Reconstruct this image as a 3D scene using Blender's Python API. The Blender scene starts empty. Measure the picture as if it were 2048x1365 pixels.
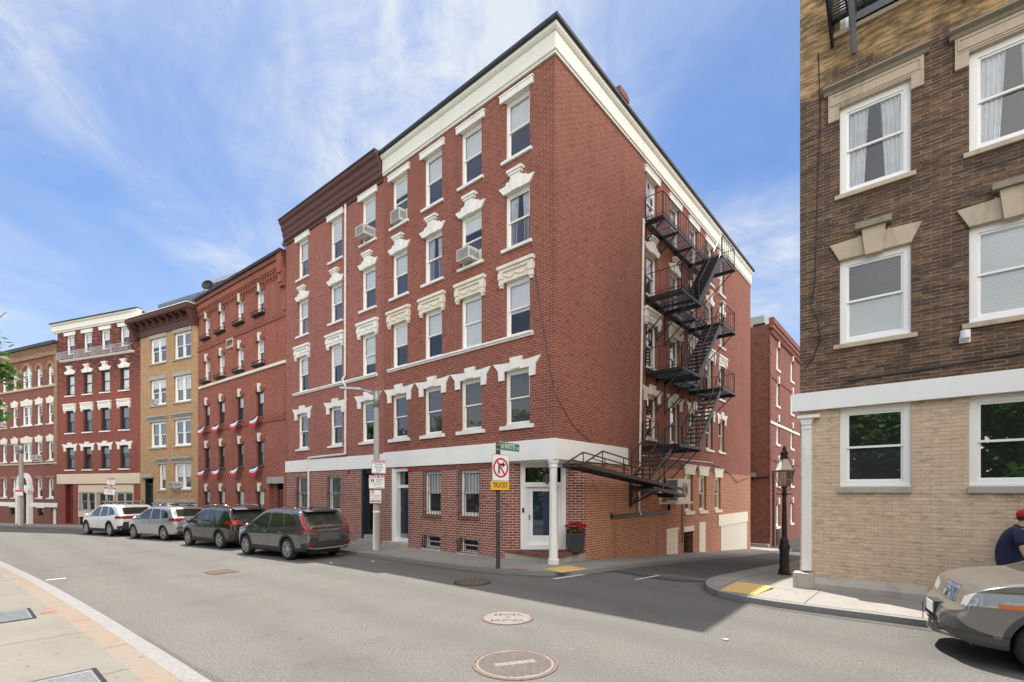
import bpy, bmesh, math, random
from mathutils import Vector, Matrix
R_ = math.radians
random.seed(7)
scene = bpy.context.scene
COL = scene.collection
# ------------------------------------------------------------------ site frame
CX0, CY0 = 1.23, 13.8                       # the street corner of the big red building
U1 = (-0.76070, 0.64909)                    # along the street
U2 = (0.64918, 0.76064)                     # along the alley

def xy(s, t): return (CX0 + s*U1[0] + t*U2[0], CY0 + s*U1[1] + t*U2[1])
def st(x, y):
    a, b = x-CX0, y-CY0
    return a*U1[0]+b*U1[1], a*U2[0]+b*U2[1]
def sp(v): return math.log1p(math.exp(v)) if v < 30 else v
def gz(x, y):                               # ground height: falls gently along the street, faster down the alley
    s, t = st(x, y)
    z = -0.0135*sp(s-6)
    a = min(max(t-0.6, 0), 25)
    z -= 0.073*(a*a/(a+0.35) if a > 0 else 0)
    return z

# ------------------------------------------------------------------ materials
MATS = {}
class NT:
    def __init__(s, name):
        s.m = bpy.data.materials.new(name); s.m.use_nodes = True
        s.t = s.m.node_tree; s.n = s.t.nodes
        s.b = s.n['Principled BSDF']; s.out = s.n['Material Output']
        MATS[name] = s.m
    def new(s, typ, **kw):
        n = s.n.new(typ)
        for k, v in kw.items():
            if k in n.inputs.keys(): n.inputs[k].default_value = v
            else: setattr(n, k, v)
        return n
    def link(s, a, b): s.t.links.new(a, b)
    def ramp(s, src, stops):
        r = s.n.new('ShaderNodeValToRGB'); cr = r.color_ramp
        while len(cr.elements) < len(stops): cr.elements.new(0.5)
        for e, (p, c) in zip(cr.elements, stops):
            e.position = p
            e.color = (c, c, c, 1) if not isinstance(c, (tuple, list)) else (*c[:3], 1)
        s.link(src, r.inputs[0]); return r.outputs[0]
    def mix(s, fac, a, b, typ='MIX'):
        n = s.n.new('ShaderNodeMix'); n.data_type = 'RGBA'; n.blend_type = typ
        for i, v in ((0, fac), (6, a), (7, b)):
            if hasattr(v, 'node'): s.link(v, n.inputs[i])
            elif i == 0: n.inputs[0].default_value = v
            else: n.inputs[i].default_value = (*v[:3], 1)
        return n.outputs[2]
    def math(s, op, a, b=None):
        n = s.n.new('ShaderNodeMath'); n.operation = op
        for i, v in ((0, a), (1, b)):
            if v is None: continue
            if hasattr(v, 'node'): s.link(v, n.inputs[i])
            else: n.inputs[i].default_value = v
        return n.outputs[0]
    def noise(s, vec, scale, detail=4, rough=.55, dist=0):
        n = s.new('ShaderNodeTexNoise', Scale=scale, Detail=detail, Roughness=rough, Distortion=dist)
        if vec is not None: s.link(vec, n.inputs['Vector'])
        return n.outputs['Fac']
    def mapping(s, vec, scale=(1, 1, 1), loc=(0, 0, 0), rot=(0, 0, 0)):
        n = s.n.new('ShaderNodeMapping'); s.link(vec, n.inputs['Vector'])
        n.inputs['Scale'].default_value = scale; n.inputs['Location'].default_value = loc; n.inputs['Rotation'].default_value = rot
        return n.outputs[0]
    def bump(s, h, strength=.3, dist=.01):
        n = s.new('ShaderNodeBump', Strength=strength, Distance=dist); s.link(h, n.inputs['Height'])
        s.link(n.outputs[0], s.b.inputs['Normal'])
    def col(s, c):
        if hasattr(c, 'node'): s.link(c, s.b.inputs['Base Color'])
        else: s.b.inputs['Base Color'].default_value = (*c, 1)
    def uv(s): return s.n.new('ShaderNodeTexCoord').outputs['UV']
    def obj(s): return s.n.new('ShaderNodeTexCoord').outputs['Object']
    def geo(s): return s.n.new('ShaderNodeNewGeometry').outputs['Position']

def plain(name, c, rough=.6, metal=0, var=.12, scale=6, coat=0, bump=0, spec=.5):
    k = NT(name)
    p = k.geo()
    f = k.noise(p, scale, 5, .6)
    lo = tuple(x*(1-var) for x in c); hi = tuple(min(1, x*(1+var)) for x in c)
    k.col(k.ramp(f, [(.3, lo), (.7, hi)]))
    k.b.inputs['Roughness'].default_value = rough; k.b.inputs['Metallic'].default_value = metal
    k.b.inputs['Coat Weight'].default_value = coat
    k.b.inputs['Specular IOR Level'].default_value = spec
    if bump: k.bump(k.noise(p, scale*6, 4), bump, .01)
    return k.m

def brick(name, c1, c2, mortar, w=.245, h=.081, ms=.010, weather=.25, wcol=(.05, .035, .03), smooth=.12, seed=0, extra=None, rough=.85):
    k = NT(name); uv = k.uv()
    n = k.new('ShaderNodeTexBrick', Scale=1.0)
    n.offset = .5
    n.inputs['Mortar Size'].default_value = ms; n.inputs['Mortar Smooth'].default_value = smooth
    n.inputs['Brick Width'].default_value = w; n.inputs['Row Height'].default_value = h
    n.inputs['Bias'].default_value = 0
    n.inputs['Color1'].default_value = (*c1, 1); n.inputs['Color2'].default_value = (*c2, 1); n.inputs['Mortar'].default_value = (*mortar, 1)
    k.link(uv, n.inputs['Vector'])
    c = n.outputs['Color']
    m = k.mapping(uv, (1, 1, 1), (seed*3.1, seed*7.7, 0))
    big = k.noise(m, .35, 5, .6); fine = k.noise(m, 9, 4, .7)
    c = k.mix(k.ramp(big, [(.35, .0), (.75, weather)]), c, wcol)
    c = k.mix(k.ramp(fine, [(.3, .0), (.8, .3)]), c, tuple(x*.6 for x in c1))
    odd = k.noise(k.mapping(m, (3.9, 11.5, 1), (2, 6, 0)), 1.0, 2, .5)
    c = k.mix(k.ramp(odd, [(.33, .45), (.43, 0)]), c, tuple(x*.45 for x in c1)); c = k.mix(k.ramp(odd, [(.60, 0), (.70, .35)]), c, tuple(min(1, x*1.45+.01) for x in c2))
    run = k.noise(k.mapping(m, (1.3, .07, 1), (5, 1, 0)), 1.4, 4, .6)
    c = k.mix(k.ramp(run, [(.56, 0), (.74, weather*1.3)]), c, wcol)
    streak = k.noise(k.mapping(m, (2.2, .18, 1)), 1.6, 4, .6)
    c = k.mix(k.ramp(streak, [(.5, .0), (.8, .22)]), c, tuple(min(1, x*1.5+.02) for x in c2))
    if extra: c = extra(k, uv, c, n)
    k.col(c); k.b.inputs['Roughness'].default_value = rough
    k.b.inputs['Specular IOR Level'].default_value = .25
    k.bump(k.math('SUBTRACT', k.math('MULTIPLY', fine, .25), n.outputs['Fac']), .5, .006)
    return k.m

def sepz(k, uv):
    n = k.n.new('ShaderNodeSeparateXYZ'); k.link(uv, n.inputs[0]); return n.outputs

brick('brick_red', (.225, .062, .042), (.290, .090, .060), (.38, .235, .185), weather=.22, ms=.009)
brick('brick_red_low', (.20, .065, .045), (.34, .110, .074), (.64, .53, .46), weather=.18, seed=2)
brick('brick_alley', (.38, .130, .068), (.48, .185, .102), (.62, .45, .33), weather=.22, seed=3)
brick('brick_wine', (.275, .085, .066), (.345, .118, .090), (.40, .25, .21), weather=.2, seed=5, ms=.009)
brick('brick_1899', w=.22, h=.075, c1=(.30, .092, .064), c2=(.385, .132, .092), mortar=(.30, .125, .092), weather=.3, seed=6)
brick('brick_tan', (.38, .22, .11), (.49, .30, .155), (.42, .31, .20), weather=.12, wcol=(.25, .14, .07), seed=8, w=.24)
def peel(k, uv, c, n):
    z = sepz(k, uv)[1]
    m = k.ramp(k.math('DIVIDE', z, 15), [(.62, 0), (.76, 1)])
    f = k.noise(k.mapping(uv, (1.0, 6, 1)), 1.7, 4, .6)
    return k.mix(k.math('MULTIPLY', m, k.ramp(f, [(.47, 0), (.51, .85)])), c, (.05, .025, .03))
brick('brick_peeling', (.235, .068, .050), (.29, .090, .064), (.27, .10, .08), weather=.2, seed=9, extra=peel)
brick('brick_maroon', (.205, .072, .054), (.265, .098, .072), (.25, .13, .11), weather=.25, seed=10)
brick('brick_buff', (.28, .165, .095), (.37, .225, .13), (.30, .21, .14), weather=.2, seed=11)
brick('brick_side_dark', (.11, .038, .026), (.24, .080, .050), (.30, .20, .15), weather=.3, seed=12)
def soot(k, uv, c, n):
    # upper tan bricks over brown ones, with soot patches of their own
    xyz = sepz(k, uv)
    jag = k.noise(k.mapping(uv, (1, 1.4, 1)), 1.1, 5, .6)
    z = k.math('ADD', xyz[1], k.math('MULTIPLY', k.math('SUBTRACT', jag, .5), 2.2))
    up = k.ramp(k.math('DIVIDE', z, 20), [(.555, 0), (.575, 1)])
    nb = k.new('ShaderNodeTexBrick', Scale=1.0); nb.offset = .5
    nb.inputs['Mortar Size'].default_value = .008; nb.inputs['Brick Width'].default_value = .30; nb.inputs['Row Height'].default_value = .0705
    nb.inputs['Color1'].default_value = (.40, .235, .090, 1); nb.inputs['Color2'].default_value = (.54, .34, .15, 1); nb.inputs['Mortar'].default_value = (.46, .36, .24, 1)
    k.link(uv, nb.inputs['Vector'])
    c = k.mix(up, c, nb.outputs['Color'])
    one = k.noise(k.mapping(uv, (3.3, 14.2, 1), (1, 5, 0)), 1.0, 2, .5)
    c = k.mix(k.ramp(one, [(.42, .55), (.56, 0)]), c, (.060, .046, .040))
    warm = k.noise(k.mapping(uv, (1, 1.6, 1), (9, 3, 0)), .9, 4, .6)
    c = k.mix(k.math('MULTIPLY', k.ramp(warm, [(.55, 0), (.70, .4)]), k.math('SUBTRACT', 1.0, up)), c, (.26, .135, .06))
    s1 = k.noise(k.mapping(uv, (.9, 2.2, 1), (4, 2, 0)), 1.3, 6, .68)
    return k.mix(k.ramp(s1, [(.50, 0), (.66, .70)]), c, (.040, .031, .027))
brick('brick_brown', (.085, .052, .034), (.225, .125, .070), (.30, .23, .17), w=.30, h=.0705, ms=.008, weather=.15, seed=13, extra=soot)
brick('brick_painted_tan', (.57, .435, .300), (.64, .50, .355), (.46, .36, .26), w=.30, h=.0755, ms=.009, weather=.12, wcol=(.40, .30, .20), seed=14, smooth=.3)

def white(name, c=(.80, .78, .74), dirt=.25, dcol=(.45, .40, .34), rough=.6):
    k = NT(name); p = k.geo()
    f = k.noise(k.mapping(p, (1, 1, .35)), 3.0, 6, .65); g = k.noise(p, 25, 4, .6)
    cc = k.mix(k.ramp(f, [(.5, 0), (.8, dirt)]), c, dcol)
    cc = k.mix(k.ramp(g, [(.62, 0), (.8, dirt)]), cc, dcol)
    k.col(cc); k.b.inputs['Roughness'].default_value = rough
    k.bump(g, .15, .004); return k.m
white('white_paint', (.78, .76, .72), .45, (.40, .35, .29)); white('white_trim', (.82, .81, .79), .10)
white('white_band', (.81, .80, .77), .25, (.62, .60, .56)); white('frieze_paint', (.74, .73, .66), .28, (.50, .47, .38))
white('cream_stone', (.74, .68, .58), .35, (.35, .29, .22)); white('cream_paint', (.78, .70, .58), .2, (.5, .42, .32))
white('sandstone', (.48, .39, .29), .6, (.12, .09, .065), .85)
white('limestone_grey', (.36, .345, .32), .6, (.14, .13, .12), .9); white('beige_band', (.66, .53, .40), .25, (.45, .36, .28))
white('carved_cream', (.72, .66, .55), .6, (.38, .28, .18))
white('concrete_base', (.40, .37, .32), .6, (.16, .14, .12), .9)
plain('cornice_brown', (.095, .038, .030), .6); plain('cornice_dark', (.032, .026, .026), .6); plain('roof_membrane', (.035, .038, .045), .55)
plain('slate_metal', (.24, .28, .32), .45, .6); plain('grey_paint', (.33, .36, .40), .6)
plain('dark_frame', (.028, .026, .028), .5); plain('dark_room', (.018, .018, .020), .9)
plain('iron_black', (.020, .019, .021), .45, .3, var=.35, scale=10); plain('iron_brown', (.052, .040, .034), .55, .2, var=.4, scale=8)
plain('navy_door', (.016, .024, .036), .35); plain('red_door', (.13, .018, .020), .4); plain('green_door', (.02, .03, .027), .4)
plain('brass', (.45, .32, .14), .3, .9); plain('alarm_red', (.42, .025, .03), .4); plain('chrome', (.62, .62, .63), .18, 1.0)
plain('pipe_white', (.66, .62, .58), .5); plain('granite', (.215, .21, .20), .85, var=.18, scale=22, bump=.3)
plain('granite_pink', (.56, .44, .35), .85, var=.25, scale=35, bump=.3); plain('ac_white', (.56, .55, .52), .5, var=.2); plain('ac_grille', (.13, .14, .15), .6)
plain('aluminium', (.30, .31, .32), .5, .6); plain('plastic_black', (.022, .022, .024), .55)

def glass(name, tint, refl, base=None):
    k = NT(name)
    k.n.remove(k.b)
    tr = k.new('ShaderNodeBsdfTransparent'); tr.inputs[0].default_value = (*tint, 1)
    gl = k.new('ShaderNodeBsdfGlossy'); gl.inputs['Roughness'].default_value = .015
    fr = k.new('ShaderNodeFresnel', IOR=1.5)
    fac = k.math('MINIMUM', k.math('MULTIPLY', fr.outputs[0], refl), .9)
    src = tr.outputs[0]
    if base:
        df = k.new('ShaderNodeBsdfDiffuse'); df.inputs[0].default_value = (*base, 1)
        mx0 = k.new('ShaderNodeMixShader'); mx0.inputs[0].default_value = .55
        k.link(src, mx0.inputs[1]); k.link(df.outputs[0], mx0.inputs[2]); src = mx0.outputs[0]
    mx = k.new('ShaderNodeMixShader'); k.link(fac, mx.inputs[0]); k.link(src, mx.inputs[1]); k.link(gl.outputs[0], mx.inputs[2])
    k.link(mx.outputs[0], k.out.inputs[0]); return k.m
glass('glass', (.95, .97, .98), 2.4); glass('glass_screen', (.62, .62, .62), 2.8, (.060, .062, .066))
glass('glass_mirror', (.25, .26, .26), 9.0, (.045, .055, .045)); glass('glass_navy', (.2, .25, .35), 3.0, (.035, .06, .11))
glass('glass_lantern', (.9, .92, .9), 1.5)

def slats(name, c, pitch=.05, ax=1):
    k = NT(name); uv = k.uv()
    w = k.math('FRACT', k.math('DIVIDE', sepz(k, uv)[ax], pitch))
    k.col(k.ramp(w, [(.0, tuple(x*.55 for x in c)), (.18, c), (.9, c), (1, tuple(x*.6 for x in c))]))
    k.b.inputs['Roughness'].default_value = .6; k.bump(w, .6, .02); return k.m
plain('blind_white', (.90, .90, .90), .7, var=.04); plain('blind_grey', (.30, .32, .34), .7, var=.08); slats('blind_slat', (.88, .90, .92), .048); plain('shade_white', (.90, .91, .92), .8, var=.04)
plain('curtain', (.80, .80, .82), .9, var=.12); plain('shade_cream', (.62, .60, .54), .8, var=.08)
slats('panel_cream', (.76, .69, .58), .12, 0)

# ------------------------------------------------------------------ mesh builder
class Frame:
    """local (a along wall, d out of wall, z up) -> world"""
    def __init__(s, O, u, sgn):
        n = math.hypot(*u); s.u = (u[0]/n, u[1]/n); s.O = O; s.sgn = sgn
        s.n = (-s.u[1]*sgn, s.u[0]*sgn)
        # rotation of an instance whose local y points out of the wall
        s.rot = math.atan2(s.u[1], s.u[0]) if sgn > 0 else math.atan2(-s.u[1], -s.u[0])
    def P(s, a, d, z): return (s.O[0]+a*s.u[0]+d*s.n[0], s.O[1]+a*s.u[1]+d*s.n[1], z)

class _World:
    sgn = 1
    def P(s, a, d, z): return (a, d, z)
WORLD = _World()

def root_loc(o):
    v = Vector((0, 0, 0))
    while o is not None:
        v += o.location; o = o.parent
    return v

class MB:
    def __init__(s, fr=None): s.v = []; s.f = []; s.mi = []; s.fr = fr; s.cur = 0; s.uvs = {}
    def add(s, vs, fs):
        b = len(s.v); s.v += [tuple(v) for v in vs]
        for f in fs: s.f.append(tuple(b+i for i in f)); s.mi.append(s.cur)
    def box(s, a0, a1, d0, d1, z0, z1):
        s.add([(a0, d0, z0), (a1, d0, z0), (a1, d1, z0), (a0, d1, z0), (a0, d0, z1), (a1, d0, z1), (a1, d1, z1), (a0, d1, z1)],
              [(0, 3, 2, 1), (4, 5, 6, 7), (0, 1, 5, 4), (1, 2, 6, 5), (2, 3, 7, 6), (3, 0, 4, 7)])
    def prism(s, poly, d0, d1):             # poly in (a, z), extruded along d
        n = len(poly)
        s.add([(a, d0, z) for a, z in poly]+[(a, d1, z) for a, z in poly],
              [tuple(range(n))[::-1], tuple(range(n, 2*n))]+[(i, (i+1) % n, n+(i+1) % n, n+i) for i in range(n)])
    def prismx(s, poly, a0, a1):            # poly in (d, z), extruded along a
        n = len(poly)
        s.add([(a0, d, z) for d, z in poly]+[(a1, d, z) for d, z in poly],
              [tuple(range(n))[::-1], tuple(range(n, 2*n))]+[(i, (i+1) % n, n+(i+1) % n, n+i) for i in range(n)])
    def prismz(s, poly, z0, z1):
        n = len(poly)
        s.add([(x, y, z0) for x, y in poly]+[(x, y, z1) for x, y in poly],
              [tuple(range(n))[::-1], tuple(range(n, 2*n))]+[(i, (i+1) % n, n+(i+1) % n, n+i) for i in range(n)])
    def ring(s, poly_o, poly_i, d0, d1):    # frame between two polygons with the same count
        n = len(poly_o)
        V = [(a, d0, z) for a, z in poly_o]+[(a, d0, z) for a, z in poly_i]+[(a, d1, z) for a, z in poly_o]+[(a, d1, z) for a, z in poly_i]
        F = []
        for i in range(n):
            j = (i+1) % n
            F += [(i, j, n+j, n+i), (2*n+i, 3*n+i, 3*n+j, 2*n+j), (i, 2*n+i, 2*n+j, j), (n+i, n+j, 3*n+j, 3*n+i)]
        s.add(V, F)
    def rect_ring(s, a0, a1, z0, z1, w, d0, d1):
        s.ring([(a0, z0), (a1, z0), (a1, z1), (a0, z1)], [(a0+w, z0+w), (a1-w, z0+w), (a1-w, z1-w), (a0+w, z1-w)], d0, d1)
    def quad(s, p): s.add(p, [tuple(range(len(p)))])
    def bar(s, p0, p1, w, h=None, up=(0, 0, 1)):
        h = w if h is None else h
        p0 = Vector(p0); p1 = Vector(p1); t = (p1-p0)
        if t.length < 1e-6: return
        t.normalize(); u = Vector(up)
        if abs(t.dot(u)) > .98: u = Vector((0, 1, 0)) if abs(t.y) < .9 else Vector((1, 0, 0))
        x = t.cross(u).normalized(); y = x.cross(t).normalized()
        V = [p+x*sx*w/2+y*sy*h/2 for p in (p0, p1) for sx, sy in ((-1, -1), (1, -1), (1, 1), (-1, 1))]
        s.add(V, [(3, 2, 1, 0), (4, 5, 6, 7), (0, 1, 5, 4), (1, 2, 6, 5), (2, 3, 7, 6), (3, 0, 4, 7)])
    def tube(s, p0, p1, r0, r1=None, n=8, cap=True):
        r1 = r0 if r1 is None else r1
        p0 = Vector(p0); p1 = Vector(p1); t = (p1-p0).normalized()
        u = Vector((0, 0, 1)) if abs(t.z) < .95 else Vector((1, 0, 0))
        x = t.cross(u).normalized(); y = x.cross(t)
        V = []
        for p, r in ((p0, r0), (p1, r1)):
            for i in range(n):
                a = 2*math.pi*i/n; V.append(p+x*math.cos(a)*r+y*math.sin(a)*r)
        F = [(i, (i+1) % n, n+(i+1) % n, n+i) for i in range(n)]
        if cap: F += [tuple(range(n))[::-1], tuple(range(n, 2*n))]
        s.add(V, F)
    def path(s, pts, r, n=8):
        for a, b in zip(pts[:-1], pts[1:]): s.tube(a, b, r, r, n)
    def lathe(s, prof, c=(0, 0, 0), n=16, axis='z', ang0=0, cap=True):
        V = []; m = len(prof)
        for i in range(n):
            a = ang0+2*math.pi*i/n; ca, sa = math.cos(a), math.sin(a)
            for r, h in prof:
                if axis == 'z': V.append((c[0]+r*ca, c[1]+r*sa, c[2]+h))
                else: V.append((c[0]+r*ca, c[1]+h, c[2]+r*sa))
        F = [(i*m+k, ((i+1) % n)*m+k, ((i+1) % n)*m+k+1, i*m+k+1) for i in range(n) for k in range(m-1)]
        if cap and prof[0][0] > 1e-5: F.append(tuple(i*m for i in range(n))[::-1])
        if cap and prof[-1][0] > 1e-5: F.append(tuple(i*m+m-1 for i in range(n)))
        s.add(V, F)
    def sphere(s, c, r, n=12, m=8):
        pr = [(r[0]*math.sin(math.pi*k/m) if k not in (0, m) else 0, -r[2]*math.cos(math.pi*k/m)) for k in range(m+1)]
        b = len(s.v); s.lathe(pr, (0, 0, 0), n)
        for i in range(b, len(s.v)):
            x, y, z = s.v[i]; s.v[i] = (c[0]+x, c[1]+y*r[1]/r[0], c[2]+z)
    def mesh(s, name, mats, smooth=False, recalc=True):
        me = bpy.data.meshes.new(name)
        bm = bmesh.new(); vs = [bm.verts.new(v) for v in s.v]; bm.verts.ensure_lookup_table()
        uvl = bm.loops.layers.uv.new('UVMap')
        for f, mi in zip(s.f, s.mi):
            try: fc = bm.faces.new([vs[i] for i in f])
            except ValueError: continue
            fc.material_index = mi; fc.smooth = smooth
        if smooth: bmesh.ops.remove_doubles(bm, verts=bm.verts, dist=1e-5)
        bm.normal_update()
        if recalc: bmesh.ops.recalc_face_normals(bm, faces=bm.faces)
        for fc in bm.faces:
            n = fc.normal; ax, ay, az = abs(n.x), abs(n.y), abs(n.z)
            for lp in fc.loops:
                c = lp.vert.co
                lp[uvl].uv = (c.x, c.y) if az > .75 else ((c.x, c.z) if ay >= ax else (c.y, c.z))
        if s.fr is not None:
            fr = s.fr
            for v in bm.verts: v.co = fr.P(*v.co)
            if fr.sgn < 0: bmesh.ops.reverse_faces(bm, faces=bm.faces)
        s.bm = bm; bm.to_mesh(me); bm.free()
        for m in mats if isinstance(mats, (list, tuple)) else [mats]: me.materials.append(MATS[m] if isinstance(m, str) else m)
        return me
    def build(s, name, mats, parent=None, smooth=False, recalc=True, base=None):
        me = s.mesh(name, mats, smooth, recalc)
        off = root_loc(parent) if parent is not None else Vector(base or (0, 0, 0))
        if s.fr is not None or parent is None:
            if off.length: me.transform(Matrix.Translation(-off))
        o = bpy.data.objects.new(name, me); COL.objects.link(o)
        if parent is not None: o.parent = parent
        else: o.location = off
        if smooth:
            try: me.set_sharp_from_angle(angle=R_(40))
            except Exception: pass
        return o

def thing(name, label, cat, loc, group=None, rz=0):
    o = bpy.data.objects.new(name, None); COL.objects.link(o); o.location = loc; o.rotation_euler = (0, 0, rz)
    o.empty_display_size = .3
    o['label'] = label; o['category'] = cat
    if group: o['group'] = group
    return o
def tag(o, label, cat, group=None):
    o['label'] = label; o['category'] = cat
    if group: o['group'] = group
    return o
def structure(o): o['kind'] = 'structure'; return o
def inst(name, me, parent, loc=(0, 0, 0), rz=0):
    o = bpy.data.objects.new(name, me); COL.objects.link(o); o.parent = parent; o.location = loc; o.rotation_euler = (0, 0, rz); return o
def copy_tree(o, parent=None):
    c = o.copy(); COL.objects.link(c)
    if parent is not None: c.parent = parent
    for ch in list(o.children): copy_tree(ch, c)
    return c
TXT = {}
def text_mesh(body, size, mat, align='CENTER', depth=.0015, squeeze=1, bold=0):
    cu = bpy.data.curves.new('lettering', 'FONT'); cu.body = body; cu.size = size; cu.align_x = align; cu.align_y = 'CENTER'
    cu.extrude = depth; cu.space_character = 1.02; cu.offset = bold
    o = bpy.data.objects.new('lettering', cu); COL.objects.link(o)
    dg = bpy.context.evaluated_depsgraph_get(); me = bpy.data.meshes.new_from_object(o.evaluated_get(dg))
    bpy.data.objects.remove(o); bpy.data.curves.remove(cu)
    me.transform(Matrix.Diagonal((squeeze, 1, 1, 1)))
    me.materials.clear(); me.materials.append(MATS[mat]); return me
# ------------------------------------------------------------------ windows, lintels, sills (instanced meshes; x along wall, y out, z from sill)
CACHE = {}
def cached(key, fn):
    if key not in CACHE: CACHE[key] = fn()
    return CACHE[key]

def sash_mesh(w, h, mat, inset=.10, mid=.5, trim=.075, double=False):
    def f():
        m = MB(); y = -inset
        m.rect_ring(-w/2+.002, w/2-.002, .002, h-.002, trim, y-.11, y)        # casing
        m.box(-w/2+.004, w/2-.004, y-.10, y+.05, .004, .045)                    # timber sub-sill
        zm = h*mid
        cols = [(-w/2+trim, w/2-trim)] if not double else [(-w/2+trim, -.06), (.06, w/2-trim)]
        if double: m.box(-.06, .06, y-.11, y+.005, trim, h-trim)
        for a0, a1 in cols:
            m.rect_ring(a0+.001, a1-.001, zm-.02, h-trim-.001, .042, y-.06, y-.025)   # upper sash
            m.rect_ring(a0+.001, a1-.001, trim+.001, zm+.022, .045, y-.098, y-.062)    # lower sash
        return m.mesh('window', mat)
    return cached(('sash', round(w, 3), round(h, 3), mat, inset, mid, trim, double), f)
def pane_mesh(w, h, up, lo, inset=.10, mid=.5, trim=.075, double=False):
    def f():
        m = MB(); y = -inset; zm = h*mid
        m.cur = 0; a = w/2-trim-.02; m.quad([(-a, y-.042, zm), (-a, y-.042, h-trim-.02), (a, y-.042, h-trim-.02), (a, y-.042, zm)])
        m.cur = 1; m.quad([(-a, y-.080, trim+.02), (-a, y-.080, zm+.005), (a, y-.080, zm+.005), (a, y-.080, trim+.02)])
        return m.mesh('pane', [up, lo], recalc=False)
    return cached(('pane', round(w, 3), round(h, 3), up, lo, inset, mid, trim), f)
def blind_mesh(w, h, frac, mat, inset=.10, trim=.075):
    def f():
        m = MB(); y = -inset-(.056 if frac < .5 else .103); z1 = h-trim+.03; z0 = z1-(h-2*trim+.06)*frac
        if mat == 'curtain':
            n = 24
            for sx in (-1, 1):
                V = []; a0 = sx*w/2*.97; a1 = sx*w*.08
                for i in range(n+1):
                    a = a0+(a1-a0)*i/n; V += [(a, y+.03*math.sin(i*1.7), z1), (a+sx*.08*(i/n), y+.03*math.sin(i*1.7), z0)]
                m.add(V, [(2*i, 2*i+2, 2*i+3, 2*i+1) for i in range(n)])
            return m.mesh('curtain', 'curtain', recalc=False)
        m.box(-w/2+.03, w/2-.03, y-.012, y, z0, z1); m.box(-w/2+.03, w/2-.03, y-.016, y+.008, z0-.03, z0)
        return m.mesh('blind', mat)
    return cached(('blind', round(w, 3), round(h, 3), round(frac, 2), mat, inset), f)
def sill_mesh(w, mat, over=.10, th=.10, proud=.075, depth=.22):
    def f():
        m = MB()
        m.prismx([(-depth, -th+.004), (proud, -th), (proud, -.012), (-depth, .004)], -w/2-over, w/2+over)
        return m.mesh('sill', mat)
    return cached(('sill', round(w, 3), mat, over, th, proud), f)
def mirror(p): return p+[(-a, z) for a, z in reversed(p)]
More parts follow.
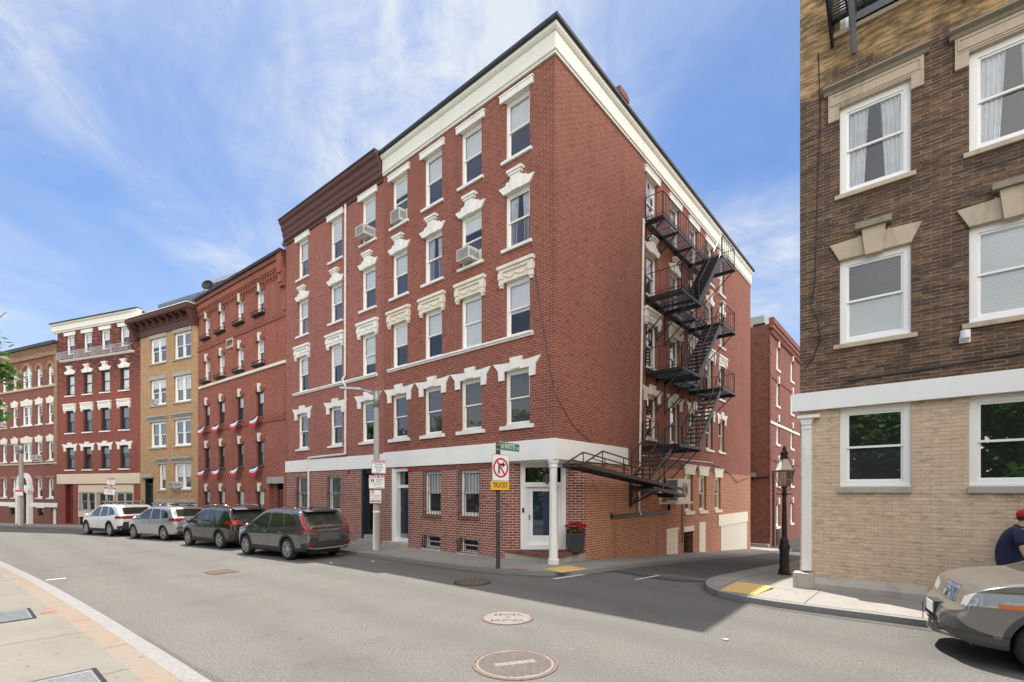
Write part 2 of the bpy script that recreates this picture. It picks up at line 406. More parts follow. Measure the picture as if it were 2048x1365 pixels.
def lintel_mesh(kind, w, mat):
    """polygons with z = 0 at the top of the opening"""
    def f():
        m = MB(); b = w/2; D = -.20
        if kind == 'slab':
            m.box(-b-.15, b+.15, D, .075, -.004, .225); m.box(-b-.17, b+.17, -.01, .09, .19, .24)
        elif kind == 'keystone':
            half = [(0, -.004), (-b-.02, -.004), (-b-.20, .225), (-b*.86, .235), (-b*.80, .31), (-b*.55, .32), (-b*.50, .38), (0, .40)]
            m.prism(mirror(half), D, .055)
            half = [(0, -.03), (-.13, -.02), (-.19, .44), (0, .44)]; m.prism(mirror(half), 0, .105)
            for sx in (-1, 1):
                for a in (.30, .52):
                    m.bar((sx*b*a*1.05, .058, 0), (sx*b*a*1.6, .058, .28-.08*a), .018, .012, (0, 1, 0))
            m.box(-.25, .25, 0, .13, .442, .52); m.box(-.30, .30, 0, .16, .522, .60)
        elif kind == 'entab':
            m.box(-b-.21, b+.21, D, .15, .40, .50); m.box(-b-.17, b+.17, D, .10, .30, .398)
            m.box(-b-.12, b+.12, D, .055, -.004, .298)
            for sx in (-1, 1):
                a0, a1 = sorted((sx*(b+.001), sx*(b+.19)))
                m.box(a0, a1, 0, .12, .10, .30); m.box(a0+.02, a1-.02, 0, .095, -.08, .098); m.box(a0+.045, a1-.045, 0, .075, -.16, -.082)
            r = random.Random(3)
            for i in range(26):                                                # carved festoon
                a = -b*.92+2*b*.92*i/25; z = .20-.085*abs(math.sin(i/25*math.pi*2)); rr = r.uniform(.022, .04)
                m.sphere((a, .06, z), (rr*1.2, .03, rr), 6, 4)
        elif kind == 'eared':
            m.prism([(-b-.24, .03), (-b-.22, -.28), (-b-.001, -.28), (-b-.001, .24), (-b-.16, .25), (-b-.45, .28)], D, .05)
            m.prism([(b+.24, .03), (b+.45, .28), (b+.16, .25), (b+.001, .24), (b+.001, -.28), (b+.22, -.28)], D, .05)
            m.box(-b, b, D, .047, -.004, .238)
            m.prism([(-.16, .02), (.16, .02), (.24, .37), (-.24, .37)], 0, .085)
        elif kind == 'cap':
            m.prism([(-b-.13, .0), (b+.13, .0), (b+.16, .24), (b+.30, .40), (-b-.30, .40), (-b-.16, .24)], D, .07)
            m.box(-b-.30, b+.30, 0, .10, .402, .45)
        elif kind == 'flat':
            m.box(-b-.10, b+.10, D, .05, -.004, .24)
        elif kind == 'ledge':
            m.box(-b-.10, b+.10, D, .04, -.004, .19); m.box(-b-.22, b+.22, -.01, .20, .30, .40); m.box(-b-.18, b+.18, -.01, .11, .20, .30)
        elif kind == 'splay':
            half = [(0, -.004), (-b-.03, -.004), (-b-.16, .42), (-b*.5, .44), (-b*.42, .50), (-.12, .50), (-.12, .56), (0, .56)]
            m.prism(mirror(half), D, .05)
        elif kind == 'key_tan':
            half = [(0, -.004), (-b-.0, -.004), (-b-.17, .36), (0, .40)]
            m.prism(mirror(half), D, .06)
            m.prism([(-.14, -.05), (.14, -.05), (.20, .50), (-.20, .50)], 0, .13)
            m.prism([(-.19, .0), (-.17, .0), (-.235, .41), (-.26, .41)], 0, .065); m.prism([(.17, .0), (.19, .0), (.26, .41), (.235, .41)], 0, .065)
        elif kind == 'big_hood':
            m.box(-b-.20, b+.20, D, .06, .03, .33); m.box(-b-.20, -b-.001, -.01, .055, -.26, .028); m.box(b+.001, b+.20, -.01, .055, -.26, .028)
            m.rect_ring(-b-.16, b+.16, .07, .29, .03, .055, .075)
            m.box(-b, b, D, .045, -.004, .028)
        return m.mesh('lintel', mat)
    return cached(('lintel', kind, round(w, 3), mat), f)
def hood_top_mesh(kind, w, mat):
    def f():
        m = MB(); b = w/2
        if kind == 'key_tan':
            m.box(-.30, .30, 0, .20, .502, .62)
        else:
            m.prismx([(0, .332), (.08, .332), (.11, .39), (.20, .43), (.20, .47), (0, .52)], -b-.28, b+.28)
        return m.mesh('cap_stone', mat)
    return cached(('hood', kind, round(w, 3), mat), f)
def arch_mesh(w, h_arch, ring, mat, d1=.05, spand=True, seg=14, mat2=None):
    """brick arch over an opening whose curve starts h_arch below its top"""
    def f():
        m = MB(); b = w/2; r = (b*b+h_arch*h_arch)/(2*h_arch); cz = -r
        a0 = math.asin(min(1, b/r)) if h_arch < b-1e-6 else math.pi/2
        pt = lambda rr, t: (rr*math.sin(t), cz+rr*math.cos(t))
        for i in range(seg):
            t0 = -a0+2*a0*i/seg; t1 = -a0+2*a0*(i+1)/seg
            m.prism([pt(r-.004, t0), pt(r-.004, t1), pt(r+ring, t1), pt(r+ring, t0)], -.15, d1)
        if spand:
            for i in range(seg):
                t0 = -a0+2*a0*i/seg; t1 = -a0+2*a0*(i+1)/seg
                x0, z0 = pt(r, t0); x1, z1 = pt(r, t1)
                m.prism([(x0, z0), (x1, z1), (x1, .004), (x0, .004)], -.15, .004)
        return m.mesh('arch', mat)
    return cached(('arch', round(w, 3), h_arch, ring, mat, d1), f)
def bars_mesh(w, h, n, mat='iron_black', proud=.06):
    def f():
        m = MB()
        for i in range(n):
            a = -w/2+.02+(w-.04)*i/(n-1); m.tube((a, proud, .0), (a, proud, h), .011, n=5)
        for z in (.10, h*.5, h-.12):
            m.bar((-w/2-.05, proud, z), (w/2+.05, proud, z), .022, .012)
            for sx in (-1, 1): m.bar((sx*(w/2+.04), proud, z), (sx*(w/2+.04), -.02, z), .02)
        return m.mesh('window_bars', mat)
    return cached(('bars', round(w, 3), round(h, 3), n, mat), f)

RW = random.Random(11)
def window(parent, fr, a, z, w, h, lintel=None, lmat='white_paint', sill=True, smat='white_paint', fmat='white_trim', up='glass', lo='glass',
           blind=None, bmat='blind_white', inset=.10, mid=.5, trim=.075, double=False, bars=0, sill_over=.10, sill_th=.10, name='window'):
    o = inst(name, sash_mesh(w, h, fmat, inset, mid, trim, double), parent, Vector(fr.P(a, 0, z))-root_loc(parent), fr.rot)
    inst('pane', pane_mesh(w, h, up, lo, inset, mid, trim, double), o)
    if blind: inst('curtain' if bmat == 'curtain' else 'blind', blind_mesh(w, h, blind, bmat, inset, trim), o)
    if lintel: inst('lintel', lintel_mesh(lintel, w, lmat), o, (0, 0, h))
    if sill: inst('sill', sill_mesh(w, smat, sill_over, sill_th), o)
    if bars: inst('window_bars', bars_mesh(w, h, bars), o)
    return o

def wall(parent, fr, a0, a1, z0, z1, ops, mat, depth=.30, name='wall', back=True, inner=-1.1, lo=.05):
    """brick wall with real openings; ops = list of (a_centre, z, w, h)"""
    m = MB(fr)
    R = [(a-w/2, a+w/2, z, z+h) for a, z, w, h in ops]
    A = sorted({round(v, 4) for v in [a0, a1]+[x for r in R for x in r[:2] if a0 < x < a1]})
    Z = sorted({round(v, 4) for v in [z0, z1]+[x for r in R for x in r[2:] if z0 < x < z1]})
    for i in range(len(A)-1):
        for j in range(len(Z)-1):
            ac, zc = (A[i]+A[i+1])/2, (Z[j]+Z[j+1])/2
            if any(r[0] < ac < r[1] and r[2] < zc < r[3] for r in R): continue
            m.quad([(A[i], 0, Z[j]), (A[i+1], 0, Z[j]), (A[i+1], 0, Z[j+1]), (A[i], 0, Z[j+1])])
    for p, q, r, s in R:
        p, q, r, s = max(p, a0), min(q, a1), max(r, z0), min(s, z1)
        m.quad([(p, 0, r), (p, 0, s), (p, -depth, s), (p, -depth, r)]); m.quad([(q, 0, r), (q, -depth, r), (q, -depth, s), (q, 0, s)])
        m.quad([(p, 0, s), (q, 0, s), (q, -depth, s), (p, -depth, s)]); m.quad([(p, 0, r), (p, -depth, r), (q, -depth, r), (q, 0, r)])
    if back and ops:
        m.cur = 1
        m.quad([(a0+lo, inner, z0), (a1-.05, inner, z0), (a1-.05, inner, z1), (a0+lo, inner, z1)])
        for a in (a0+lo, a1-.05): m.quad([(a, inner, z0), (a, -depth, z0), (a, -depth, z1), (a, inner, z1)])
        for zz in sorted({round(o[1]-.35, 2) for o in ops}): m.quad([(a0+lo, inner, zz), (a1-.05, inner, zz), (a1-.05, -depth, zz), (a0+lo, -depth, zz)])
    return m.build(name, [mat, 'dark_room'], parent, recalc=False)

def shell(parent, fr, a0, a1, z0, z1, deep, mat, name='wall', sides=(1, 1), roof='roof_membrane'):
    m = MB(fr)
    if sides[0]: m.quad([(a0, 0, z0), (a0, -deep, z0), (a0, -deep, z1), (a0, 0, z1)])
    if sides[1]: m.quad([(a1, 0, z0), (a1, -deep, z0), (a1, -deep, z1), (a1, 0, z1)])
    m.quad([(a0, -deep, z0), (a1, -deep, z0), (a1, -deep, z1), (a0, -deep, z1)])
    m.build('side_wall', mat, parent, recalc=False)
    r = MB(fr); r.box(a0+.02, a1-.02, -deep+.02, -.02, z1-.22, z1-.05); r.build('roof', roof, parent)

def sweep(fr_pts, prof, m):
    """prof (d, z) swept along a plan path given as (point, outward offset vector) pairs"""
    n = len(prof)
    V = [(p[0]+o[0]*d, p[1]+o[1]*d, z) for p, o in fr_pts for d, z in prof]
    F = [(k*n+i, k*n+(i+1) % n, (k+1)*n+(i+1) % n, (k+1)*n+i) for k in range(len(fr_pts)-1) for i in range(n)]
    F += [tuple(range(n)), tuple(range((len(fr_pts)-1)*n, len(fr_pts)*n))[::-1]]
    m.add(V, F)

# ================================================================== the big corner house (A) with its alley face (R)
FA = Frame((CX0, CY0), U1, 1); FR = Frame((CX0, CY0), U2, -1)
NA, NR = FA.n, FR.n
WA, WR = 8.33, 20.55
A = thing('apartment_building', 'tall red brick corner building with white cornice and a column at its corner door', 'building', (CX0, CY0, 0))
ROWZ = [4.25, 7.0, 9.75, 12.5]; ROWH = [1.70, 1.72, 1.70, 1.84]
KIND = ['eared', 'entab', 'keystone', 'slab']
colsA = [1.42, 3.42, 5.36, 7.32]
opsU = [(a, z, 1.0, h) for a in colsA for z, h in zip(ROWZ, ROWH)]
opsL = [(5.37, 1.38, .90, 1.55), (3.50, 1.38, .92, 1.55), (5.43, .14, .90, .50), (3.55, .14, .92, .50), (7.32, .12, 1.10, 2.98)]
wall(A, FA, 0, WA, 3.14, 14.9, opsU, 'brick_red')
wall(A, FA, 1.91, WA, -1.5, 3.14, opsL, 'brick_red_low')
blA = {(0, 3): (.52, 'blind_white'), (1, 3): (.5, 'blind_white'), (2, 3): (.5, 'blind_white'), (3, 3): (.35, 'blind_white'),
       (0, 2): (1., 'curtain'), (1, 2): (.3, 'shade_white'), (2, 2): (1., 'curtain'), (3, 2): (.5, 'shade_white'),
       (0, 1): (.55, 'blind_white'), (1, 1): (1., 'blind_white'), (2, 1): (.5, 'blind_white'), (3, 1): (.48, 'blind_white'),
       (0, 0): (1., 'shade_cream'), (1, 0): (1., 'shade_cream'), (2, 0): (.95, 'blind_grey'), (3, 0): (.6, 'blind_grey')}
for i, a in enumerate(colsA):
    for j in range(4):
        fr_, bm_ = blA[(i, j)]
        window(A, FA, a, ROWZ[j], 1.0, ROWH[j], KIND[j], 'white_paint' if j != 1 else 'carved_cream', sill=(j != 1), blind=fr_, bmat=bm_,
               lo='glass_screen' if j in (0, 2, 3) else 'glass', up='glass' if j else 'glass_screen', fmat='white_trim' if j else 'white_paint',
               sill_over=.10 if j else .16, sill_th=.10 if j else .13)
def belt(parent, fr, a0, a1, z, mat='white_paint'):
    m = MB(fr); m.prismx([(-.02, z-.13), (.05, z-.13), (.06, z-.08), (.10, z-.07), (.10, z-.03), (.07, z-.025), (.07, z+.0), (-.25, z+.004)], a0, a1)
    return m.build('belt_course', mat, parent)
belt(A, FA, .78, 8.02, 7.0)
for a, w in ((5.37, .90), (3.50, .92)):
    o = window(A, FA, a, 1.38, w, 1.55, None, sill=False, blind=.5, bmat='shade_white', lo='glass_screen', bars=7)
    m = MB(); m.box(-w/2-.05, w/2+.05, -.2, .06, -.11, -.001); inst('sill', m.mesh('sill', 'brick_maroon'), o)
for a, w in ((5.43, .90), (3.55, .92)):
    o = window(A, FA, a, .14, w, .50, None, sill=True, trim=.04, mid=.5, inset=.16, bars=9, sill_th=.16, sill_over=.03)
# soldier course and front door
m = MB(FA)
for k in range(66):
    a = 1.98+k*.0735
    if a < 6.72: m.box(a, a+.064, 0, .012, 2.94, 3.13)
m.build('soldier_course', 'brick_maroon', A)
def panel_door(w, h, mat, parent, fr, a, z, d, knob=True, glassy=False):
    m = MB(); m.box(-w/2, w/2, -.05, 0, 0, h)
    for sx in (-1, 1):
        for z0, z1 in ((.22, .82), (.95, 1.45), (1.55, h-.12)):
            a0, a1 = sorted((sx*.08, sx*(w/2-.10))); m.rect_ring(a0, a1, z0, z1, .03, 0, .012)
    o = inst('door', m.mesh('door', mat), parent, Vector(fr.P(a, d, z))-root_loc(parent), fr.rot)
    if knob:
        k = MB(); k.sphere((w/2-.09, .05, 1.0), (.035, .035, .035), 8, 6); k.box(w/2-.12, w/2-.06, 0, .012, 1.06, 1.16)
        inst('handle', k.mesh('handle', 'brass', True), o)
    return o
o = panel_door(.80, 1.93, 'navy_door', A, FA, 7.20, .40, -.27)
m = MB(); m.box(-.40, .40, 0, .008, .02, .16); inst('kick_plate', m.mesh('kick_plate', 'aluminium'), o)
m = MB(FA); m.box(6.772, 6.798, -.30, -.06, .12, 3.10); m.box(7.62, 7.868, -.30, -.04, .12, 3.10); m.box(6.80, 7.62, -.30, -.20, 2.34, 2.46); m.box(6.80, 7.62, -.30, -.06, 2.98, 3.10)
m.box(6.80, 7.62, -.30, -.12, .26, .398); m.box(7.66, 7.82, -.04, -.01, .12, 3.10); m.build('door_frame', 'white_trim', A)
m = MB(FA); m.box(6.80, 7.62, -.27, -.262, 2.46, 2.98); m.build('transom', 'glass', A)
m = MB(FA); m.box(6.78, 8.16, -.3, .22, .02, .255); m.build('door_step', 'concrete_base', A)
# white band, wrapping the corner and ending on the alley face
m = MB(WORLD)
cm = (NA[0]+NR[0], NA[1]+NR[1])
pA = FA.P(WA, 0, 0)[:2]; pR = FR.P(4.41, 0, 0)[:2]; pC = (CX0, CY0)
sweep([(pA, NA), (pC, cm), (pR, NR)], [(-.05, 3.145), (.055, 3.145), (.055, 3.735), (.02, 3.75), (-.05, 3.75)], m)
m.build('white_band', 'white_band', A)
m = MB(WORLD); m.prismz([(CX0, CY0), FA.P(2.2, -.1, 0)[:2], FA.P(2.2, -.6, 0)[:2], FR.P(2.0, -.6, 0)[:2], FR.P(2.0, -.1, 0)[:2]], 3.10, 3.142)
m.build('porch_ceiling', 'white_paint', A)
# cornice
pA = FA.P(WA, 0, 0)[:2]; pR = FR.P(WR, 0, 0)[:2]
m = MB(WORLD)
sweep([(pA, NA), (pC, cm), (pR, NR)], [(-.05, 14.74), (.06, 14.74), (.06, 14.80), (.10, 14.83), (.10, 14.88), (.075, 14.90), (.075, 15.34), (.11, 15.36), (.16, 15.42), (.18, 15.50), (-.05, 15.50)], m)
m.build('cornice', 'frieze_paint', A)
m = MB(WORLD)
sweep([(pA, NA), (pC, cm), (pR, NR)], [(-.05, 15.503), (.20, 15.503), (.26, 15.54), (.26, 15.64), (.22, 15.68), (-.05, 15.68)], m)
m.build('gutter', 'roof_membrane', A)
m = MB(WORLD)
m.prismz([FA.P(WA, -.02, 0)[:2], FA.P(.02, -.02, 0)[:2], FR.P(WR, -.02, 0)[:2], (FR.P(WR, 0, 0)[0]+U1[0]*WA, FR.P(WR, 0, 0)[1]+U1[1]*WA)], 15.3, 15.5)
m.build('roof', 'roof_membrane', A)
# back walls
m = MB(WORLD); p3 = (pR[0]+U1[0]*WA, pR[1]+U1[1]*WA)
for p, q in ((pR, p3), (p3, pA)): m.quad([(*p, -3.5), (*q, -3.5), (*q, 15.4), (*p, 15.4)])
m.build('rear_wall', 'brick_alley', A, recalc=False)
# alley face
colsR = [6.49, 8.77, 10.96, 13.12, 14.98]
opsR = [(a, z, 1.0 if a < 14 else .95, h) for a in colsR for z, h in zip(ROWZ, ROWH)]
opsR1 = [(10.40, 1.30, .96, 1.66), (12.2, 1.28, .96, 1.66), (14.4, 1.25, .92, 1.66), (8.45, -.62, 1.16, 1.25), (10.32, -.70, 1.10, 1.10), (12.1, -.85, .85, 1.58), (17.3, -1.6, 4.9, 2.05)]
wall(A, FR, 0, WR, 3.14, 14.9, opsR, 'brick_red', lo=2.2)
wall(A, FR, 1.675, WR, -3.5, 3.14, opsR1, 'brick_alley', lo=3.0)
for i, a in enumerate(colsR):
    for j in range(4):
        window(A, FR, a, ROWZ[j], 1.0 if a < 14 else .95, ROWH[j], KIND[j], 'white_paint' if j else 'cream_stone', sill=True, smat='white_paint' if j else 'cream_stone',
               blind=RW.choice([.5, .5, .8, .3]), bmat=RW.choice(['blind_white', 'blind_grey', 'curtain']) if j else 'shade_cream', lo='glass_screen', up='glass' if j else 'glass_screen', fmat='cream_stone' if j == 0 else 'white_trim')
for (a, z, w, h) in opsR1[:3]:
    window(A, FR, a, z, w, h, 'cap', 'cream_stone', smat='cream_stone', fmat='cream_paint', lo='glass_screen', blind=.4, bmat='shade_cream', sill_th=.14)
m = MB(FR); m.box(7.88, 9.02, -.25, .03, -.62, .56); m.box(7.80, 9.10, -.2, .05, .562, .66); m.rect_ring(8.2, 8.62, -.35, .10, .03, .031, .045); m.build('blocked_window', 'cream_paint', A)
m = MB(FR); m.box(9.72, 10.93, -.2, .05, .402, .63); m.build('lintel', 'cream_paint', A)
b = inst('window_bars', bars_mesh(1.04, 1.05, 8), A, Vector(FR.P(10.32, -.05, -.68))-root_loc(A), FR.rot)
m = MB(FR); m.box(9.80, 10.84, -.22, -.21, -.7, .4); m.build('pane', 'glass', A)
m = MB(FR); m.box(11.685, 12.515, -.25, .02, -.85, .725); m.build('panel_door', 'cream_paint', A)
m = MB(FR); m.box(14.36, 19.72, -.15, .07, .40, .98); m.build('lintel', 'cream_paint', A)
m = MB(FR); m.box(14.86, 19.74, -.10, .02, -1.6, .398); m.build('garage_door', 'panel_cream', A)
# chamfered entrance under the overhang
FE = Frame((-.22, 15.04), (2.54, .03), -1)
opE = [(1.195, .40, 1.42, 2.72)]
wall(A, FE, 0, 2.54, -1.5, 3.14, opE, 'brick_red_low', inner=-.8)
m = MB(FE); m.rect_ring(.487, 1.903, .402, 3.118, .15, -.20, .03); m.box(.64, 1.75, -.18, .01, 2.36, 2.50); m.box(.64, .72, -.16, .0, .55, 2.36); m.box(1.67, 1.75, -.16, .0, .55, 2.36)
m.box(.58, 1.82, .03, .05, 2.36, 2.40)
m.build('door_frame', 'white_trim', A)
m = MB(FE); m.ring([(.725, .43), (1.665, .43), (1.665, 2.355), (.725, 2.355)], [(.87, .83), (1.52, .83), (1.52, 2.22), (.87, 2.22)], -.10, -.055)
dd = m.build('door', 'white_trim', A)
m = MB(FE); m.box(.87, 1.52, -.085, -.075, .83, 2.22); m.build('pane', 'glass_navy', dd)
m = MB(FE); m.box(.765, .785, -.055, -.01, 1.32, 1.48); m.build('handle', 'iron_black', dd)
m = MB(FE); m.box(.70, 1.69, -.10, -.09, 2.52, 2.98); m.build('transom', 'glass_mirror', A)
m = MB(FE); m.box(.535, .60, .03, .06, 1.56, 1.70); m.build('intercom', 'plastic_black', A)
m = MB(WORLD)
m.prismz([FA.P(1.95, .0, 0)[:2], FA.P(.16, -.12, 0)[:2], FR.P(.16, -.12, 0)[:2], FR.P(1.72, .0, 0)[:2], FE.P(2.5, -.2, 0)[:2], FE.P(.04, -.2, 0)[:2]], .0, .30); m.build('porch_floor', 'concrete_base', A)
m = MB(WORLD)
for fr, n_ in ((FA, 20), (FR, 17)):
    for k in range(n_):
        p0 = fr.P(.20+k*.088, -.0, 0); p1 = fr.P(.20+k*.088, -.16, 0); m.bar((p0[0], p0[1], .345), (p1[0], p1[1], .345), .075, .088)
for j in range(11):
    for k in range(26):
        x = -.2+k*.098+(j % 2)*.049; y = 14.12+j*.085
        s_, t_ = st(x, y)
        if s_ > -.0+.18 and t_ > .18 and y < 15.0: m.box(x, x+.09, y, y+.077, .30, .383)
m.build('porch_paving', 'brick_maroon', A)
m = MB(WORLD); m.lathe([(.17, .0), (.17, .14), (.145, .16), (.135, .20), (.120, 1.2), (.112, 2.78), (.135, 2.80), (.14, 2.86), (.125, 2.88), (.17, 2.95), (.17, 3.04)], (CX0-.03, CY0+.16, .11), 24)
m.build('column', 'white_paint', A, True)
# pipes, cables, alarms
m = MB(FR); m.path([(5.63, .06, 12.42), (5.50, .06, 8), (5.31, .06, 3.3), (5.25, .06, 1.5)], .045, 8); m.path([(5.25, .06, 1.5), (5.32, .10, 1.34)], .045); m.build('downpipe', 'pipe_white', A, True)
m = MB(FR); m.path([(5.4, .05, 3.55), (9.0, .05, 3.58), (13.5, .05, 3.62)], .022, 6); m.build('conduit', 'pipe_white', A)
m = MB(FR)
pts = [(a, .05, 3.35-.10*math.sin((a-7)*1.7)) for a in [7+.5*i for i in range(14)]]+[(13.5+i*.5, .06, 3.5-.012*(i*1.0)**2*(1 if i < 8 else 0)-(.8 if i >= 8 else 0)+(.06*(i-8) if i >= 8 else 0)) for i in range(14)]
m.path(pts, .02, 5); m.path([(9.5, .04, 1.75), (9.5, .04, -.05)], .02, 5); m.build('cable', 'iron_black', A)
m = MB(FA); m.path([(.86, .012, 9.6), (.45, .012, 7.2), (0.0, .014, 5.0)], .010, 4); m.build('cable', 'iron_black', A)
m = MB(FR); m.path([(.0, .012, 5.0), (.9, .012, 4.2), (2.4, .012, 3.6)], .008, 4); m.build('cable', 'iron_black', A)
m = MB(FA); m.box(6.58, 6.72, 0, .07, 2.96, 3.10); m.build('fire_alarm', 'alarm_red', A)
m = MB(FR); m.box(3.20, 3.30, .0, .02, 1.28, 1.48); m.box(3.25, 8.15, .0, .10, 1.32, 1.42); m.box(8.03, 8.15, 0, .10, 1.42, 2.0); m.build('ladder_rest', 'iron_black', A)
m = MB(FR); m.box(4.95, 5.55, -1.15, -.55, 15.3, 17.35); m.box(4.90, 5.60, -1.20, -.50, 17.02, 17.2)
m.build('chimney', 'brick_maroon', A)
# ================================================================== second red house (B)
OB = (-5.11, 19.21); FB = Frame(OB, (-1.24, 1), 1); WB = 8.06
B = thing('apartment_building', 'red brick row building with brown cornice and white downpipe beside the corner building', 'building', (*OB, 0))
colsB = [1.06, 3.50, 6.40]
opsBU = [(a, z, 1.0, h) for a in colsB for z, h in zip(ROWZ, ROWH)]
opsBL = [(6.45, 1.33, 1.0, 1.57), (3.62, 1.31, 1.0, 1.60), (.92, .10, 1.30, 3.02)]
wall(B, FB, 0, WB, 3.14, 14.8, opsBU, 'brick_wine'); wall(B, FB, 0, WB, -2, 3.14, opsBL, 'brick_red_low')
for i, a in enumerate(colsB):
    for j in range(4):
        window(B, FB, a, ROWZ[j], 1.0, ROWH[j], KIND[j], 'white_paint', sill=(j != 1), blind=RW.choice([.5, .5, .45, .7]), bmat=RW.choice(['blind_white', 'shade_white', 'blind_white']) if j else 'blind_grey',
               lo='glass_screen' if j in (2, 3) else 'glass', up='glass')
belt(B, FB, .42, 7.25, 7.0)
for (a, z, w, h) in opsBL[:2]: window(B, FB, a, z, w, h, None, sill=True, bars=9, blind=.9, bmat='blind_grey', sill_over=.02, sill_th=.06)
m = MB(FB); m.box(0, WB, -.05, .05, 3.145, 3.70); m.build('white_band', 'white_band', B)
m = MB(FB); m.prismx([(-.05, 14.55), (.06, 14.55), (.08, 14.66), (.16, 14.72), (.16, 14.90), (.20, 14.96), (.21, 15.14), (.27, 15.22), (.29, 15.42), (.37, 15.50), (.40, 15.64), (-.05, 15.64)], 0.03, WB-.02); m.build('cornice', 'cornice_brown', B)
m = MB(FB); m.box(.03, WB, -.05, .43, 15.643, 15.70); m.build('gutter', 'roof_membrane', B)
shell(B, FB, 0.02, WB, -2, 15.6, 12, 'brick_alley')
m = MB(FB); m.path([(2.62, .07, 14.6), (2.66, .07, 7.2), (2.78, .12, 7.05), (2.62, .07, 6.75), (2.64, .07, 3.82), (5.72, .07, 3.78), (5.73, .07, 3.1), (5.73, .07, 0)], .05, 8)
for z in (12.2, 9.4, 5.3): m.tube((2.64, .07, z), (2.64, .07, z+.06), .062, n=8)
m.build('downpipe', 'pipe_white', B, True)
m = MB(FB); m.box(.27, .36, -.30, -.02, .1, 3.12); m.box(1.45, 1.57, -.30, -.02, .1, 3.12); m.box(.36, 1.45, -.30, -.10, 2.95, 3.12); m.build('door_frame', 'navy_door', B)
m = MB(FB); m.ring([(.36, .42), (1.45, .42), (1.45, 2.95), (.36, 2.95)], [(.50, .62), (1.31, .62), (1.31, 2.80), (.50, 2.80)], -.28, -.24); d_ = m.build('door', 'green_door', B)
m = MB(FB); m.box(.50, 1.31, -.262, -.255, .62, 2.80); m.build('pane', 'glass', d_)
m = MB(FB); m.tube((.56, -.18, .75), (.56, -.18, 1.75), .016, n=6); m.bar((.40, -.2, 1.48), (.62, -.2, 1.48), .05, .05); m.build('handle', 'brass', d_)
m = MB(FB); m.box(.22, 1.62, -.30, .22, -.1, .22); m.box(.22, 1.62, -.30, -.05, .222, .40); m.build('door_step', 'limestone_grey', B)
m = MB(FB); m.box(2.42, 2.56, 0, .07, 3.0, 3.13); m.build('fire_alarm', 'alarm_red', B)

# ================================================================== brick house of 1899 (C)
OC = (-11.40, 24.28); FC = Frame(OC, (-1.33, 1), 1); WC = 10.88
Cc = thing('apartment_building', 'dark red brick building with a carved 1899 plaque and bunting under its windows', 'building', (*OC, 0))
colsC = [2.70, 5.03, 7.45, 9.53]; rowC = [(3.57, 1.42), (6.20, 1.46), (9.02, 1.37), (11.72, 1.32)]
opsC = [(a, z, .84, h) for a in colsC for z, h in rowC]
opsCL = [(a, .35, .90, 1.96) for a in colsC]+[(1.0, -.2, 1.45, 2.80)]
wall(Cc, FC, 0, WC, -2, 14.3, opsC+opsCL, 'brick_1899')
key = cached('keyC', lambda: (lambda m: (m.prism([(-.09, -.12), (.09, -.12), (.13, .34), (-.13, .34)], -.02, .10), m.mesh('keystone', 'cream_stone'))[1])(MB()))
pot = cached('potC', lambda: (lambda m: (m.prismx([(.0, -.10), (.16, -.10), (.22, -.05), (.22, -.02), (.0, -.02)], -.60, .60), [m.bar((-.58+.145*q, .21, -.02), (-.58+.145*q, .21, .12), .014) for q in range(9)], m.box(-.60, .60, .20, .225, .115, .14), [m.box(x, x+.02, 0, .22, .115, .135) for x in (-.60, .58)], m.mesh('balconet', 'iron_black'))[-1])(MB()))
for i, a in enumerate(colsC):
    for j, (z, h) in enumerate(rowC):
        o = window(Cc, FC, a, z, .84, h, None, sill=True, smat='cornice_dark' if j > 1 else 'brick_maroon', fmat='white_trim' if j > 1 else 'dark_frame', blind=.45 if j else None, bmat='shade_white', trim=.09, lo='glass_screen', sill_th=.07)
        inst('arch', arch_mesh(.84, .16, .20, 'brick_maroon', .06), o, (0, 0, h)); inst('keystone', key, o, (0, 0, h))
        if j > 1: inst('balconet', pot, o)
    o = window(Cc, FC, a, .35, .90, 1.96, None, sill=True, smat='brick_maroon', fmat='dark_frame', blind=.4, bmat='shade_white', trim=.09, lo='glass_screen')
    inst('arch', arch_mesh(.90, .16, .20, 'brick_maroon', .06), o, (0, 0, 1.96)); inst('keystone', key, o, (0, 0, 1.96))
m = MB(FC); m.prismx([(-.02, 8.66), (.10, 8.66), (.10, 8.80), (-.02, 8.84)], 0, WC-.3); m.build('belt_course', 'cream_stone', Cc)
for z in (11.15, 5.95):
    m = MB(FC)
    for k in range(66):
        a = .12+k*.16; m.prism([(a, z-.031), (a+.10, z-.031), (a+.20, z+.191), (a+.10, z+.191)], -.01, .055)
    m.box(0, WC, -.01, .05, z+.19, z+.26); m.box(0, WC, -.01, .05, z-.10, z-.03); m.build('brick_band', 'brick_1899', Cc)
m = MB(FC)
for k in range(38):
    a = .32+k*.275; m.box(a, a+.13, -.01, .10, 13.25, 13.503); m.box(a+.02, a+.11, -.01, .06, 13.13, 13.252)
m.box(0, WC, -.01, .12, 13.502, 13.60); m.box(0, WC, -.01, .16, 13.598, 13.95); m.build('brick_corbel', 'brick_1899', Cc)
m = MB(FC); m.box(-.0, .42, 0, .22, 12.746, 13.204); m.box(-.0, .42, 0, .17, 12.55, 12.748); m.box(-.0, .42, 0, .28, 13.202, 14.2); m.build('corner_corbel', 'brick_1899', Cc)
m = MB(FC); m.box(0, WC, -.02, .24, 13.952, 14.2); m.build('parapet', 'brick_maroon', Cc); m = MB(FC); m.box(0, WC+.05, -.4, .34, 14.202, 14.36); m.build('gutter', 'cornice_dark', Cc)
shell(Cc, FC, 0.02, WC-.02, -2, 14.25, 12, 'brick_1899')
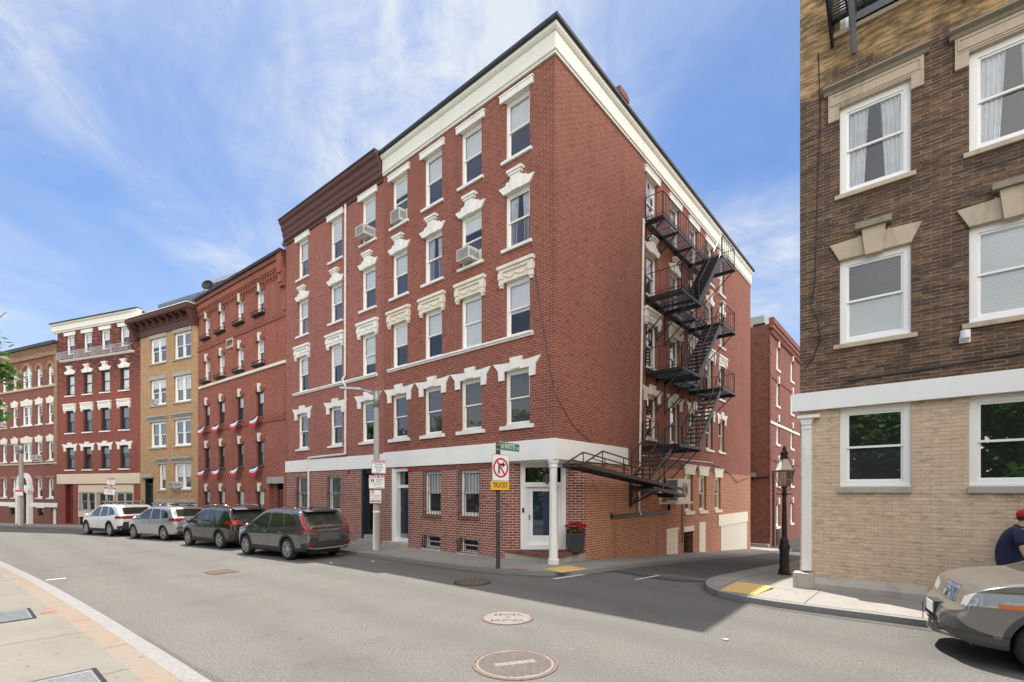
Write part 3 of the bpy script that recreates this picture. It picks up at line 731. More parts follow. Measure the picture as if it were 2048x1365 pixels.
m = MB(FC); m.box(6.72, 5.80, -.01, .06, 10.52, 11.08); pl = m.build('date_plaque', 'sandstone', Cc)
inst('numerals', cached('n1899', lambda: text_mesh('1899', .44, 'cornice_brown', depth=.02, squeeze=.9)), pl, Vector(FC.P(6.26, .065, 10.80))-root_loc(Cc)).rotation_euler = (R_(90), 0, FC.rot+math.pi)
m = MB(FC); m.box(.16, 1.86, -.02, .06, 2.602, 2.94); m.build('lintel', 'limestone_grey', Cc)
panel_door(.95, 2.2, 'red_door', Cc, FC, .78, .1, -.27)
m = MB(FC); m.box(1.30, 1.72, -.29, -.2, -.2, 2.6); m.build('door_frame', 'brick_maroon', Cc)
m = MB(FC); m.box(3.1, 3.9, -1.6, -.8, 14.1, 15.15); m.box(3.02, 3.98, -1.68, -.72, 14.9, 15.05); m.build('chimney', 'brick_maroon', Cc)
m = MB(WORLD); q = FC.P(.35, -.4, 14.3); m.lathe([(.30, 0), (.26, .45), (.38, .52), (.38, .62), (.22, .66), (.22, 1.0)], q, 14)
q2 = FC.P(10.6, -.5, 14.3); m.lathe([(.34, 0), (.30, .40), (.42, .48), (.42, .56), (.28, .6), (.28, .8)], q2, 14); m.build('roof_vent', 'slate_metal', Cc, True)
m = MB(WORLD); q = FC.P(10.6, -.5, 15.4); m.lathe([(.02, .0), (.22, .05), (.36, .16), (.37, .16), (.22, .02), (.0, -.03)], (0, 0, 0), 14)
for i, v in enumerate(m.v): x, y, z = v; m.v[i] = (q[0]+x, q[1]-z*.8+y*.2, q[2]+y*.9+z*.3)
m.tube((q[0], q[1], q[2]-.4), q, .03); m.build('satellite_dish', 'iron_black', Cc)
m = MB(WORLD); q = FC.P(9.4, -.5, 14.7); m.tube(q, (q[0]-.3, q[1], q[2]+.1), .07); m.tube((q[0], q[1], q[2]-.5), q, .03); m.build('roof_lamp', 'iron_black', Cc)

# ================================================================== tan brick house (D)
OD = (-20.10, 30.82); FD = Frame(OD, (-2.0, 1), 1); WD = 6.70
D = thing('apartment_building', 'narrow tan brick building with paired white windows and bracketed brown eaves', 'building', (*OD, 0))
rowD = [(2.31, 1.72), (5.18, 1.74), (8.06, 1.74), (10.92, 1.72)]; kD = ['ledge', 'ledge', 'flat', 'flat']
colsD = [(1.70, 1.90), (4.52, 1.90)]
opsD = [(a, z, w, h) for j, (z, h) in enumerate(rowD) for i, (a, w) in enumerate(colsD) if not (j == 0 and i == 1)]+[(4.03, 2.27, .86, 1.75)]
opsD += [(4.0, .75, .95, .68), (2.4, .75, .95, .68), (.9, .75, .9, .68), (5.62, -.35, 1.02, 3.40)]
wall(D, FD, 0, WD, -2, 14.0, opsD, 'brick_tan')
for j, (z, h) in enumerate(rowD):
    for i, (a, w) in enumerate(colsD):
        if j == 0 and i == 1: window(D, FD, 4.03, 2.27, .86, 1.75, 'ledge', 'limestone_grey', smat='limestone_grey', blind=.6); continue
        window(D, FD, a, z, w, h, kD[j], 'limestone_grey', smat='limestone_grey', double=True, trim=.11, blind=RW.choice([.5, .9, .3]), bmat=RW.choice(['blind_grey', 'shade_white', 'blind_white']), lo='glass_screen')
m = MB(FD); m.box(.2, 4.75, -.02, .06, 1.432, 1.66); m.build('lintel', 'limestone_grey', D)
for a in (4.0, 2.4, .9): window(D, FD, a, .75, .95 if a > 1 else .9, .68, None, sill=False, trim=.05, bars=8)
panel_door(.9, 2.5, 'green_door', D, FD, 5.62, .1, -.24)
m = MB(FD); m.box(5.112, 5.16, -.28, -.03, -.3, 3.04); m.box(6.08, 6.128, -.28, -.03, -.3, 3.04); m.box(5.16, 6.08, -.28, -.12, 2.62, 2.72); m.build('door_frame', 'green_door', D)
m = MB(FD); m.box(4.95, 6.36, -.02, .22, 3.12, 3.36); m.build('lintel', 'limestone_grey', D)
m = MB(FD); m.box(-.02, WD+.05, -.02, .10, 12.9, 13.35); m.prismx([(-.02, 13.352), (.14, 13.352), (.22, 13.5), (.22, 13.72), (-.02, 13.72)], -.06, WD+.15)
for k in range(9):
    a = .25+k*.78; m.prismx([(.22, 13.45), (.34, 13.45), (.62, 13.66), (.62, 13.72), (.22, 13.72)], a, a+.16)
m.prismx([(-.02, 13.722), (.72, 13.722), (.77, 13.80), (.79, 13.98), (-.02, 14.02)], -.20, WD+.42)
for a in (-.16, WD+.10): m.prismx([(.10, 12.75), (.24, 12.75), (.66, 13.60), (.66, 13.72), (.10, 13.72)], a, a+.26)
m.build('cornice', 'cornice_brown', D)
m = MB(FD); m.box(-.21, WD+.43, -.3, .83, 14.022, 14.07); m.build('gutter', 'white_paint', D)
shell(D, FD, .02, WD-.02, -2, 14.0, 11, 'brick_tan')
m = MB(FD)
for k in range(46): m.box(-.3+k*.17, -.3+k*.17+.09, -1.60, -1.5, 14.0, 15.95)
m.box(-.35, 7.6, -1.75, -1.602, 14.0, 15.9); m.build('parapet', 'slate_metal', D)
m = MB(FD); m.box(-1.2, 3.0, -4.4, -2.0, 16.6, 16.85); m.box(-.9, 2.7, -4.2, -2.6, 14, 16.6); m.build('roof_house', 'grey_paint', D)

plain('rail_grey', (.46, .47, .49), .5)
# ================================================================== flaking red house (E)
OE = (-26.09, 33.82); FE2 = Frame(OE, (-2.75, 1), 1); WE = 9.45
E_ = thing('apartment_building', 'red brick building with flaking dark patches, white balcony rails and beige shop front', 'building', (*OE, 0))
colsE = [1.70, 3.80, 5.83, 7.88]; rowE = [(3.82, 1.66), (6.60, 1.68), (9.43, 1.60), (12.55, 1.42)]; kE = ['eared', 'entab', 'keystone', 'slab']
opsE = [(a, z, 1.0, h) for a in colsE for z, h in rowE]+[(8.03, -.3, 1.05, 3.0), (3.9, -1.0, 6.35, 3.68)]
wall(E_, FE2, 0, WE, -2, 14.4, opsE, 'brick_peeling', inner=-1.2)
bal = cached('balE', lambda: (lambda m: ([m.bar((-.94+.13*k, .36, .02), (-.94+.13*k, .36, .50), .016) for k in range(15)], [m.bar((-.94+.26*k+.05, .36, .14), (-.94+.26*k+.18, .36, .38), .016) for k in range(7)], m.bar((-.95, .36, .51), (.93, .36, .51), .028), m.bar((-.95, .36, .02), (.93, .36, .02), .028), [m.bar((x, 0, z), (x, .36, z), .028) for x in (-.94, .92) for z in (.02, .51)], [m.bar((x, .1+.1*k, .02), (x, .1+.1*k, .51), .016) for x in (-.94, .92) for k in range(3)], m.mesh('balcony_rail', 'rail_grey'))[-1])(MB()))
for a in colsE:
    for j, (z, h) in enumerate(rowE):
        o = window(E_, FE2, a, z, 1.0, h, kE[j], 'white_paint', sill=(j < 3), fmat='dark_frame' if j < 3 else 'white_trim', blind={0: .3, 1: .5, 2: 1., 3: .5}[j], bmat='shade_white' if j > 1 else 'blind_grey', lo='glass' if j == 2 else 'glass_screen', trim=.08)
        if j == 3: inst('balcony_rail', bal, o, (.12, 0, -.42))
m = MB(FE2); m.prismx([(-.02, 12.0), (.08, 12.0), (.16, 12.10), (.16, 12.14), (-.02, 12.14)], .6, 9.0); m.build('balcony_floor', 'white_paint', E_)
m = MB(FE2); m.prismx([(-.05, 14.30), (.06, 14.30), (.08, 14.38), (.14, 14.42), (.14, 14.80), (.24, 14.86), (.26, 14.95), (-.05, 14.95)], -.05, WE+.45); m.build('cornice', 'frieze_paint', E_)
m = MB(FE2); m.box(-.05, WE+.5, -.05, .32, 14.952, 15.03); m.build('gutter', 'roof_membrane', E_)
shell(E_, FE2, .02, WE-.02, -2, 14.9, 11, 'brick_peeling')
m = MB(FE2); m.box(0, WE, -.05, .05, 2.73, 3.47); m.build('shop_band', 'beige_band', E_)
m = MB(FE2); ops_ = [(5.97, .72, 1.72, 1.39), (3.91, .72, 1.72, 1.39), (1.87, .72, 1.85, 1.39), (6.2, -.35, 1.4, .62)]
ww = wall(E_, Frame(FE2.P(0, -.06, 0)[:2], (-2.75, 1), 1), .74, 7.06, -1.0, 2.69, ops_, 'beige_band', depth=.15, name='shop_front', back=False)
for (a, z, w, h) in ops_[:3]:
    o = window(E_, Frame(FE2.P(0, -.06, 0)[:2], (-2.75, 1), 1), a, z, w, h, None, sill=False, double=True, inset=.05, trim=.06, bars=15)
o = window(E_, Frame(FE2.P(0, -.06, 0)[:2], (-2.75, 1), 1), 6.2, -.35, 1.4, .62, None, sill=False, inset=.05, trim=.05, bars=11, fmat='dark_frame')
panel_door(.95, 2.1, 'red_door', E_, FE2, 8.0, -.3, -.24)
m = MB(FE2); m.box(7.51, 8.55, -.28, -.2, 1.82, 1.95); m.box(8.478, 8.552, -.28, -.05, -.3, 2.7); m.box(7.508, 7.52, -.28, -.05, -.3, 2.7); m.box(7.52, 8.478, -.29, -.25, 1.952, 2.7); m.build('door_frame', 'red_door', E_)

# ================================================================== arched brown house (F)
OF = (-34.97, 37.05); FF = Frame(OF, (-2.3, 1), 1); WF = 13.0
F_ = thing('apartment_building', 'brown and red brick building with round arched top windows and a white arched doorway', 'building', (*OF, 0))
colsF = [(1.02, .86, 0), (2.68, .90, 0), (4.57, 1.60, 1), (6.50, .90, 0), (8.25, .86, 0), (10.0, .9, 0), (11.7, .9, 0)]
rowF = [(4.60, 1.47), (7.47, 1.58)]
opsF = [(a, z, w, h) for a, w, dbl in colsF for z, h in rowF]+[(a, 10.48, w, 1.62+(.18 if dbl else 0)) for a, w, dbl in colsF]
opsF += [(a, 1.65, w, 1.52) for a, w, dbl in colsF if not dbl]+[(4.66, -.5, 1.35, 3.75)]+[(2.46, .23, 1.0, .62), (6.8, .23, 1.0, .62), (.62, -.5, .8, 1.35)]
wall(F_, FF, 0, WF, -2, 13.6, opsF, 'brick_maroon')
for a, w, dbl in colsF:
    for j, (z, h) in enumerate(rowF): window(F_, FF, a, z, w, h, 'splay', 'cream_stone', smat='cream_stone', double=bool(dbl), blind=.4, bmat='blind_grey', lo='glass_screen')
    h = 1.62+(.18 if dbl else 0)
    o = window(F_, FF, a, 10.48, w, h, None, smat='sandstone', double=bool(dbl), blind=.4, bmat='shade_white', lo='glass_screen')
    inst('arch', arch_mesh(w, w/2 if not dbl else .55, .24, 'brick_buff', .06), o, (0, 0, h))
    if not dbl:
        o = window(F_, FF, a, 1.65, w, 1.52, 'flat', 'brick_buff', smat='cream_stone', blind=.6, bmat='shade_cream')
for a in (2.46, 6.8): window(F_, FF, a, .23, 1.0, .62, 'flat', 'white_paint', sill=False, trim=.05, fmat='dark_frame')
m = MB(FF); m.box(0, WF, -.02, .05, 13.0, 13.5); m.box(0, WF, -.02, .09, 12.72, 12.998)
for k in range(5): m.box(0, WF, -.02, .06+.03*k, 13.0+.1*k, 13.08+.1*k)
m.build('cornice', 'brick_buff', F_)
m = MB(FF); m.box(0, .42, -.01, .05, 4.2, 13.0); m.build('pilaster', 'brick_buff', F_)
m = MB(FF); m.box(-.05, WF, -.3, .3, 13.5, 13.75); m.build('gutter', 'roof_membrane', F_)
shell(F_, FF, .02, WF, -2, 13.6, 11, 'brick_maroon')
m = MB(FF); m.box(0, WF, -.02, .09, 10.30, 10.44); m.box(0, WF, -.02, .07, 4.30, 4.42); m.build('belt_course', 'sandstone', F_)
m = MB(FF); m.box(0, 3.9, -.02, .06, .93, 1.27); m.box(5.5, WF, -.02, .06, .93, 1.27); m.build('white_band', 'white_paint', F_)
m = MB(FF)
for a in (3.62, 5.35): m.box(a, a+.34, -.02, .28, -.5, 2.02); m.box(a-.06, a+.40, -.02, .34, 2.022, 2.18)
m.box(3.5, 5.82, -.02, .36, 2.182, 2.42); m.box(3.6, 5.72, -.02, .24, 2.422, 2.66)
for i in range(14):
    t0, t1 = math.pi*i/14, math.pi*(i+1)/14; pt = lambda r, t: (4.66+r*math.cos(t), 2.66+r*math.sin(t))
    m.prism([pt(.70, t0), pt(.98, t0), pt(.98, t1), pt(.70, t1)], -.02, .26)
m.build('porch', 'white_paint', F_)
m = MB(FF)
for i in range(9):
    t = math.pi*(i+.5)/9; m.bar((4.66, .02, 2.70), (4.66+.66*math.cos(t), .02, 2.70+.66*math.sin(t)), .10, .02, (0, 1, 0))
m.prism([(4.66+.7*math.cos(math.pi*i/14), 2.662+.7*math.sin(math.pi*i/14)) for i in range(15)], -.02, .006)
m.build('fanlight', 'cornice_brown', F_)
panel_door(1.0, 2.2, 'green_door', F_, FF, 4.66, -.15, -.24)
m = MB(FF); m.box(.24, 1.0, -.25, -.15, -.6, .83); m.build('cellar_door', 'white_paint', F_)

# ================================================================== maroon house at the end of the alley (G)
OG = (18.21, 34.02); FG = Frame(OG, U2, -1); FGs = Frame(OG, U1, 1); WG = 16.0
G = thing('apartment_building', 'tall maroon brick building with corbelled cornice at the far end of the alley', 'building', (*OG, -1.9))
colsG = [2.5, 7.6, 12.2]; rowG = [(-.45, 1.75), (2.62, 1.8), (5.70, 1.75), (8.55, 1.75), (11.25, 1.75)]
opsG = [(a, z, 1.1, h) for a in colsG for z, h in rowG]
wall(G, FG, 0, WG, -4, 14.2, opsG, 'brick_maroon')
keyG = cached('keyG', lambda: (lambda m: (m.prism([(-.10, -.10), (.10, -.10), (.14, .40), (-.14, .40)], -.02, .12), m.mesh('keystone', 'white_paint'))[1])(MB()))
for a in colsG:
    for z, h in rowG:
        o = window(G, FG, a, z, 1.1, h, None, smat='white_paint', blind=.4, fmat='white_trim', trim=.12, sill_th=.16)
        inst('arch', arch_mesh(1.1, .2, .2, 'brick_maroon', .05), o, (0, 0, h)); inst('keystone', keyG, o, (0, 0, h))
m = MB(FG)
for k in range(40): m.box(.1+k*.4, .3+k*.4, -.01, .16, 13.3, 13.703)
m.box(-.2, WG, -.01, .22, 13.702, 14.0); m.box(-.2, WG, -.01, .30, 14.002, 14.4)
for k in range(20): m.box(-.04, .30 if k % 2 else .5, -.01, .05, -1.0+k*.72, -.45+k*.72)
m.box(0, WG, -.01, .06, 10.3, 10.5); m.box(0, WG, -.01, .06, 4.4, 4.55); m.build('brick_corbel', 'brick_maroon', G)
m = MB(FG); m.box(0, WG, -.01, .08, 7.0, 7.18); m.build('belt_course', 'cream_stone', G)
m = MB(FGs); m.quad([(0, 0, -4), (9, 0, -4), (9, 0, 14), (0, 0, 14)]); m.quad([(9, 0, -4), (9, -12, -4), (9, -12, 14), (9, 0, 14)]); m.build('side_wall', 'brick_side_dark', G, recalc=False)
m = MB(FG); m.box(0, WG, -8.8, -.02, 13.9, 14.02); m.build('roof', 'roof_membrane', G)
for bx in ((3.6, 5.2, -2.2, -1.2, 13.9, 15.9), (8.0, 9.4, -2.2, -1.2, 13.9, 15.2), (0, .7, -8.0, -7.2, 13.9, 16.0)):
    m = MB(FG); m.box(*bx); m.build('chimney', 'limestone_grey', G)
m = MB(FG); m.path([(.35, .08, 3.6), (.75, .08, 3.4), (.8, .08, 2.6), (.8, .08, -2)], .06, 6); m.build('downpipe', 'iron_black', G)
m = MB(FG); m.prism([(2.0, -1.9), (3.0, -1.9), (3.0, -1.0)]+[(2.5+.5*math.cos(math.pi*i/10), -1.0+.5*math.sin(math.pi*i/10)) for i in range(11)]+[(2.0, -1.0)], 0.0, .05); m.build('cellar_hatch', 'iron_black', G)
m = MB(FGs); m.path([(0, .06, 3.2), (3, .06, 2.9), (6, .06, 3.2)], .05, 5); m.build('cable', 'iron_black', G)
m = MB(FGs); m.box(.9, 1.8, 0, .5, 3.2, 3.5); m.build('wall_lamp', 'aluminium', G)
m = MB(FGs); m.box(0, 9, 0, .5, -2.6, -1.55); m.build('plinth', 'limestone_grey', G)

white('mossy_stone', (.27, .235, .18), .8, (.085, .075, .045), .9)
# ================================================================== near building on the right (T)
OT = (6.56, 10.97); FT = Frame(OT, (-U1[0], -U1[1]), -1); FTs = Frame(OT, U2, 1); WT = 11.0
T = thing('apartment_building', 'near brick building, painted tan below and sooty brown above a white band', 'building', (*OT, 0))
colsT = [1.35, 3.40, 6.0, 8.4]
opsT = [(a, z, 1.20, h) for a in colsT for z, h in ((5.42, 1.82), (8.66, 1.90), (12.2, 1.9))]
opsTL = [(a, 2.32, 1.20, 1.71) for a in colsT]
wall(T, FT, 0, WT, 4.03, 16, opsT, 'brick_brown'); wall(T, FT, 0, WT, -2, 4.03, opsTL, 'brick_painted_tan')
for i, a in enumerate(colsT):
    window(T, FT, a, 2.32, 1.20, 1.71, None, smat='concrete_base', up='glass_mirror', lo='glass_screen' if i == 0 else 'glass_mirror', trim=.12, blind=None, sill_over=.02, sill_th=.12, inset=.06)
    o = window(T, FT, a, 5.42, 1.20, 1.82, 'key_tan', 'sandstone', smat='sandstone', blind=.97, bmat='blind_slat', up='glass_screen' if i == 0 else 'glass', trim=.12, sill_over=.10, inset=.06)
    inst('cap_stone', hood_top_mesh('key_tan', 1.2, 'mossy_stone'), o, (0, 0, 1.82))
    o = window(T, FT, a, 8.66, 1.20, 1.90, 'big_hood', 'sandstone', smat='sandstone', blind=1.0, bmat='curtain', trim=.12, sill_over=.08, inset=.06)
    inst('cap_stone', hood_top_mesh('big_hood', 1.2, 'mossy_stone'), o, (0, 0, 1.90))
    window(T, FT, a, 12.2, 1.20, 1.9, 'flat', 'sandstone', smat='sandstone', blind=.5, trim=.1)
m = MB(FT); m.box(-.14, WT, -.05, .13, 4.035, 4.43); m.build('white_band', 'white_band', T)
m = MB(FTs); m.box(0, 12, -.05, .10, 4.036, 4.43); m.build('white_band', 'white_band', T)
m = MB(FTs); m.quad([(0, 0, -3), (13, 0, -3), (13, 0, 4.03), (0, 0, 4.03)]); m.build('side_wall', 'brick_painted_tan', T, recalc=False)
m = MB(FTs); m.quad([(0, 0, 4.03), (13, 0, 4.03), (13, 0, 16), (0, 0, 16)]); m.build('side_wall', 'brick_brown', T, recalc=False)
m = MB(FT); m.quad([(0, -13, -3), (WT, -13, -3), (WT, -13, 16), (0, -13, 16)]); m.quad([(WT, -13, -3), (WT, 0, -3), (WT, 0, 16), (WT, -13, 16)]); m.build('rear_wall', 'brick_brown', T, recalc=False)
m = MB(FT); m.box(-.1, WT, -13, .1, 15.9, 16.2); m.build('roof', 'roof_membrane', T)
m = MB(FT); m.box(.05, .235, -.02, .10, .45, 3.72); m.prism([(.05, 3.722), (.235, 3.722), (.27, 3.86), (.015, 3.86)], -.02, .12); m.box(.04, .245, -.02, .115, 3.62, 3.66); m.box(-.03, .40, -.02, .16, 3.862, 3.93)
m.build('pilaster', 'white_paint', T)
m = MB(FT); m.box(-.10, .30, -.1, .24, -.5, .40); m.prismx([(-.02, -.5), (.20, -.5), (.20, .20), (.12, .31), (-.02, .33)], .302, 2.2); m.build('plinth', 'concrete_base', T)
m = MB(FT); m.tube((2.74, .05, 5.10), (2.74, .05, 5.22), .06, n=12); m.tube((2.74, .0, 5.12), (2.74, .14, 5.12), .035, n=8); m.tube((2.74, .12, 5.12), (2.74, .12, 5.27), .075, n=14); m.box(2.66, 2.82, 0, .03, 5.06, 5.18); m.build('security_camera', 'white_trim', T)
m = MB(FT); m.path([(.36, .02, 12.0), (.40, .02, 10.5), (.33, .02, 8.5), (.30, .02, 6.9), (.22, .03, 6.4), (.36, .03, 6.0), (.40, .03, 5.6), (.26, .03, 5.2), (.1, .03, 5.0)], .009, 4); m.build('cable', 'iron_black', T)
m = MB(FT); m.path([(.9, .02, 4.62), (2.2, .02, 4.66), (3.6, .02, 4.74), (6, .02, 4.8)], .025, 5); m.build('conduit', 'iron_brown', T)
# ================================================================== ground, road, pavements
def asphalt(name, base, patch, speck=.10):
    k = NT(name); p = k.geo()
    big = k.noise(p, .16, 5, .6); mid = k.noise(p, 1.1, 5, .65); fine = k.noise(p, 22, 4, .8); grit = k.noise(p, 42, 3, .7); tiny = k.noise(p, 90, 2, .6)
    c = k.mix(k.ramp(big, [(.35, 0), (.68, 1)]), base, patch)
    c = k.mix(k.ramp(mid, [(.40, 0), (.75, .45)]), c, tuple(x*.70 for x in base))
    c = k.mix(k.ramp(fine, [(.44, 0), (.68, .65)]), c, tuple(x*1.7 for x in base))
    c = k.mix(k.ramp(grit, [(.32, .75), (.48, 0)]), c, tuple(x*.40 for x in base))
    c = k.mix(k.ramp(grit, [(.58, 0), (.70, .9)]), c, tuple(x*2.3 for x in base))
    c = k.mix(k.ramp(tiny, [(.36, .5), (.5, 0)]), c, tuple(x*.5 for x in base))
    # worn wheel tracks running with the street, and hairline cracks
    tr = k.n.new('ShaderNodeSeparateXYZ'); k.link(k.mapping(p, rot=(0, 0, -ANG)), tr.inputs[0])
    wob = k.math('ADD', tr.outputs[1], k.math('MULTIPLY', k.noise(p, .12, 2), 1.6))
    band = k.ramp(k.math('FRACT', k.math('DIVIDE', wob, 1.75)), [(.20, 0), (.42, .36), (.58, .36), (.80, 0)])
    c = k.mix(band, c, tuple(x*.80 for x in base))
    wv = k.new('ShaderNodeTexVoronoi', Scale=.30); wv.feature = 'DISTANCE_TO_EDGE'
    nz = k.new('ShaderNodeTexNoise', Scale=1.3, Detail=6.0); k.link(p, nz.inputs['Vector'])
    add = k.new('ShaderNodeVectorMath'); add.operation = 'MULTIPLY_ADD'; k.link(nz.outputs['Color'], add.inputs[0]); add.inputs[1].default_value = (1.8, 1.8, 0); k.link(p, add.inputs[2])
    k.link(add.outputs[0], wv.inputs['Vector'])
    gate = k.ramp(k.noise(p, .35, 2), [(.54, 0), (.62, 1)])
    cr = k.math('MULTIPLY', k.ramp(wv.outputs['Distance'], [(.0, .55), (.0035, 0)]), gate)
    c = k.mix(cr, c, tuple(x*.35 for x in base))
    oil = k.noise(k.mapping(p, (1, 1, 1), (3, 8, 0)), .55, 5, .65)
    c = k.mix(k.ramp(oil, [(.56, 0), (.72, .5)]), c, (.085, .075, .065))
    k.col(c); k.b.inputs['Roughness'].default_value = .9; k.b.inputs['Specular IOR Level'].default_value = .25
    k.bump(k.math('ADD', fine, k.math('MULTIPLY', grit, 1.5)), .6, .012)
ANG = math.atan2(U1[1], U1[0])
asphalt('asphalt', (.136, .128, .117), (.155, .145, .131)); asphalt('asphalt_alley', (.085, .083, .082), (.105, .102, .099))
def concrete(name, base, stain, joints=None, rot=0, amt=.5, cracks=0):
    k = NT(name); p = k.geo()
    m1 = k.noise(p, .9, 6, .65); m2 = k.noise(p, 6, 5, .7); f = k.noise(p, 70, 3, .6)
    c = k.mix(k.ramp(m1, [(.42, 0), (.72, amt)]), base, stain)
    c = k.mix(k.ramp(m2, [(.45, 0), (.75, .35)]), c, tuple(x*.75 for x in base))
    c = k.mix(k.ramp(f, [(.35, .25), (.6, 0)]), c, tuple(x*.6 for x in base))
    if joints:
        b = k.new('ShaderNodeTexBrick', Scale=1.0); b.offset = 0
        b.inputs['Mortar Size'].default_value = .012; b.inputs['Brick Width'].default_value = joints[0]; b.inputs['Row Height'].default_value = joints[1]
        k.link(k.mapping(p, rot=(0, 0, rot)), b.inputs['Vector'])
        c = k.mix(b.outputs['Fac'], c, tuple(x*.35 for x in base))
        k.bump(b.outputs['Fac'], -.4, .01)
    if cracks:
        v = k.new('ShaderNodeTexVoronoi', Scale=.55); v.feature = 'DISTANCE_TO_EDGE'; nz = k.new('ShaderNodeTexNoise', Scale=2.2, Detail=6.0); k.link(p, nz.inputs['Vector'])
        ad = k.new('ShaderNodeVectorMath'); ad.operation = 'MULTIPLY_ADD'; k.link(nz.outputs['Color'], ad.inputs[0]); ad.inputs[1].default_value = (.9, .9, 0); k.link(p, ad.inputs[2]); k.link(ad.outputs[0], v.inputs['Vector'])
        g = k.ramp(k.noise(k.mapping(p, loc=(2, 5, 0)), .4, 2), [(.50, 0), (.58, 1)])
        c = k.mix(k.math('MULTIPLY', k.ramp(v.outputs['Distance'], [(.0, cracks), (.008, 0)]), g), c, tuple(x*.30 for x in base))
        sp_n = k.noise(k.mapping(p, loc=(7, 1, 0)), 9, 2, .4); c = k.mix(k.ramp(sp_n, [(.68, 0), (.72, .6)]), c, tuple(x*.45 for x in base))
        ru = k.noise(k.mapping(p, (1, 1, 1), (4, 4, 0)), 1.1, 4, .6); c = k.mix(k.ramp(ru, [(.62, 0), (.74, .35)]), c, (.24, .15, .085))
    k.col(c); k.b.inputs['Roughness'].default_value = .9; k.b.inputs['Specular IOR Level'].default_value = .2
ANG = math.atan2(U1[1], U1[0])
concrete('pavement', (.30, .28, .25), (.225, .205, .18), (1.7, 2.4), -ANG, .6, .5)
concrete('pavement_near', (.212, .197, .172), (.172, .15, .12), (2.4, 3.2), -ANG, .7, .8)
concrete('pavement_strip', (.232, .198, .164), (.30, .17, .085), (2.1, 9), -ANG, .45, .8)
concrete('earth', (.16, .13, .10), (.10, .08, .06)); concrete('turf', (.07, .12, .035), (.05, .08, .025))
plain('road_white', (.50, .49, .46), .8, var=.35, scale=18); plain('tactile_yellow', (.60, .41, .14), .75, var=.12, scale=20)
plain('cast_iron', (.205, .178, .16), .7, .2, var=.3, scale=30); plain('iron_rust', (.155, .105, .08), .7, .2, var=.35, scale=25)
plain('vault_grey', (.19, .20, .205), .6, .3, var=.2, scale=20); plain('paint_red', (.30, .10, .08), .85, var=.3, scale=30)

def resample(path, n):
    d = [0]
    for a, b in zip(path[:-1], path[1:]): d.append(d[-1]+math.dist(a, b))
    out = []; k = 0
    for i in range(n):
        s = d[-1]*i/(n-1)
        while k < len(d)-2 and d[k+1] < s: k += 1
        f = (s-d[k])/max(1e-9, d[k+1]-d[k]); a, b = path[k], path[k+1]
        out.append((a[0]+(b[0]-a[0])*f, a[1]+(b[1]-a[1])*f))
    return out
def offset(path, w):
    out = []
    for i, p in enumerate(path):
        a = path[max(0, i-1)]; b = path[min(len(path)-1, i+1)]
        dx, dy = b[0]-a[0], b[1]-a[1]; L = math.hypot(dx, dy) or 1
        out.append((p[0]-dy/L*w, p[1]+dx/L*w))
    return out
def smooth_path(p, it=2):
    for _ in range(it):
        q = [p[0]]
        for a, b in zip(p[:-1], p[1:]): q += [(a[0]*.75+b[0]*.25, a[1]*.75+b[1]*.25), (a[0]*.25+b[0]*.75, a[1]*.25+b[1]*.75)]
        p = q+[p[-1]]
    return p
def strip(name, A_, B_, dz, mat, skirt=.25):
    m = MB(); n = len(A_)
    V = []
    for a, b in zip(A_, B_):
        za, zb = gz(*a)+dz, gz(*b)+dz
        V += [(a[0], a[1], za), (b[0], b[1], zb), (b[0], b[1], zb-skirt), (a[0], a[1], za-skirt)]
    F = []
    for i in range(n-1):
        p, q = 4*i, 4*i+4
        F += [(p, p+1, q+1, q), (p+1, p+2, q+2, q+1), (p+3, p, q, q+3)]
    F += [(0, 3, 2, 1), (4*n-4, 4*n-3, 4*n-2, 4*n-1)]
    m.add(V, F); o = m.build(name, mat, None); return structure(o)
# big ground sheet far below and beyond, then the road surface that follows the slope
m = MB(); m.quad([(-700, -700, -2.9), (700, -700, -2.9), (700, 700, -2.9), (-700, 700, -2.9)]); structure(m.build('ground', 'earth'))
m = MB(); S = [-45+i*1.25 for i in range(97)]; Tt = [-26+j*1.0 for j in range(27)]+[.4*j for j in range(3, 12)]+[5+j for j in range(36)]
V = []
for s in S:
    for t in Tt: x, y = xy(s, t); V.append((x, y, gz(x, y)))
nT = len(Tt); m.add(V, [(i*nT+j, i*nT+j+1, (i+1)*nT+j+1, (i+1)*nT+j) for i in range(len(S)-1) for j in range(nT-1)])
structure(m.build('road', 'asphalt', smooth=True))
# alley surface (darker, newer) 4 mm above
m = MB(); NA_ = 24
edge = [(-1.38, .75), (-2.2, .55), (-3.0, .15), (-3.9, .35), (-4.2, .9)]
V = []
for j in range(NA_+1):
    t = .9+j*1.05
    for s in (-1.36, -2.05, -2.7, -3.35, -4.02):
        tt = t
        if j == 0: tt = {-1.36: .8, -2.05: .62, -2.7: .40, -3.35: .42, -4.02: .95}[s]
        x, y = xy(s, tt); V.append((x, y, gz(x, y)+.004 + (.004 if j else 0)))
m.add(V, [(j*5+i, j*5+i+1, (j+1)*5+i+1, (j+1)*5+i) for j in range(NA_) for i in range(4)])
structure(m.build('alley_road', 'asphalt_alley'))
far_k = smooth_path([xy(*p) for p in [(-1.42, 25), (-1.42, 12), (-1.42, 1.6), (-1.40, .5), (-1.15, -.4), (-.55, -1.15), (.5, -1.6), (2.4, -1.92), (8, -2.05), (16.4, -2.35), (27.3, -3.05), (33.8, -4.7), (42.6, -8.0), (54, -12.6), (62, -15.8)]])
far_i = smooth_path([xy(*p) for p in [(1.2, 25), (1.2, 12), (1.2, 1.6), (1.25, 1.2), (1.3, .9), (1.5, .7), (2.0, .6), (3.2, .6), (8, .6), (16.4, .5), (27.3, -.2), (33.8, -1.7), (42.6, -5.0), (54, -9.2), (62, -12.0)]])
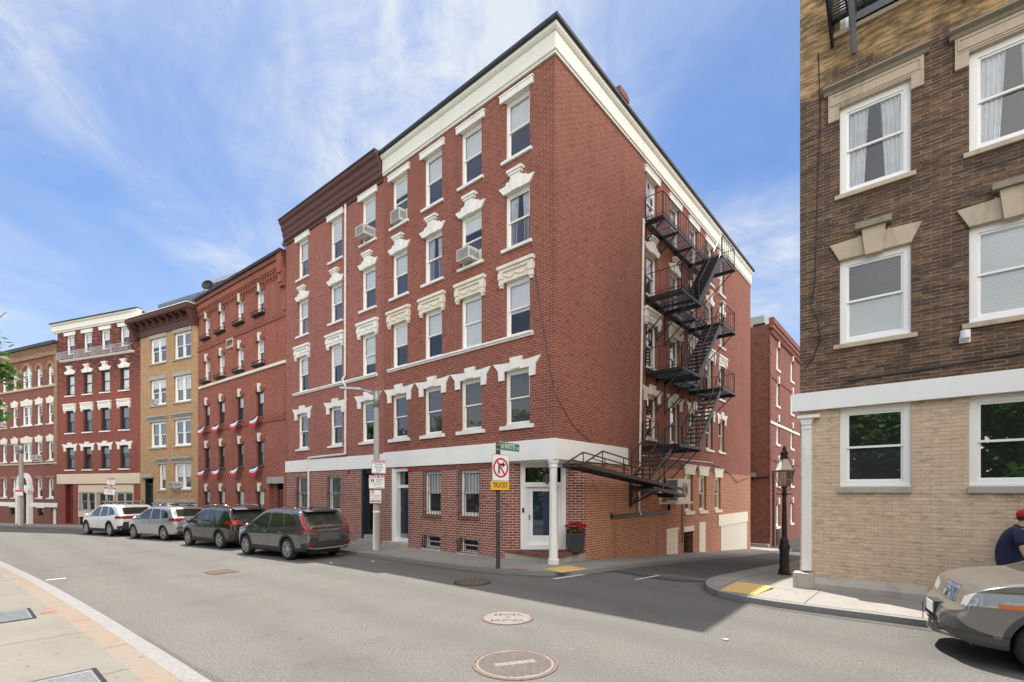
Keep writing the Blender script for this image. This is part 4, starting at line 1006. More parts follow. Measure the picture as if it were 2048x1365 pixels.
far_k = resample(far_k, 160)
def match(inner, outer):                    # nearest-by-arc pairing
    return resample(inner, len(outer))
far_in = match(far_i, far_k)
far_k2 = offset(far_k, .16) if True else None
# the kerb's pavement side is towards the inner path
if math.dist(far_k2[80], far_in[80]) > math.dist(far_k[80], far_in[80]): far_k2 = offset(far_k, -.16)
def kerb_h(x, y): return .12
strip('pavement', far_in, far_k2, .12, 'pavement'); strip('kerb', far_k2, far_k, .115, 'granite')
t_k = smooth_path([xy(*p) for p in [(-4.02, 25), (-4.02, 10), (-4.02, 1.6), (-4.05, .6), (-4.25, -.2), (-4.75, -.8), (-5.8, -1.03), (-8.2, -.86), (-14, -.8), (-30, -.8)]])
t_i = smooth_path([xy(*p) for p in [(-7, 25), (-7, 10), (-7, 4.0), (-7, 3.0), (-7.2, 2.3), (-7.6, 2.0), (-8.2, 1.9), (-10, 1.9), (-15, 1.9), (-30, 1.9)]])
t_k = resample(t_k, 90); t_in = match(t_i, t_k); t_k2 = offset(t_k, .17)
if math.dist(t_k2[60], t_in[60]) > math.dist(t_k[60], t_in[60]): t_k2 = offset(t_k, -.17)
strip('pavement', t_in, t_k2, .12, 'pavement'); strip('kerb', t_k2, t_k, .115, 'granite')
near = smooth_path([xy(*p) for p in [(-40, -9.0), (-12, -9.15), (-1.8, -9.36), (7, -9.75), (14.3, -10.2), (22, -10.7), (28, -11.6), (35, -13.2), (43, -16.2), (55, -20.5)]])
near = resample(near, 80); n1 = offset(near, .20)
sgn = 1 if st(*n1[20])[1] < st(*near[20])[1] else -1
n1, n2, n3 = offset(near, sgn*.20), offset(near, sgn*.47), offset(near, sgn*4.6)
strip('kerb', n1, near, .115, 'granite'); strip('pavement', n2, n1, .117, 'pavement_strip'); strip('pavement', n3, n2, .12, 'pavement_near')
n4 = offset(near, sgn*60); strip('lawn', n4, n3, .14, 'turf')
# grit gathered in the gutters, lying on the road
asphalt('gutter_grit', (.105, .098, .088), (.14, .13, .115))
def gutter(path, side, w, seed):
    r = random.Random(seed); o = offset(path, side); L = []
    for i, (p, q) in enumerate(zip(path, o)):
        f = w*(.55+.45*math.sin(i*.37+seed)+r.uniform(-.2, .2)); f = max(.05, f); L.append((p[0]+(q[0]-p[0])*f, p[1]+(q[1]-p[1])*f))
    m = MB(); V = []
    for p, q in zip(path, L): V += [(*p, gz(*p)+.0045), (*q, gz(*q)+.0045)]
    m.add(V, [(2*i, 2*i+1, 2*i+3, 2*i+2) for i in range(len(path)-1)]); structure(m.build('gutter', 'gutter_grit'))
def outer(path, inner):
    a, b = offset(path, .2), offset(path, -.2); k_ = len(path)//2
    return 1 if math.dist(a[k_], inner[k_]) > math.dist(b[k_], inner[k_]) else -1
gutter(far_k, outer(far_k, far_in), .30, 1); gutter(t_k, outer(t_k, t_in), .22, 2); gutter(near, outer(near, n2), .20, 3)
# painted marks, lying on the road
def mark(pts, mat='road_white', dz=.009, name='road_marking'):
    m = MB(); m.quad([(x, y, gz(x, y)+dz) for x, y in pts]); return structure(m.build(name, mat))
mark([(3.07, 12.11), (3.13, 12.04), (3.92, 12.72), (3.86, 12.79)])
mark([(.98, 12.22), (1.10, 12.12), (1.98, 12.80), (1.86, 12.88)])
mark([xy(9.0, -9.68), xy(9.0, -9.30), xy(8.85, -9.30), xy(8.85, -9.68)])
mark([xy(3.72, -10.25), xy(3.70, -10.05), xy(3.53, -10.07), xy(3.55, -10.27)], 'paint_red', .1245)
mark([(-.15, 12.95), (.25, 12.92), (.22, 13.02), (-.10, 13.08)], 'paint_red', .1245); mark([(.05, 13.02), (.42, 12.86), (.46, 12.92), (.12, 13.10)], 'paint_red', .1245)

# ================================================================== sky, sun, camera
FILL_CLOUD = 9.6  # strength of the added, unseen cloud that brightens the shaded walls
SUN_D = Vector((-1.76, 5.83, 15.6)).normalized()
w = bpy.data.worlds.new('World'); scene.world = w; w.use_nodes = True
nt = w.node_tree; N = nt.nodes; bg = N['Background']
sky = N.new('ShaderNodeTexSky'); sky.sky_type = 'NISHITA'; sky.sun_disc = False
sky.sun_elevation = math.asin(SUN_D.z); sky.sun_rotation = math.atan2(SUN_D.x, SUN_D.y)
sky.air_density = 1.0; sky.dust_density = .6; sky.ozone_density = 1.6; sky.altitude = 20
tc = N.new('ShaderNodeTexCoord')
def wn(typ, **kw):
    n = N.new(typ)
    for k, v in kw.items(): n.inputs[k].default_value = v
    return n
def wm(op, a, b=None):
    n = N.new('ShaderNodeMath'); n.operation = op
    for i, v in ((0, a), (1, b)):
        if v is None: continue
        if hasattr(v, 'node'): nt.links.new(v, n.inputs[i])
        else: n.inputs[i].default_value = v
    return n.outputs[0]
sx = N.new('ShaderNodeSeparateXYZ'); nt.links.new(tc.outputs['Generated'], sx.inputs[0])
zc = wm('ADD', wm('MAXIMUM', sx.outputs[2], 0.0), .16)
cb = N.new('ShaderNodeCombineXYZ'); nt.links.new(wm('DIVIDE', sx.outputs[0], zc), cb.inputs[0]); nt.links.new(wm('DIVIDE', sx.outputs[1], zc), cb.inputs[1])
def cloud(scale, detail, rough, stretch, rot, loc, dist, stops):
    mp = N.new('ShaderNodeMapping'); nt.links.new(cb.outputs[0], mp.inputs[0]); mp.inputs['Scale'].default_value = stretch; mp.inputs['Rotation'].default_value = (0, 0, rot); mp.inputs['Location'].default_value = loc
    n = wn('ShaderNodeTexNoise', Scale=scale, Detail=detail, Roughness=rough, Distortion=dist); nt.links.new(mp.outputs[0], n.inputs['Vector'])
    r = N.new('ShaderNodeValToRGB'); cr = r.color_ramp
    while len(cr.elements) < len(stops): cr.elements.new(.5)
    for e, (p, c) in zip(cr.elements, stops): e.position = p; e.color = (c, c, c, 1)
    nt.links.new(n.outputs['Fac'], r.inputs[0]); return r.outputs[0]
c1 = cloud(1.25, 9, .62, (1.0, .66, 1), .95, (2.9, 1.6, 0), .9, [(.38, 0), (.70, 1)])
c2 = cloud(4.6, 10, .70, (1.0, .80, 1), .75, (.3, 2.2, 0), 1.2, [(.34, .25), (.62, 1)])
c3 = cloud(.7, 4, .5, (1, 1, 1), 0, (5.2, .9, 0), .2, [(.36, .12), (.64, 1)])
cl = wm('MULTIPLY', wm('MULTIPLY', c1, c2), c3)
veil = wm('MULTIPLY', c3, .24)
lowband = N.new('ShaderNodeMapRange'); nt.links.new(sx.outputs[2], lowband.inputs[0]); lowband.inputs[1].default_value = .0; lowband.inputs[2].default_value = .45; lowband.inputs[3].default_value = .42; lowband.inputs[4].default_value = 0
cov = wm('MINIMUM', wm('ADD', wm('ADD', wm('MULTIPLY', cl, 1.7), veil), lowband.outputs[0]), .95)
# cloud bank added behind the camera as facade fill; sky ahead dimmed, with cirrus
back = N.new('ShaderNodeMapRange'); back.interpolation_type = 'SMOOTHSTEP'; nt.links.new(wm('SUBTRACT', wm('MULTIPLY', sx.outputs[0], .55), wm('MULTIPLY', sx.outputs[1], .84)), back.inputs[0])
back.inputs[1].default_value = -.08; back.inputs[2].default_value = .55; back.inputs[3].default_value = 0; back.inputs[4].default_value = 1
def cmix(fac, a, b, typ='MIX'):
    n = N.new('ShaderNodeMix'); n.data_type = 'RGBA'; n.blend_type = typ
    for i, v in ((0, fac), (6, a), (7, b)):
        if hasattr(v, 'node'): nt.links.new(v, n.inputs[i])
        elif i == 0: n.inputs[0].default_value = v
        else: n.inputs[i].default_value = (*v, 1)
    return n.outputs[2]
blue = cmix(1, sky.outputs[0], cmix(back.outputs[0], (.245, .315, .405), (.9, .9, .9)), 'MULTIPLY')
front = cmix(cov, blue, (2.0, 2.12, 2.32))
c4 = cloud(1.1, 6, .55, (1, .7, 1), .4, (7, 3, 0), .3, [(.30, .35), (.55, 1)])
full = cmix(wm('MULTIPLY', back.outputs[0], wm('MULTIPLY', c4, .85)), front, (FILL_CLOUD*1.04, FILL_CLOUD, FILL_CLOUD*.94))
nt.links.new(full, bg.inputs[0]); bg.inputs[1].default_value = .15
su = bpy.data.lights.new('sun', 'SUN'); su.energy = 3.0; su.angle = R_(.53); su.color = (1, .955, .89)
so = bpy.data.objects.new('sun', su); COL.objects.link(so); so.rotation_euler = SUN_D.to_track_quat('Z', 'Y').to_euler(); so.location = SUN_D*60
cam = bpy.data.cameras.new('camera'); co = bpy.data.objects.new('camera', cam); COL.objects.link(co)
co.location = (0, 0, 2.25); co.rotation_euler = (R_(90), 0, 0)
cam.sensor_width = 36; cam.lens = 36*963/2048; cam.shift_y = (981-682.5)/2048; cam.clip_end = 2000; cam.clip_start = .05
scene.camera = co
vs = scene.view_settings; vs.view_transform = 'Standard'; vs.look = 'None'; vs.exposure = 1.42; vs.gamma = 1; vs.use_curve_mapping = False
scene.cycles.transparent_max_bounces = 12; scene.cycles.max_bounces = 8; scene.cycles.use_denoising = True
# ================================================================== fire escape on the alley face
fo = FR.P(5.9, 0, 0)
FEo = thing('fire_escape', 'black iron fire escape zigzagging down the alley side of the corner building', 'fire escape', (fo[0], fo[1], 2.2))
def platform(z, lanes, beams, drop=.85):
    m = MB(FR)
    for a0, a1, d0, d1 in lanes:
        n = int((d1-d0)/.062)
        for i in range(n+1):
            d = d0+(d1-d0)*i/n; m.box(a0, a1, d-.005, d+.005, z-.035, z)
        for d in (d0+.01, d1): m.box(a0-.02, a1+.02, d-.022, d+.022, z-.10, z+.005)
        k = max(2, int((a1-a0)/.45))
        for i in range(k+1): a = a0+(a1-a0)*i/k; m.box(a-.008, a+.008, d0, d1, z-.045, z-.036)
        for a in (a0, a1): m.box(a-.022, a+.022, d0, d1, z-.10, z+.004)
    o = m.build('platform', 'iron_black', FEo)
    for a, d in beams:
        b = MB(FR); b.bar((a, .0, z-.14), (a, d+.05, z-.14), .07, .08); b.bar((a, .02, z-.14-drop*d/1.0), (a, d*.95, z-.15), .035)
        b.box(a-.03, a+.03, 0, .03, z-.2-drop*d/1.0, z-.05); b.build('bracket', 'iron_black', o)
    return o
def railing(z, path, h=.88, step=.29):
    m = MB(FR)
    for (a0, d0), (a1, d1) in zip(path[:-1], path[1:]):
        m.bar((a0, d0, z+h), (a1, d1, z+h), .032, .018); m.bar((a0, d0, z+.10), (a1, d1, z+.10), .024, .012)
        L = math.hypot(a1-a0, d1-d0); n = max(1, round(L/step))
        for i in range(n+1):
            a, d = a0+(a1-a0)*i/n, d0+(d1-d0)*i/n
            m.bar((a, d, z-.02), (a, d, z+h), .034 if i in (0, n) else .014)
    return m.build('railing', 'iron_black', FEo)
def stair(p, q, d0, d1, n=14, w=.20, rails=True, mat='iron_black', name='stair'):
    (a0, z0), (a1, z1) = p, q; m = MB(FR)
    for d in (d0, d1): m.bar((a0, d, z0), (a1, d, z1), .028, w)
    for i in range(1, n):
        a, z = a0+(a1-a0)*i/n, z0+(z1-z0)*i/n; m.box(a-.12, a+.12, d0+.014, d1-.014, z-.018, z+.018)
    o = m.build(name, mat, FEo)
    if rails:
        r = MB(FR)
        for d in (d0, d1):
            r.bar((a0, d, z0+.85), (a1, d, z1+.85), .032)
            r.bar((a0, d, z0+.0), (a0, d, z0+.85), .032); r.bar((a1, d, z1), (a1, d, z1+.85), .032)
            for i in range(1, 8):
                a, z = a0+(a1-a0)*i/8, z0+(z1-z0)*i/8; r.bar((a, d, z), (a, d, z+.85), .014)
        r.build('handrail', mat, o)
    return o
A0, AM, AN, AF = 5.9, 7.72, 10.5, 12.25
DI, DO = .70, 1.40
PZ = [12.47, 9.55, 6.73, 3.92]
platform(PZ[0], [(A0, AN, .05, DI), (AN, AF, .05, DO)], [(5.95, .72), (7.25, .72), (8.75, .72), (10.4, 1.42), (12.2, 1.42)])
railing(PZ[0], [(A0, .02), (A0, DI), (AN-.05, DI)]); railing(PZ[0], [(AN, DO), (AF, DO), (AF, .02)])
for z in PZ[1:3]:
    platform(z, [(A0, AM, .05, DO), (AM, AN, .05, DI), (AN, AF, .05, DO)], [(5.98, 1.42), (6.9, 1.42), (7.70, 1.42), (9.1, .72), (10.45, 1.42), (12.2, 1.42)])
    railing(z, [(A0, .02), (A0, DO), (AM-.75, DO)]); railing(z, [(AM+.05, DI), (AN-.05, DI)]); railing(z, [(AN, DO), (AF, DO), (AF, .02)])
platform(PZ[3], [(5.65, AM, .05, DO)], [(5.7, 1.42), (7.66, 1.42)], .95)
railing(PZ[3], [(5.65, .62), (5.65, .02)]); railing(PZ[3], [(5.65, DO), (AM-.05, DO)]); railing(PZ[3], [(AM, .02), (AM, DI)])
for k in range(3): stair((AN, PZ[k]-.02), (AM, PZ[k+1]+.02), DI+.05, DO-.02, w=.20)
stair((5.65, 3.90), (3.55, 2.62), .62, 1.25, 8, .12)
# counterbalanced stair, swung up level
sw = stair((-.30, 2.93), (6.65, 2.29),   .48, 1.12, 30, .11, False, 'iron_brown', 'swing_stair')
m = MB(FR)
for d in (.48, 1.12):
    m.bar((-.30, d, 2.95), (.75, d, 3.36), .035); m.bar((.75, d, 3.36), (4.6, d, 2.98), .035); m.bar((.2, d, 3.12), (3.2, d, 2.78), .022)
    for a, zt in ((.75, 3.36), (2.0, 3.23), (3.3, 3.1), (4.6, 2.98)): m.bar((a, d, 2.93-.092*(a+.3)), (a, d, zt), .022)
m.build('handrail', 'iron_brown', sw)
m = MB(FR)
for d in (.42, 1.18): m.bar((3.95, d, 2.33), (6.7, d, 2.05), .09, .10)
m.box(5.9, 6.65, .5, 1.1, 1.98, 2.14); m.build('counterweight', 'iron_black', sw)
m = MB(FR); m.box(4.58, 4.72, 0, .10, 1.66, 2.55); m.bar((4.65, 0, 2.36), (4.65, 1.25, 2.36), .10, .12); m.bar((4.65, .05, 1.75), (4.65, 1.2, 2.3), .05); m.bar((4.65, .05, 1.74), (6.2, .05, 2.4), .045); m.bar((4.65, .05, 2.36), (6.6, .05, 2.2), .06, .10)
m.bar((6.9, 1.3, 3.8), (4.6, .9, 2.45), .03); m.build('bracket', 'iron_black', FEo)

# fire escape high on the right-hand building
to = FT.P(.6, 0, 12)
FT2 = thing('fire_escape', 'dark iron fire escape balcony high on the sooty brown building at the top right', 'fire escape', (to[0], to[1], 12))
m = MB(FT)
for i in range(13): d = .06+.95*i/12; m.box(.62, 4.2, d-.006, d+.006, 12.52, 12.56)
for d in (.05, 1.02): m.box(.60, 4.22, d-.02, d+.02, 12.44, 12.57)
for i in range(13): a = .62+i*.29; m.box(a-.015, a+.015, .05, 1.02, 12.43, 12.515)
p_ = m.build('platform', 'iron_black', FT2)
for a in (1.02, 2.75):
    b = MB(FT); b.tube((a, .04, 11.6), (a, .95, 12.5), .055, n=8); b.bar((a, 0, 12.45), (a, 1.0, 12.45), .08, .09); b.build('bracket', 'slate_metal', p_)
b = MB(FT); b.bar((.62, .02, 11.95), (.62, .98, 12.5), .05); b.bar((.62, .02, 11.95), (.62, .02, 12.5), .06); b.build('bracket', 'iron_black', p_)
m = MB(FT)
for (a0, d0, a1, d1) in ((.62, .02, .62, 1.0), (.62, 1.0, 4.2, 1.0)):
    n = max(2, round(math.hypot(a1-a0, d1-d0)/.17))
    m.bar((a0, d0, 13.35), (a1, d1, 13.35), .04); m.bar((a0, d0, 12.66), (a1, d1, 12.66), .03)
    for i in range(n+1): m.bar((a0+(a1-a0)*i/n, d0+(d1-d0)*i/n, 12.55), (a0+(a1-a0)*i/n, d0+(d1-d0)*i/n, 13.35), .02)
m.build('railing', 'iron_black', FT2)

# ================================================================== air conditioners
def ac(fr, a, z, d, label, w=.56, h=.38, dep=.58, tilt=.06, bracket=False):
    p = fr.P(a, 0, z); t = thing('air_conditioner', label, 'air conditioner', p, 'window air conditioners', fr.rot)
    m = MB(); m.box(-w/2, w/2, d-dep, d-.012, 0, h)
    for i in range(len(m.v)): x, y, zz = m.v[i]; m.v[i] = (x, y, zz-(y-(d-dep))*tilt)
    inst('casing', m.mesh('casing', 'ac_white'), t)
    g = MB(); zz = -(dep)*tilt
    g.rect_ring(-w/2, w/2, zz, zz+h, .03, d-.012, d+.004); g.cur = 1; g.box(-w/2+.03, w/2-.03, d-.011, d-.004, zz+.03, zz+h-.03); g.cur = 0
    for k in range(9): g.box(-w/2+.03, w/2-.03, d-.006, d+.002, zz+.05+k*(h-.1)/8, zz+.06+k*(h-.1)/8)
    inst('grille', g.mesh('grille', ['ac_white', 'ac_grille']), t)
    for sx in (-1, 1):
        s_ = MB()
        for k in range(6): s_.box(sx*w/2-.006 if sx > 0 else -w/2-.006, sx*w/2+.006, d-.06-.07*k-.035, d-.06-.07*k, .10-.03, h-.12)
        inst('side_vent', s_.mesh('side_vent', 'ac_grille'), t)
    m = MB(); m.box(-.46, -w/2, -.17, -.15, -.01, h); m.box(w/2, .46, -.17, -.15, -.01, h); inst('side_panel', m.mesh('side_panel', 'ac_white'), t)
    if bracket:
        m = MB()
        for sx in (-.22, .22): m.bar((sx, d-.06, -.04), (sx, .02, -.42), .03); m.bar((sx, 0, -.03), (sx, d, -.03), .03)
        inst('bracket', m.mesh('bracket', 'ac_white'), t)
    return t
ac(FB, 1.06, 12.66, .42, 'boxy air conditioner jutting from the top floor window beside the brown cornice end')
ac(FA, 7.42, 12.62, .14, 'slim air conditioner in the top floor window just right of the brown cornice', h=.46)
ac(FA, 3.46, 9.86, .34, 'air conditioner in the fourth floor window, third from the left on the corner building')
ac(FR, 6.49, 12.60, .05, 'air conditioner behind the top platform of the long fire escape')
ac(FD, 4.9, 8.14, .12, 'small air conditioner in the third floor window of the tan brick house', w=.5, h=.36, dep=.4)
ac(FD, 2.2, 2.45, .45, 'air conditioner on white struts low on the tan brick house', w=.6, h=.38, bracket=True)
ac(FF, 2.68, 4.68, .32, 'air conditioner in a second floor window of the house with arched windows', w=.66)
ac(FF, 8.25, 7.55, .28, 'air conditioner in a third floor window at the far left edge', w=.6)
p = FR.P(8.25, 0, 1.76)
t = thing('condenser_unit', 'large white condenser unit on a wall shelf beneath the fire escape', 'air conditioner', p, None, FR.rot)
m = MB(); m.box(-.62, .62, .12, .62, .02, .96); m.rect_ring(-.50, .50, .12, .86, .03, .62, .632); inst('casing', m.mesh('casing', 'cream_paint'), t)
m = MB()
for k in range(7): m.ring([(r_*math.cos(i*math.pi/10), .49+r_*math.sin(i*math.pi/10)) for r_ in [.05+.045*k] for i in range(20)], [((.04+.045*k)*math.cos(i*math.pi/10), .49+(.04+.045*k)*math.sin(i*math.pi/10)) for i in range(20)], .621, .63)
inst('fan_grille', m.mesh('fan_grille', 'ac_grille'), t)
m = MB(); m.box(.622, .640, .16, .56, .08, .90)
inst('side_grille', m.mesh('side_grille', 'ac_grille'), t)
m = MB()
for k in range(9): m.box(.641, .652, .16, .56, .10+k*.095, .125+k*.095)
for k in range(4): m.box(.641, .652, .16+.12*k, .18+.12*k, .08, .90)
inst('side_louvre', m.mesh('side_louvre', 'slate_metal'), t)
m = MB(); m.box(-.72, 1.1, 0, .70, -.06, .01); m.box(.95, 1.08, 0, .04, -.1, .9); inst('shelf', m.mesh('shelf', 'cream_paint'), t)

# ================================================================== bunting on the 1899 house
def bunting():
    m = MB(); n = 22; rows = 5; w = 1.02
    V = []
    for j in range(rows+1):
        r = j/rows
        for i in range(n+1):
            f = i/n; a = (f-.5)*w*(1+.10*r); drop = .60*r*(.62+.38*math.sin(math.pi*f))
            V.append((a, .30+.03*math.sin(i*2.2)*(1 if i % 2 else -.4)+.10*r, .04-drop))
    for j in range(rows):
        for i in range(n):
            m.cur = 0 if j in (1, 2) else (1 if j >= 3 else 2)
            if j == 2 and i % 3 == 1: m.cur = 2
            m.add([V[j*(n+1)+i], V[j*(n+1)+i+1], V[(j+1)*(n+1)+i+1], V[(j+1)*(n+1)+i]], [(0, 1, 2, 3)])
    return m.mesh('flag_bunting', ['cloth_white', 'cloth_red', 'cloth_blue'], True, False)
plain('cloth_white', (.72, .71, .70), .9); plain('cloth_red', (.45, .03, .05), .9); plain('cloth_blue', (.03, .04, .16), .9)
bm_ = bunting(); wl = ['far left', 'second from the left', 'third from the left', 'far right']
order = [3, 2, 1, 0]
for j, z in ((0, 3.57), (1, 6.20)):
    for i, a in enumerate(colsC):
        p = FC.P(a+.08, 0, z-.1)
        o = bpy.data.objects.new('flag_bunting', bm_); COL.objects.link(o); o.location = p; o.rotation_euler = (0, R_(9+4*math.sin(i*2.1+j)), FC.rot); o.scale = (.84, .9, .86)
        tag(o, ('lower' if j == 0 else 'upper')+' row bunting under window, '+wl[order[i]]+' on the 1899 building', 'bunting', 'red white and blue bunting on the 1899 building')

# ================================================================== street lights
def street_light(x, y, h, arm_dir, label, r0=.125, r1=.085, arm=1.05):
    z = gz(x, y)+.12; t = thing('street_light', label, 'street light', (x, y, z))
    m = MB(); m.lathe([(r0*1.15, 0), (r0*1.12, .05), (r0, .06), (r1, h)], (0, 0, 0), 16); inst('pole', m.mesh('pole', 'pole_concrete', True), t)
    m = MB(); dx, dy = arm_dir; m.lathe([(r1*1.25, h-.55), (r1*1.25, h+.02)], (0, 0, 0), 14)
    m.tube((0, 0, h-.15), (dx*arm*.35, dy*arm*.35, h+.02), .045, .035); m.tube((dx*arm*.35, dy*arm*.35, h+.02), (dx*arm*.6, dy*arm*.6, h+.05), .035); inst('arm', m.mesh('arm', 'aluminium', True), t)
    m = MB(); c = Vector((dx*arm*.8, dy*arm*.8, h+.05)); s = Vector((dx, dy, 0)); q = Vector((-dy, dx, 0))
    for zz0, zz1, w0, w1 in ((-.025, .02, .11, .10), (.02, .065, .10, .05)):
        V = [c+s*a*arm*(.30 if a < 0 else .36)+q*b*w+Vector((0, 0, zz)) for zz, w in ((zz0, w0), (zz1, w1)) for a, b in ((-1, -.6), (1, -.9), (1, .9), (-1, .6))]
        m.add(V, [(3, 2, 1, 0), (4, 5, 6, 7), (0, 1, 5, 4), (1, 2, 6, 5), (2, 3, 7, 6), (3, 0, 4, 7)])
    inst('lamp_head', m.mesh('lamp_head', 'aluminium'), t)
    return t
k = NT('pole_concrete'); p = k.geo(); f = k.noise(p, 90, 3, .7); g = k.noise(k.mapping(p, (1, 1, .2)), 4, 5)
k.col(k.mix(k.ramp(f, [(.35, .5), (.6, 0)]), k.ramp(g, [(.3, (.25, .23, .20)), (.7, (.37, .345, .31))]), (.12, .115, .11))); k.b.inputs['Roughness'].default_value = .9
SLX, SLY = -4.77, 16.95
sl = street_light(SLX, SLY, 5.62, (-.97, -.25), 'grey concrete street light on the pavement, with three parking signs strapped to its pole')
m = MB(); m.lathe([(.118, 1.36), (.122, 1.37), (.122, 1.41), (.116, 1.42)], (0, 0, 0), 14); inst('strap', m.mesh('strap', 'white_trim'), sl)
fp = FF.P(.25, 2.0, 0); street_light(fp[0], fp[1], 5.9, (-.99, -.1), 'distant street light in front of the building with arched top windows', .16, .11, 1.8)

# ================================================================== signs (front of each plate faces -y, then turned)
plain('sign_white', (.78, .77, .76), .4, var=.04); plain('sign_maroon', (.30, .025, .05), .4, var=.04); plain('sign_red', (.55, .025, .03), .4, var=.05)
plain('sign_green', (.02, .20, .12), .4, var=.08); plain('sign_yellow', (.78, .47, .03), .4, var=.08); plain('sign_black', (.015, .015, .017), .4)
plain('sign_text_green', (.03, .12, .10), .5); plain('post_brown', (.055, .042, .040), .6, .2, var=.3, scale=14)
def rrect(w, h, r, n=4):
    out = []
    for cx, cz, a0 in ((w/2-r, h/2-r, 0), (-w/2+r, h/2-r, 90), (-w/2+r, -h/2+r, 180), (w/2-r, -h/2+r, 270)):
        for i in range(n+1): t = R_(a0+90*i/n); out.append((cx+r*math.cos(t), cz+r*math.sin(t)))
    return out
class Sign:
    """plate with its face at y = -.004, built as plate + named layers; x to the reader's right"""
    def __init__(s, name, label, loc, rz, w, h, mat='sign_white', border=None, group=None, r=.03, tilt=0):
        m = MB(); m.prism(rrect(w, h, r), -.003, .003)
        s.o = bpy.data.objects.new(name, m.mesh(name, mat)); COL.objects.link(s.o); s.o.location = loc; s.o.rotation_euler = (0, tilt, rz)
        tag(s.o, label, 'sign', group); s.w, s.h = w, h
        if border: s.layer('border', border, lambda q: q.ring(rrect(w-.012, h-.012, r), rrect(w-.032, h-.032, r*.8), -.0055, -.0032))
    def layer(s, name, mat, fn):
        q = MB(); fn(q); return inst(name, q.mesh(name, mat), s.o)
    def text(s, body, x, z, size, mat, squeeze=1, bold=.0, align='CENTER'):
        o = inst('lettering', text_mesh(body, size, mat, align, .001, squeeze, bold), s.o, (x, -.0062, z)); o.rotation_euler = (R_(90), 0, 0); return o
def arrow(q, x0, x1, z, t=.012, y0=-.006, y1=-.0035):
    sx = 1 if x1 > x0 else -1; a, b = sorted((x0, x1-sx*.03)); q.box(a, b, y0, y1, z-t/2, z+t/2)
    q.prism([(x1-sx*.035, z-t*1.8), (x1, z), (x1-sx*.035, z+t*1.8)], y0, y1)
px_, py_ = SLX+.02, SLY-.14
gp = 'signs strapped to the street light'
# face the camera side a little
s1 = Sign('parking_sign', 'top sign on the street light reading North End Permit Parking Only', (px_+.10, py_-.005, 3.07), R_(6), .49, .46, border='sign_maroon', group=gp)
s1.layer('band', 'sign_maroon', lambda q: q.box(-.235, .235, -.005, -.0034, .125, .218))
s1.text('North End', 0, .17, .115, 'sign_white', .88, .002); s1.text('Permit', 0, .075, .10, 'sign_text_green', .95, .001); s1.text('Parking', 0, -.015, .10, 'sign_text_green', .95, .001); s1.text('Only', 0, -.105, .10, 'sign_text_green', .95, .001)
s1.layer('arrow', 'sign_text_green', lambda q: arrow(q, .08, -.10, -.18))
s2 = Sign('parking_sign', 'middle sign on the street light reading North End 2 hour parking limit', (px_+.03, py_-.008, 2.54), R_(6), .54, .47, border='sign_maroon', group=gp)
s2.layer('band', 'sign_maroon', lambda q: q.box(-.26, .26, -.005, -.0034, .135, .222))
s2.text('North End', 0, .178, .12, 'sign_white', .92, .002)
s2.layer('panel', 'sign_text_green', lambda q: q.box(-.20, -.09, -.005, -.0034, .0, .11)); s2.text('2', -.145, .055, .11, 'sign_white', 1, .002)
s2.text('Parking', .09, .085, .085, 'sign_text_green', .95, .001); s2.text('Limit', .055, .02, .085, 'sign_text_green', .95, .001)
s2.layer('rule', 'sign_text_green', lambda q: q.box(-.21, .21, -.005, -.0034, -.045, -.033)); s2.text('8 AM - 6 PM', 0, -.085, .055, 'sign_text_green', 1); s2.text('Mon - Fri', 0, -.135, .055, 'sign_text_green', 1)
s2.layer('arrow', 'sign_text_green', lambda q: arrow(q, -.04, .19, -.19))
s3 = Sign('parking_sign', 'bottom sign on the street light about street cleaning with a red no parking symbol', (px_-.01, py_-.012, 2.03), R_(6), .40, .47, border='sign_maroon', group=gp)
s3.layer('symbol', 'sign_red', lambda q: (q.ring([(-.09+.065*math.cos(i*math.pi/10), .155+.065*math.sin(i*math.pi/10)) for i in range(20)], [(-.09+.05*math.cos(i*math.pi/10), .155+.05*math.sin(i*math.pi/10)) for i in range(20)], -.006, -.0035), q.bar((-.13, -.0045, .195), (-.05, -.0045, .115), .012, .002)))
s3.text('P', -.09, .155, .09, 'sign_black', 1, .002)
s3.text('Street Cleaning', 0, .045, .052, 'sign_red', .92, .0005); s3.text('1st & 3rd Tue', 0, -.01, .045, 'sign_text_green', .95); s3.text('12 Noon - 4 PM', 0, -.06, .045, 'sign_text_green', .95); s3.text('April 1 - Nov 30', 0, -.105, .040, 'sign_red', .95)
s3.layer('band', 'sign_maroon', lambda q: q.box(-.165, .165, -.005, -.0034, -.185, -.135)); s3.text('Tow Zone', 0, -.16, .045, 'sign_white', 1)
# corner sign post
gx, gy = -.38, 13.15; g0 = gz(gx, gy)+.12
sp_ = thing('sign_post', 'square brown steel sign post at the kerb in front of the corner door', 'post', (gx, gy, g0))
m = MB(); m.box(-.058, .058, -.058, .058, 0, 3.42); m.box(-.063, .063, -.063, .063, 3.05, 3.40); inst('post', m.mesh('post', 'post_brown'), sp_)
m = MB()
for z in (3.03, 3.24, 3.36, 1.55): m.box(-.066, .066, -.066, .066, z, z+.016)
inst('clamp', m.mesh('clamp', 'aluminium'), sp_)
q0 = g0
TZ = math.radians(36)
a_ = Sign('no_turn_sign', 'white square sign with a red circle barring a black right turn arrow', (gx+.075, gy-.10, 2.86), TZ, .56, .72, border=None, r=.03)
a_.layer('border', 'sign_black', lambda q: q.ring(rrect(.552, .712, .03), rrect(.536, .696, .025), -.005, -.0033))
E = lambda rx, rz, n=36: [(rx*math.cos(2*math.pi*i/n), rz*math.sin(2*math.pi*i/n)+.0) for i in range(n)]
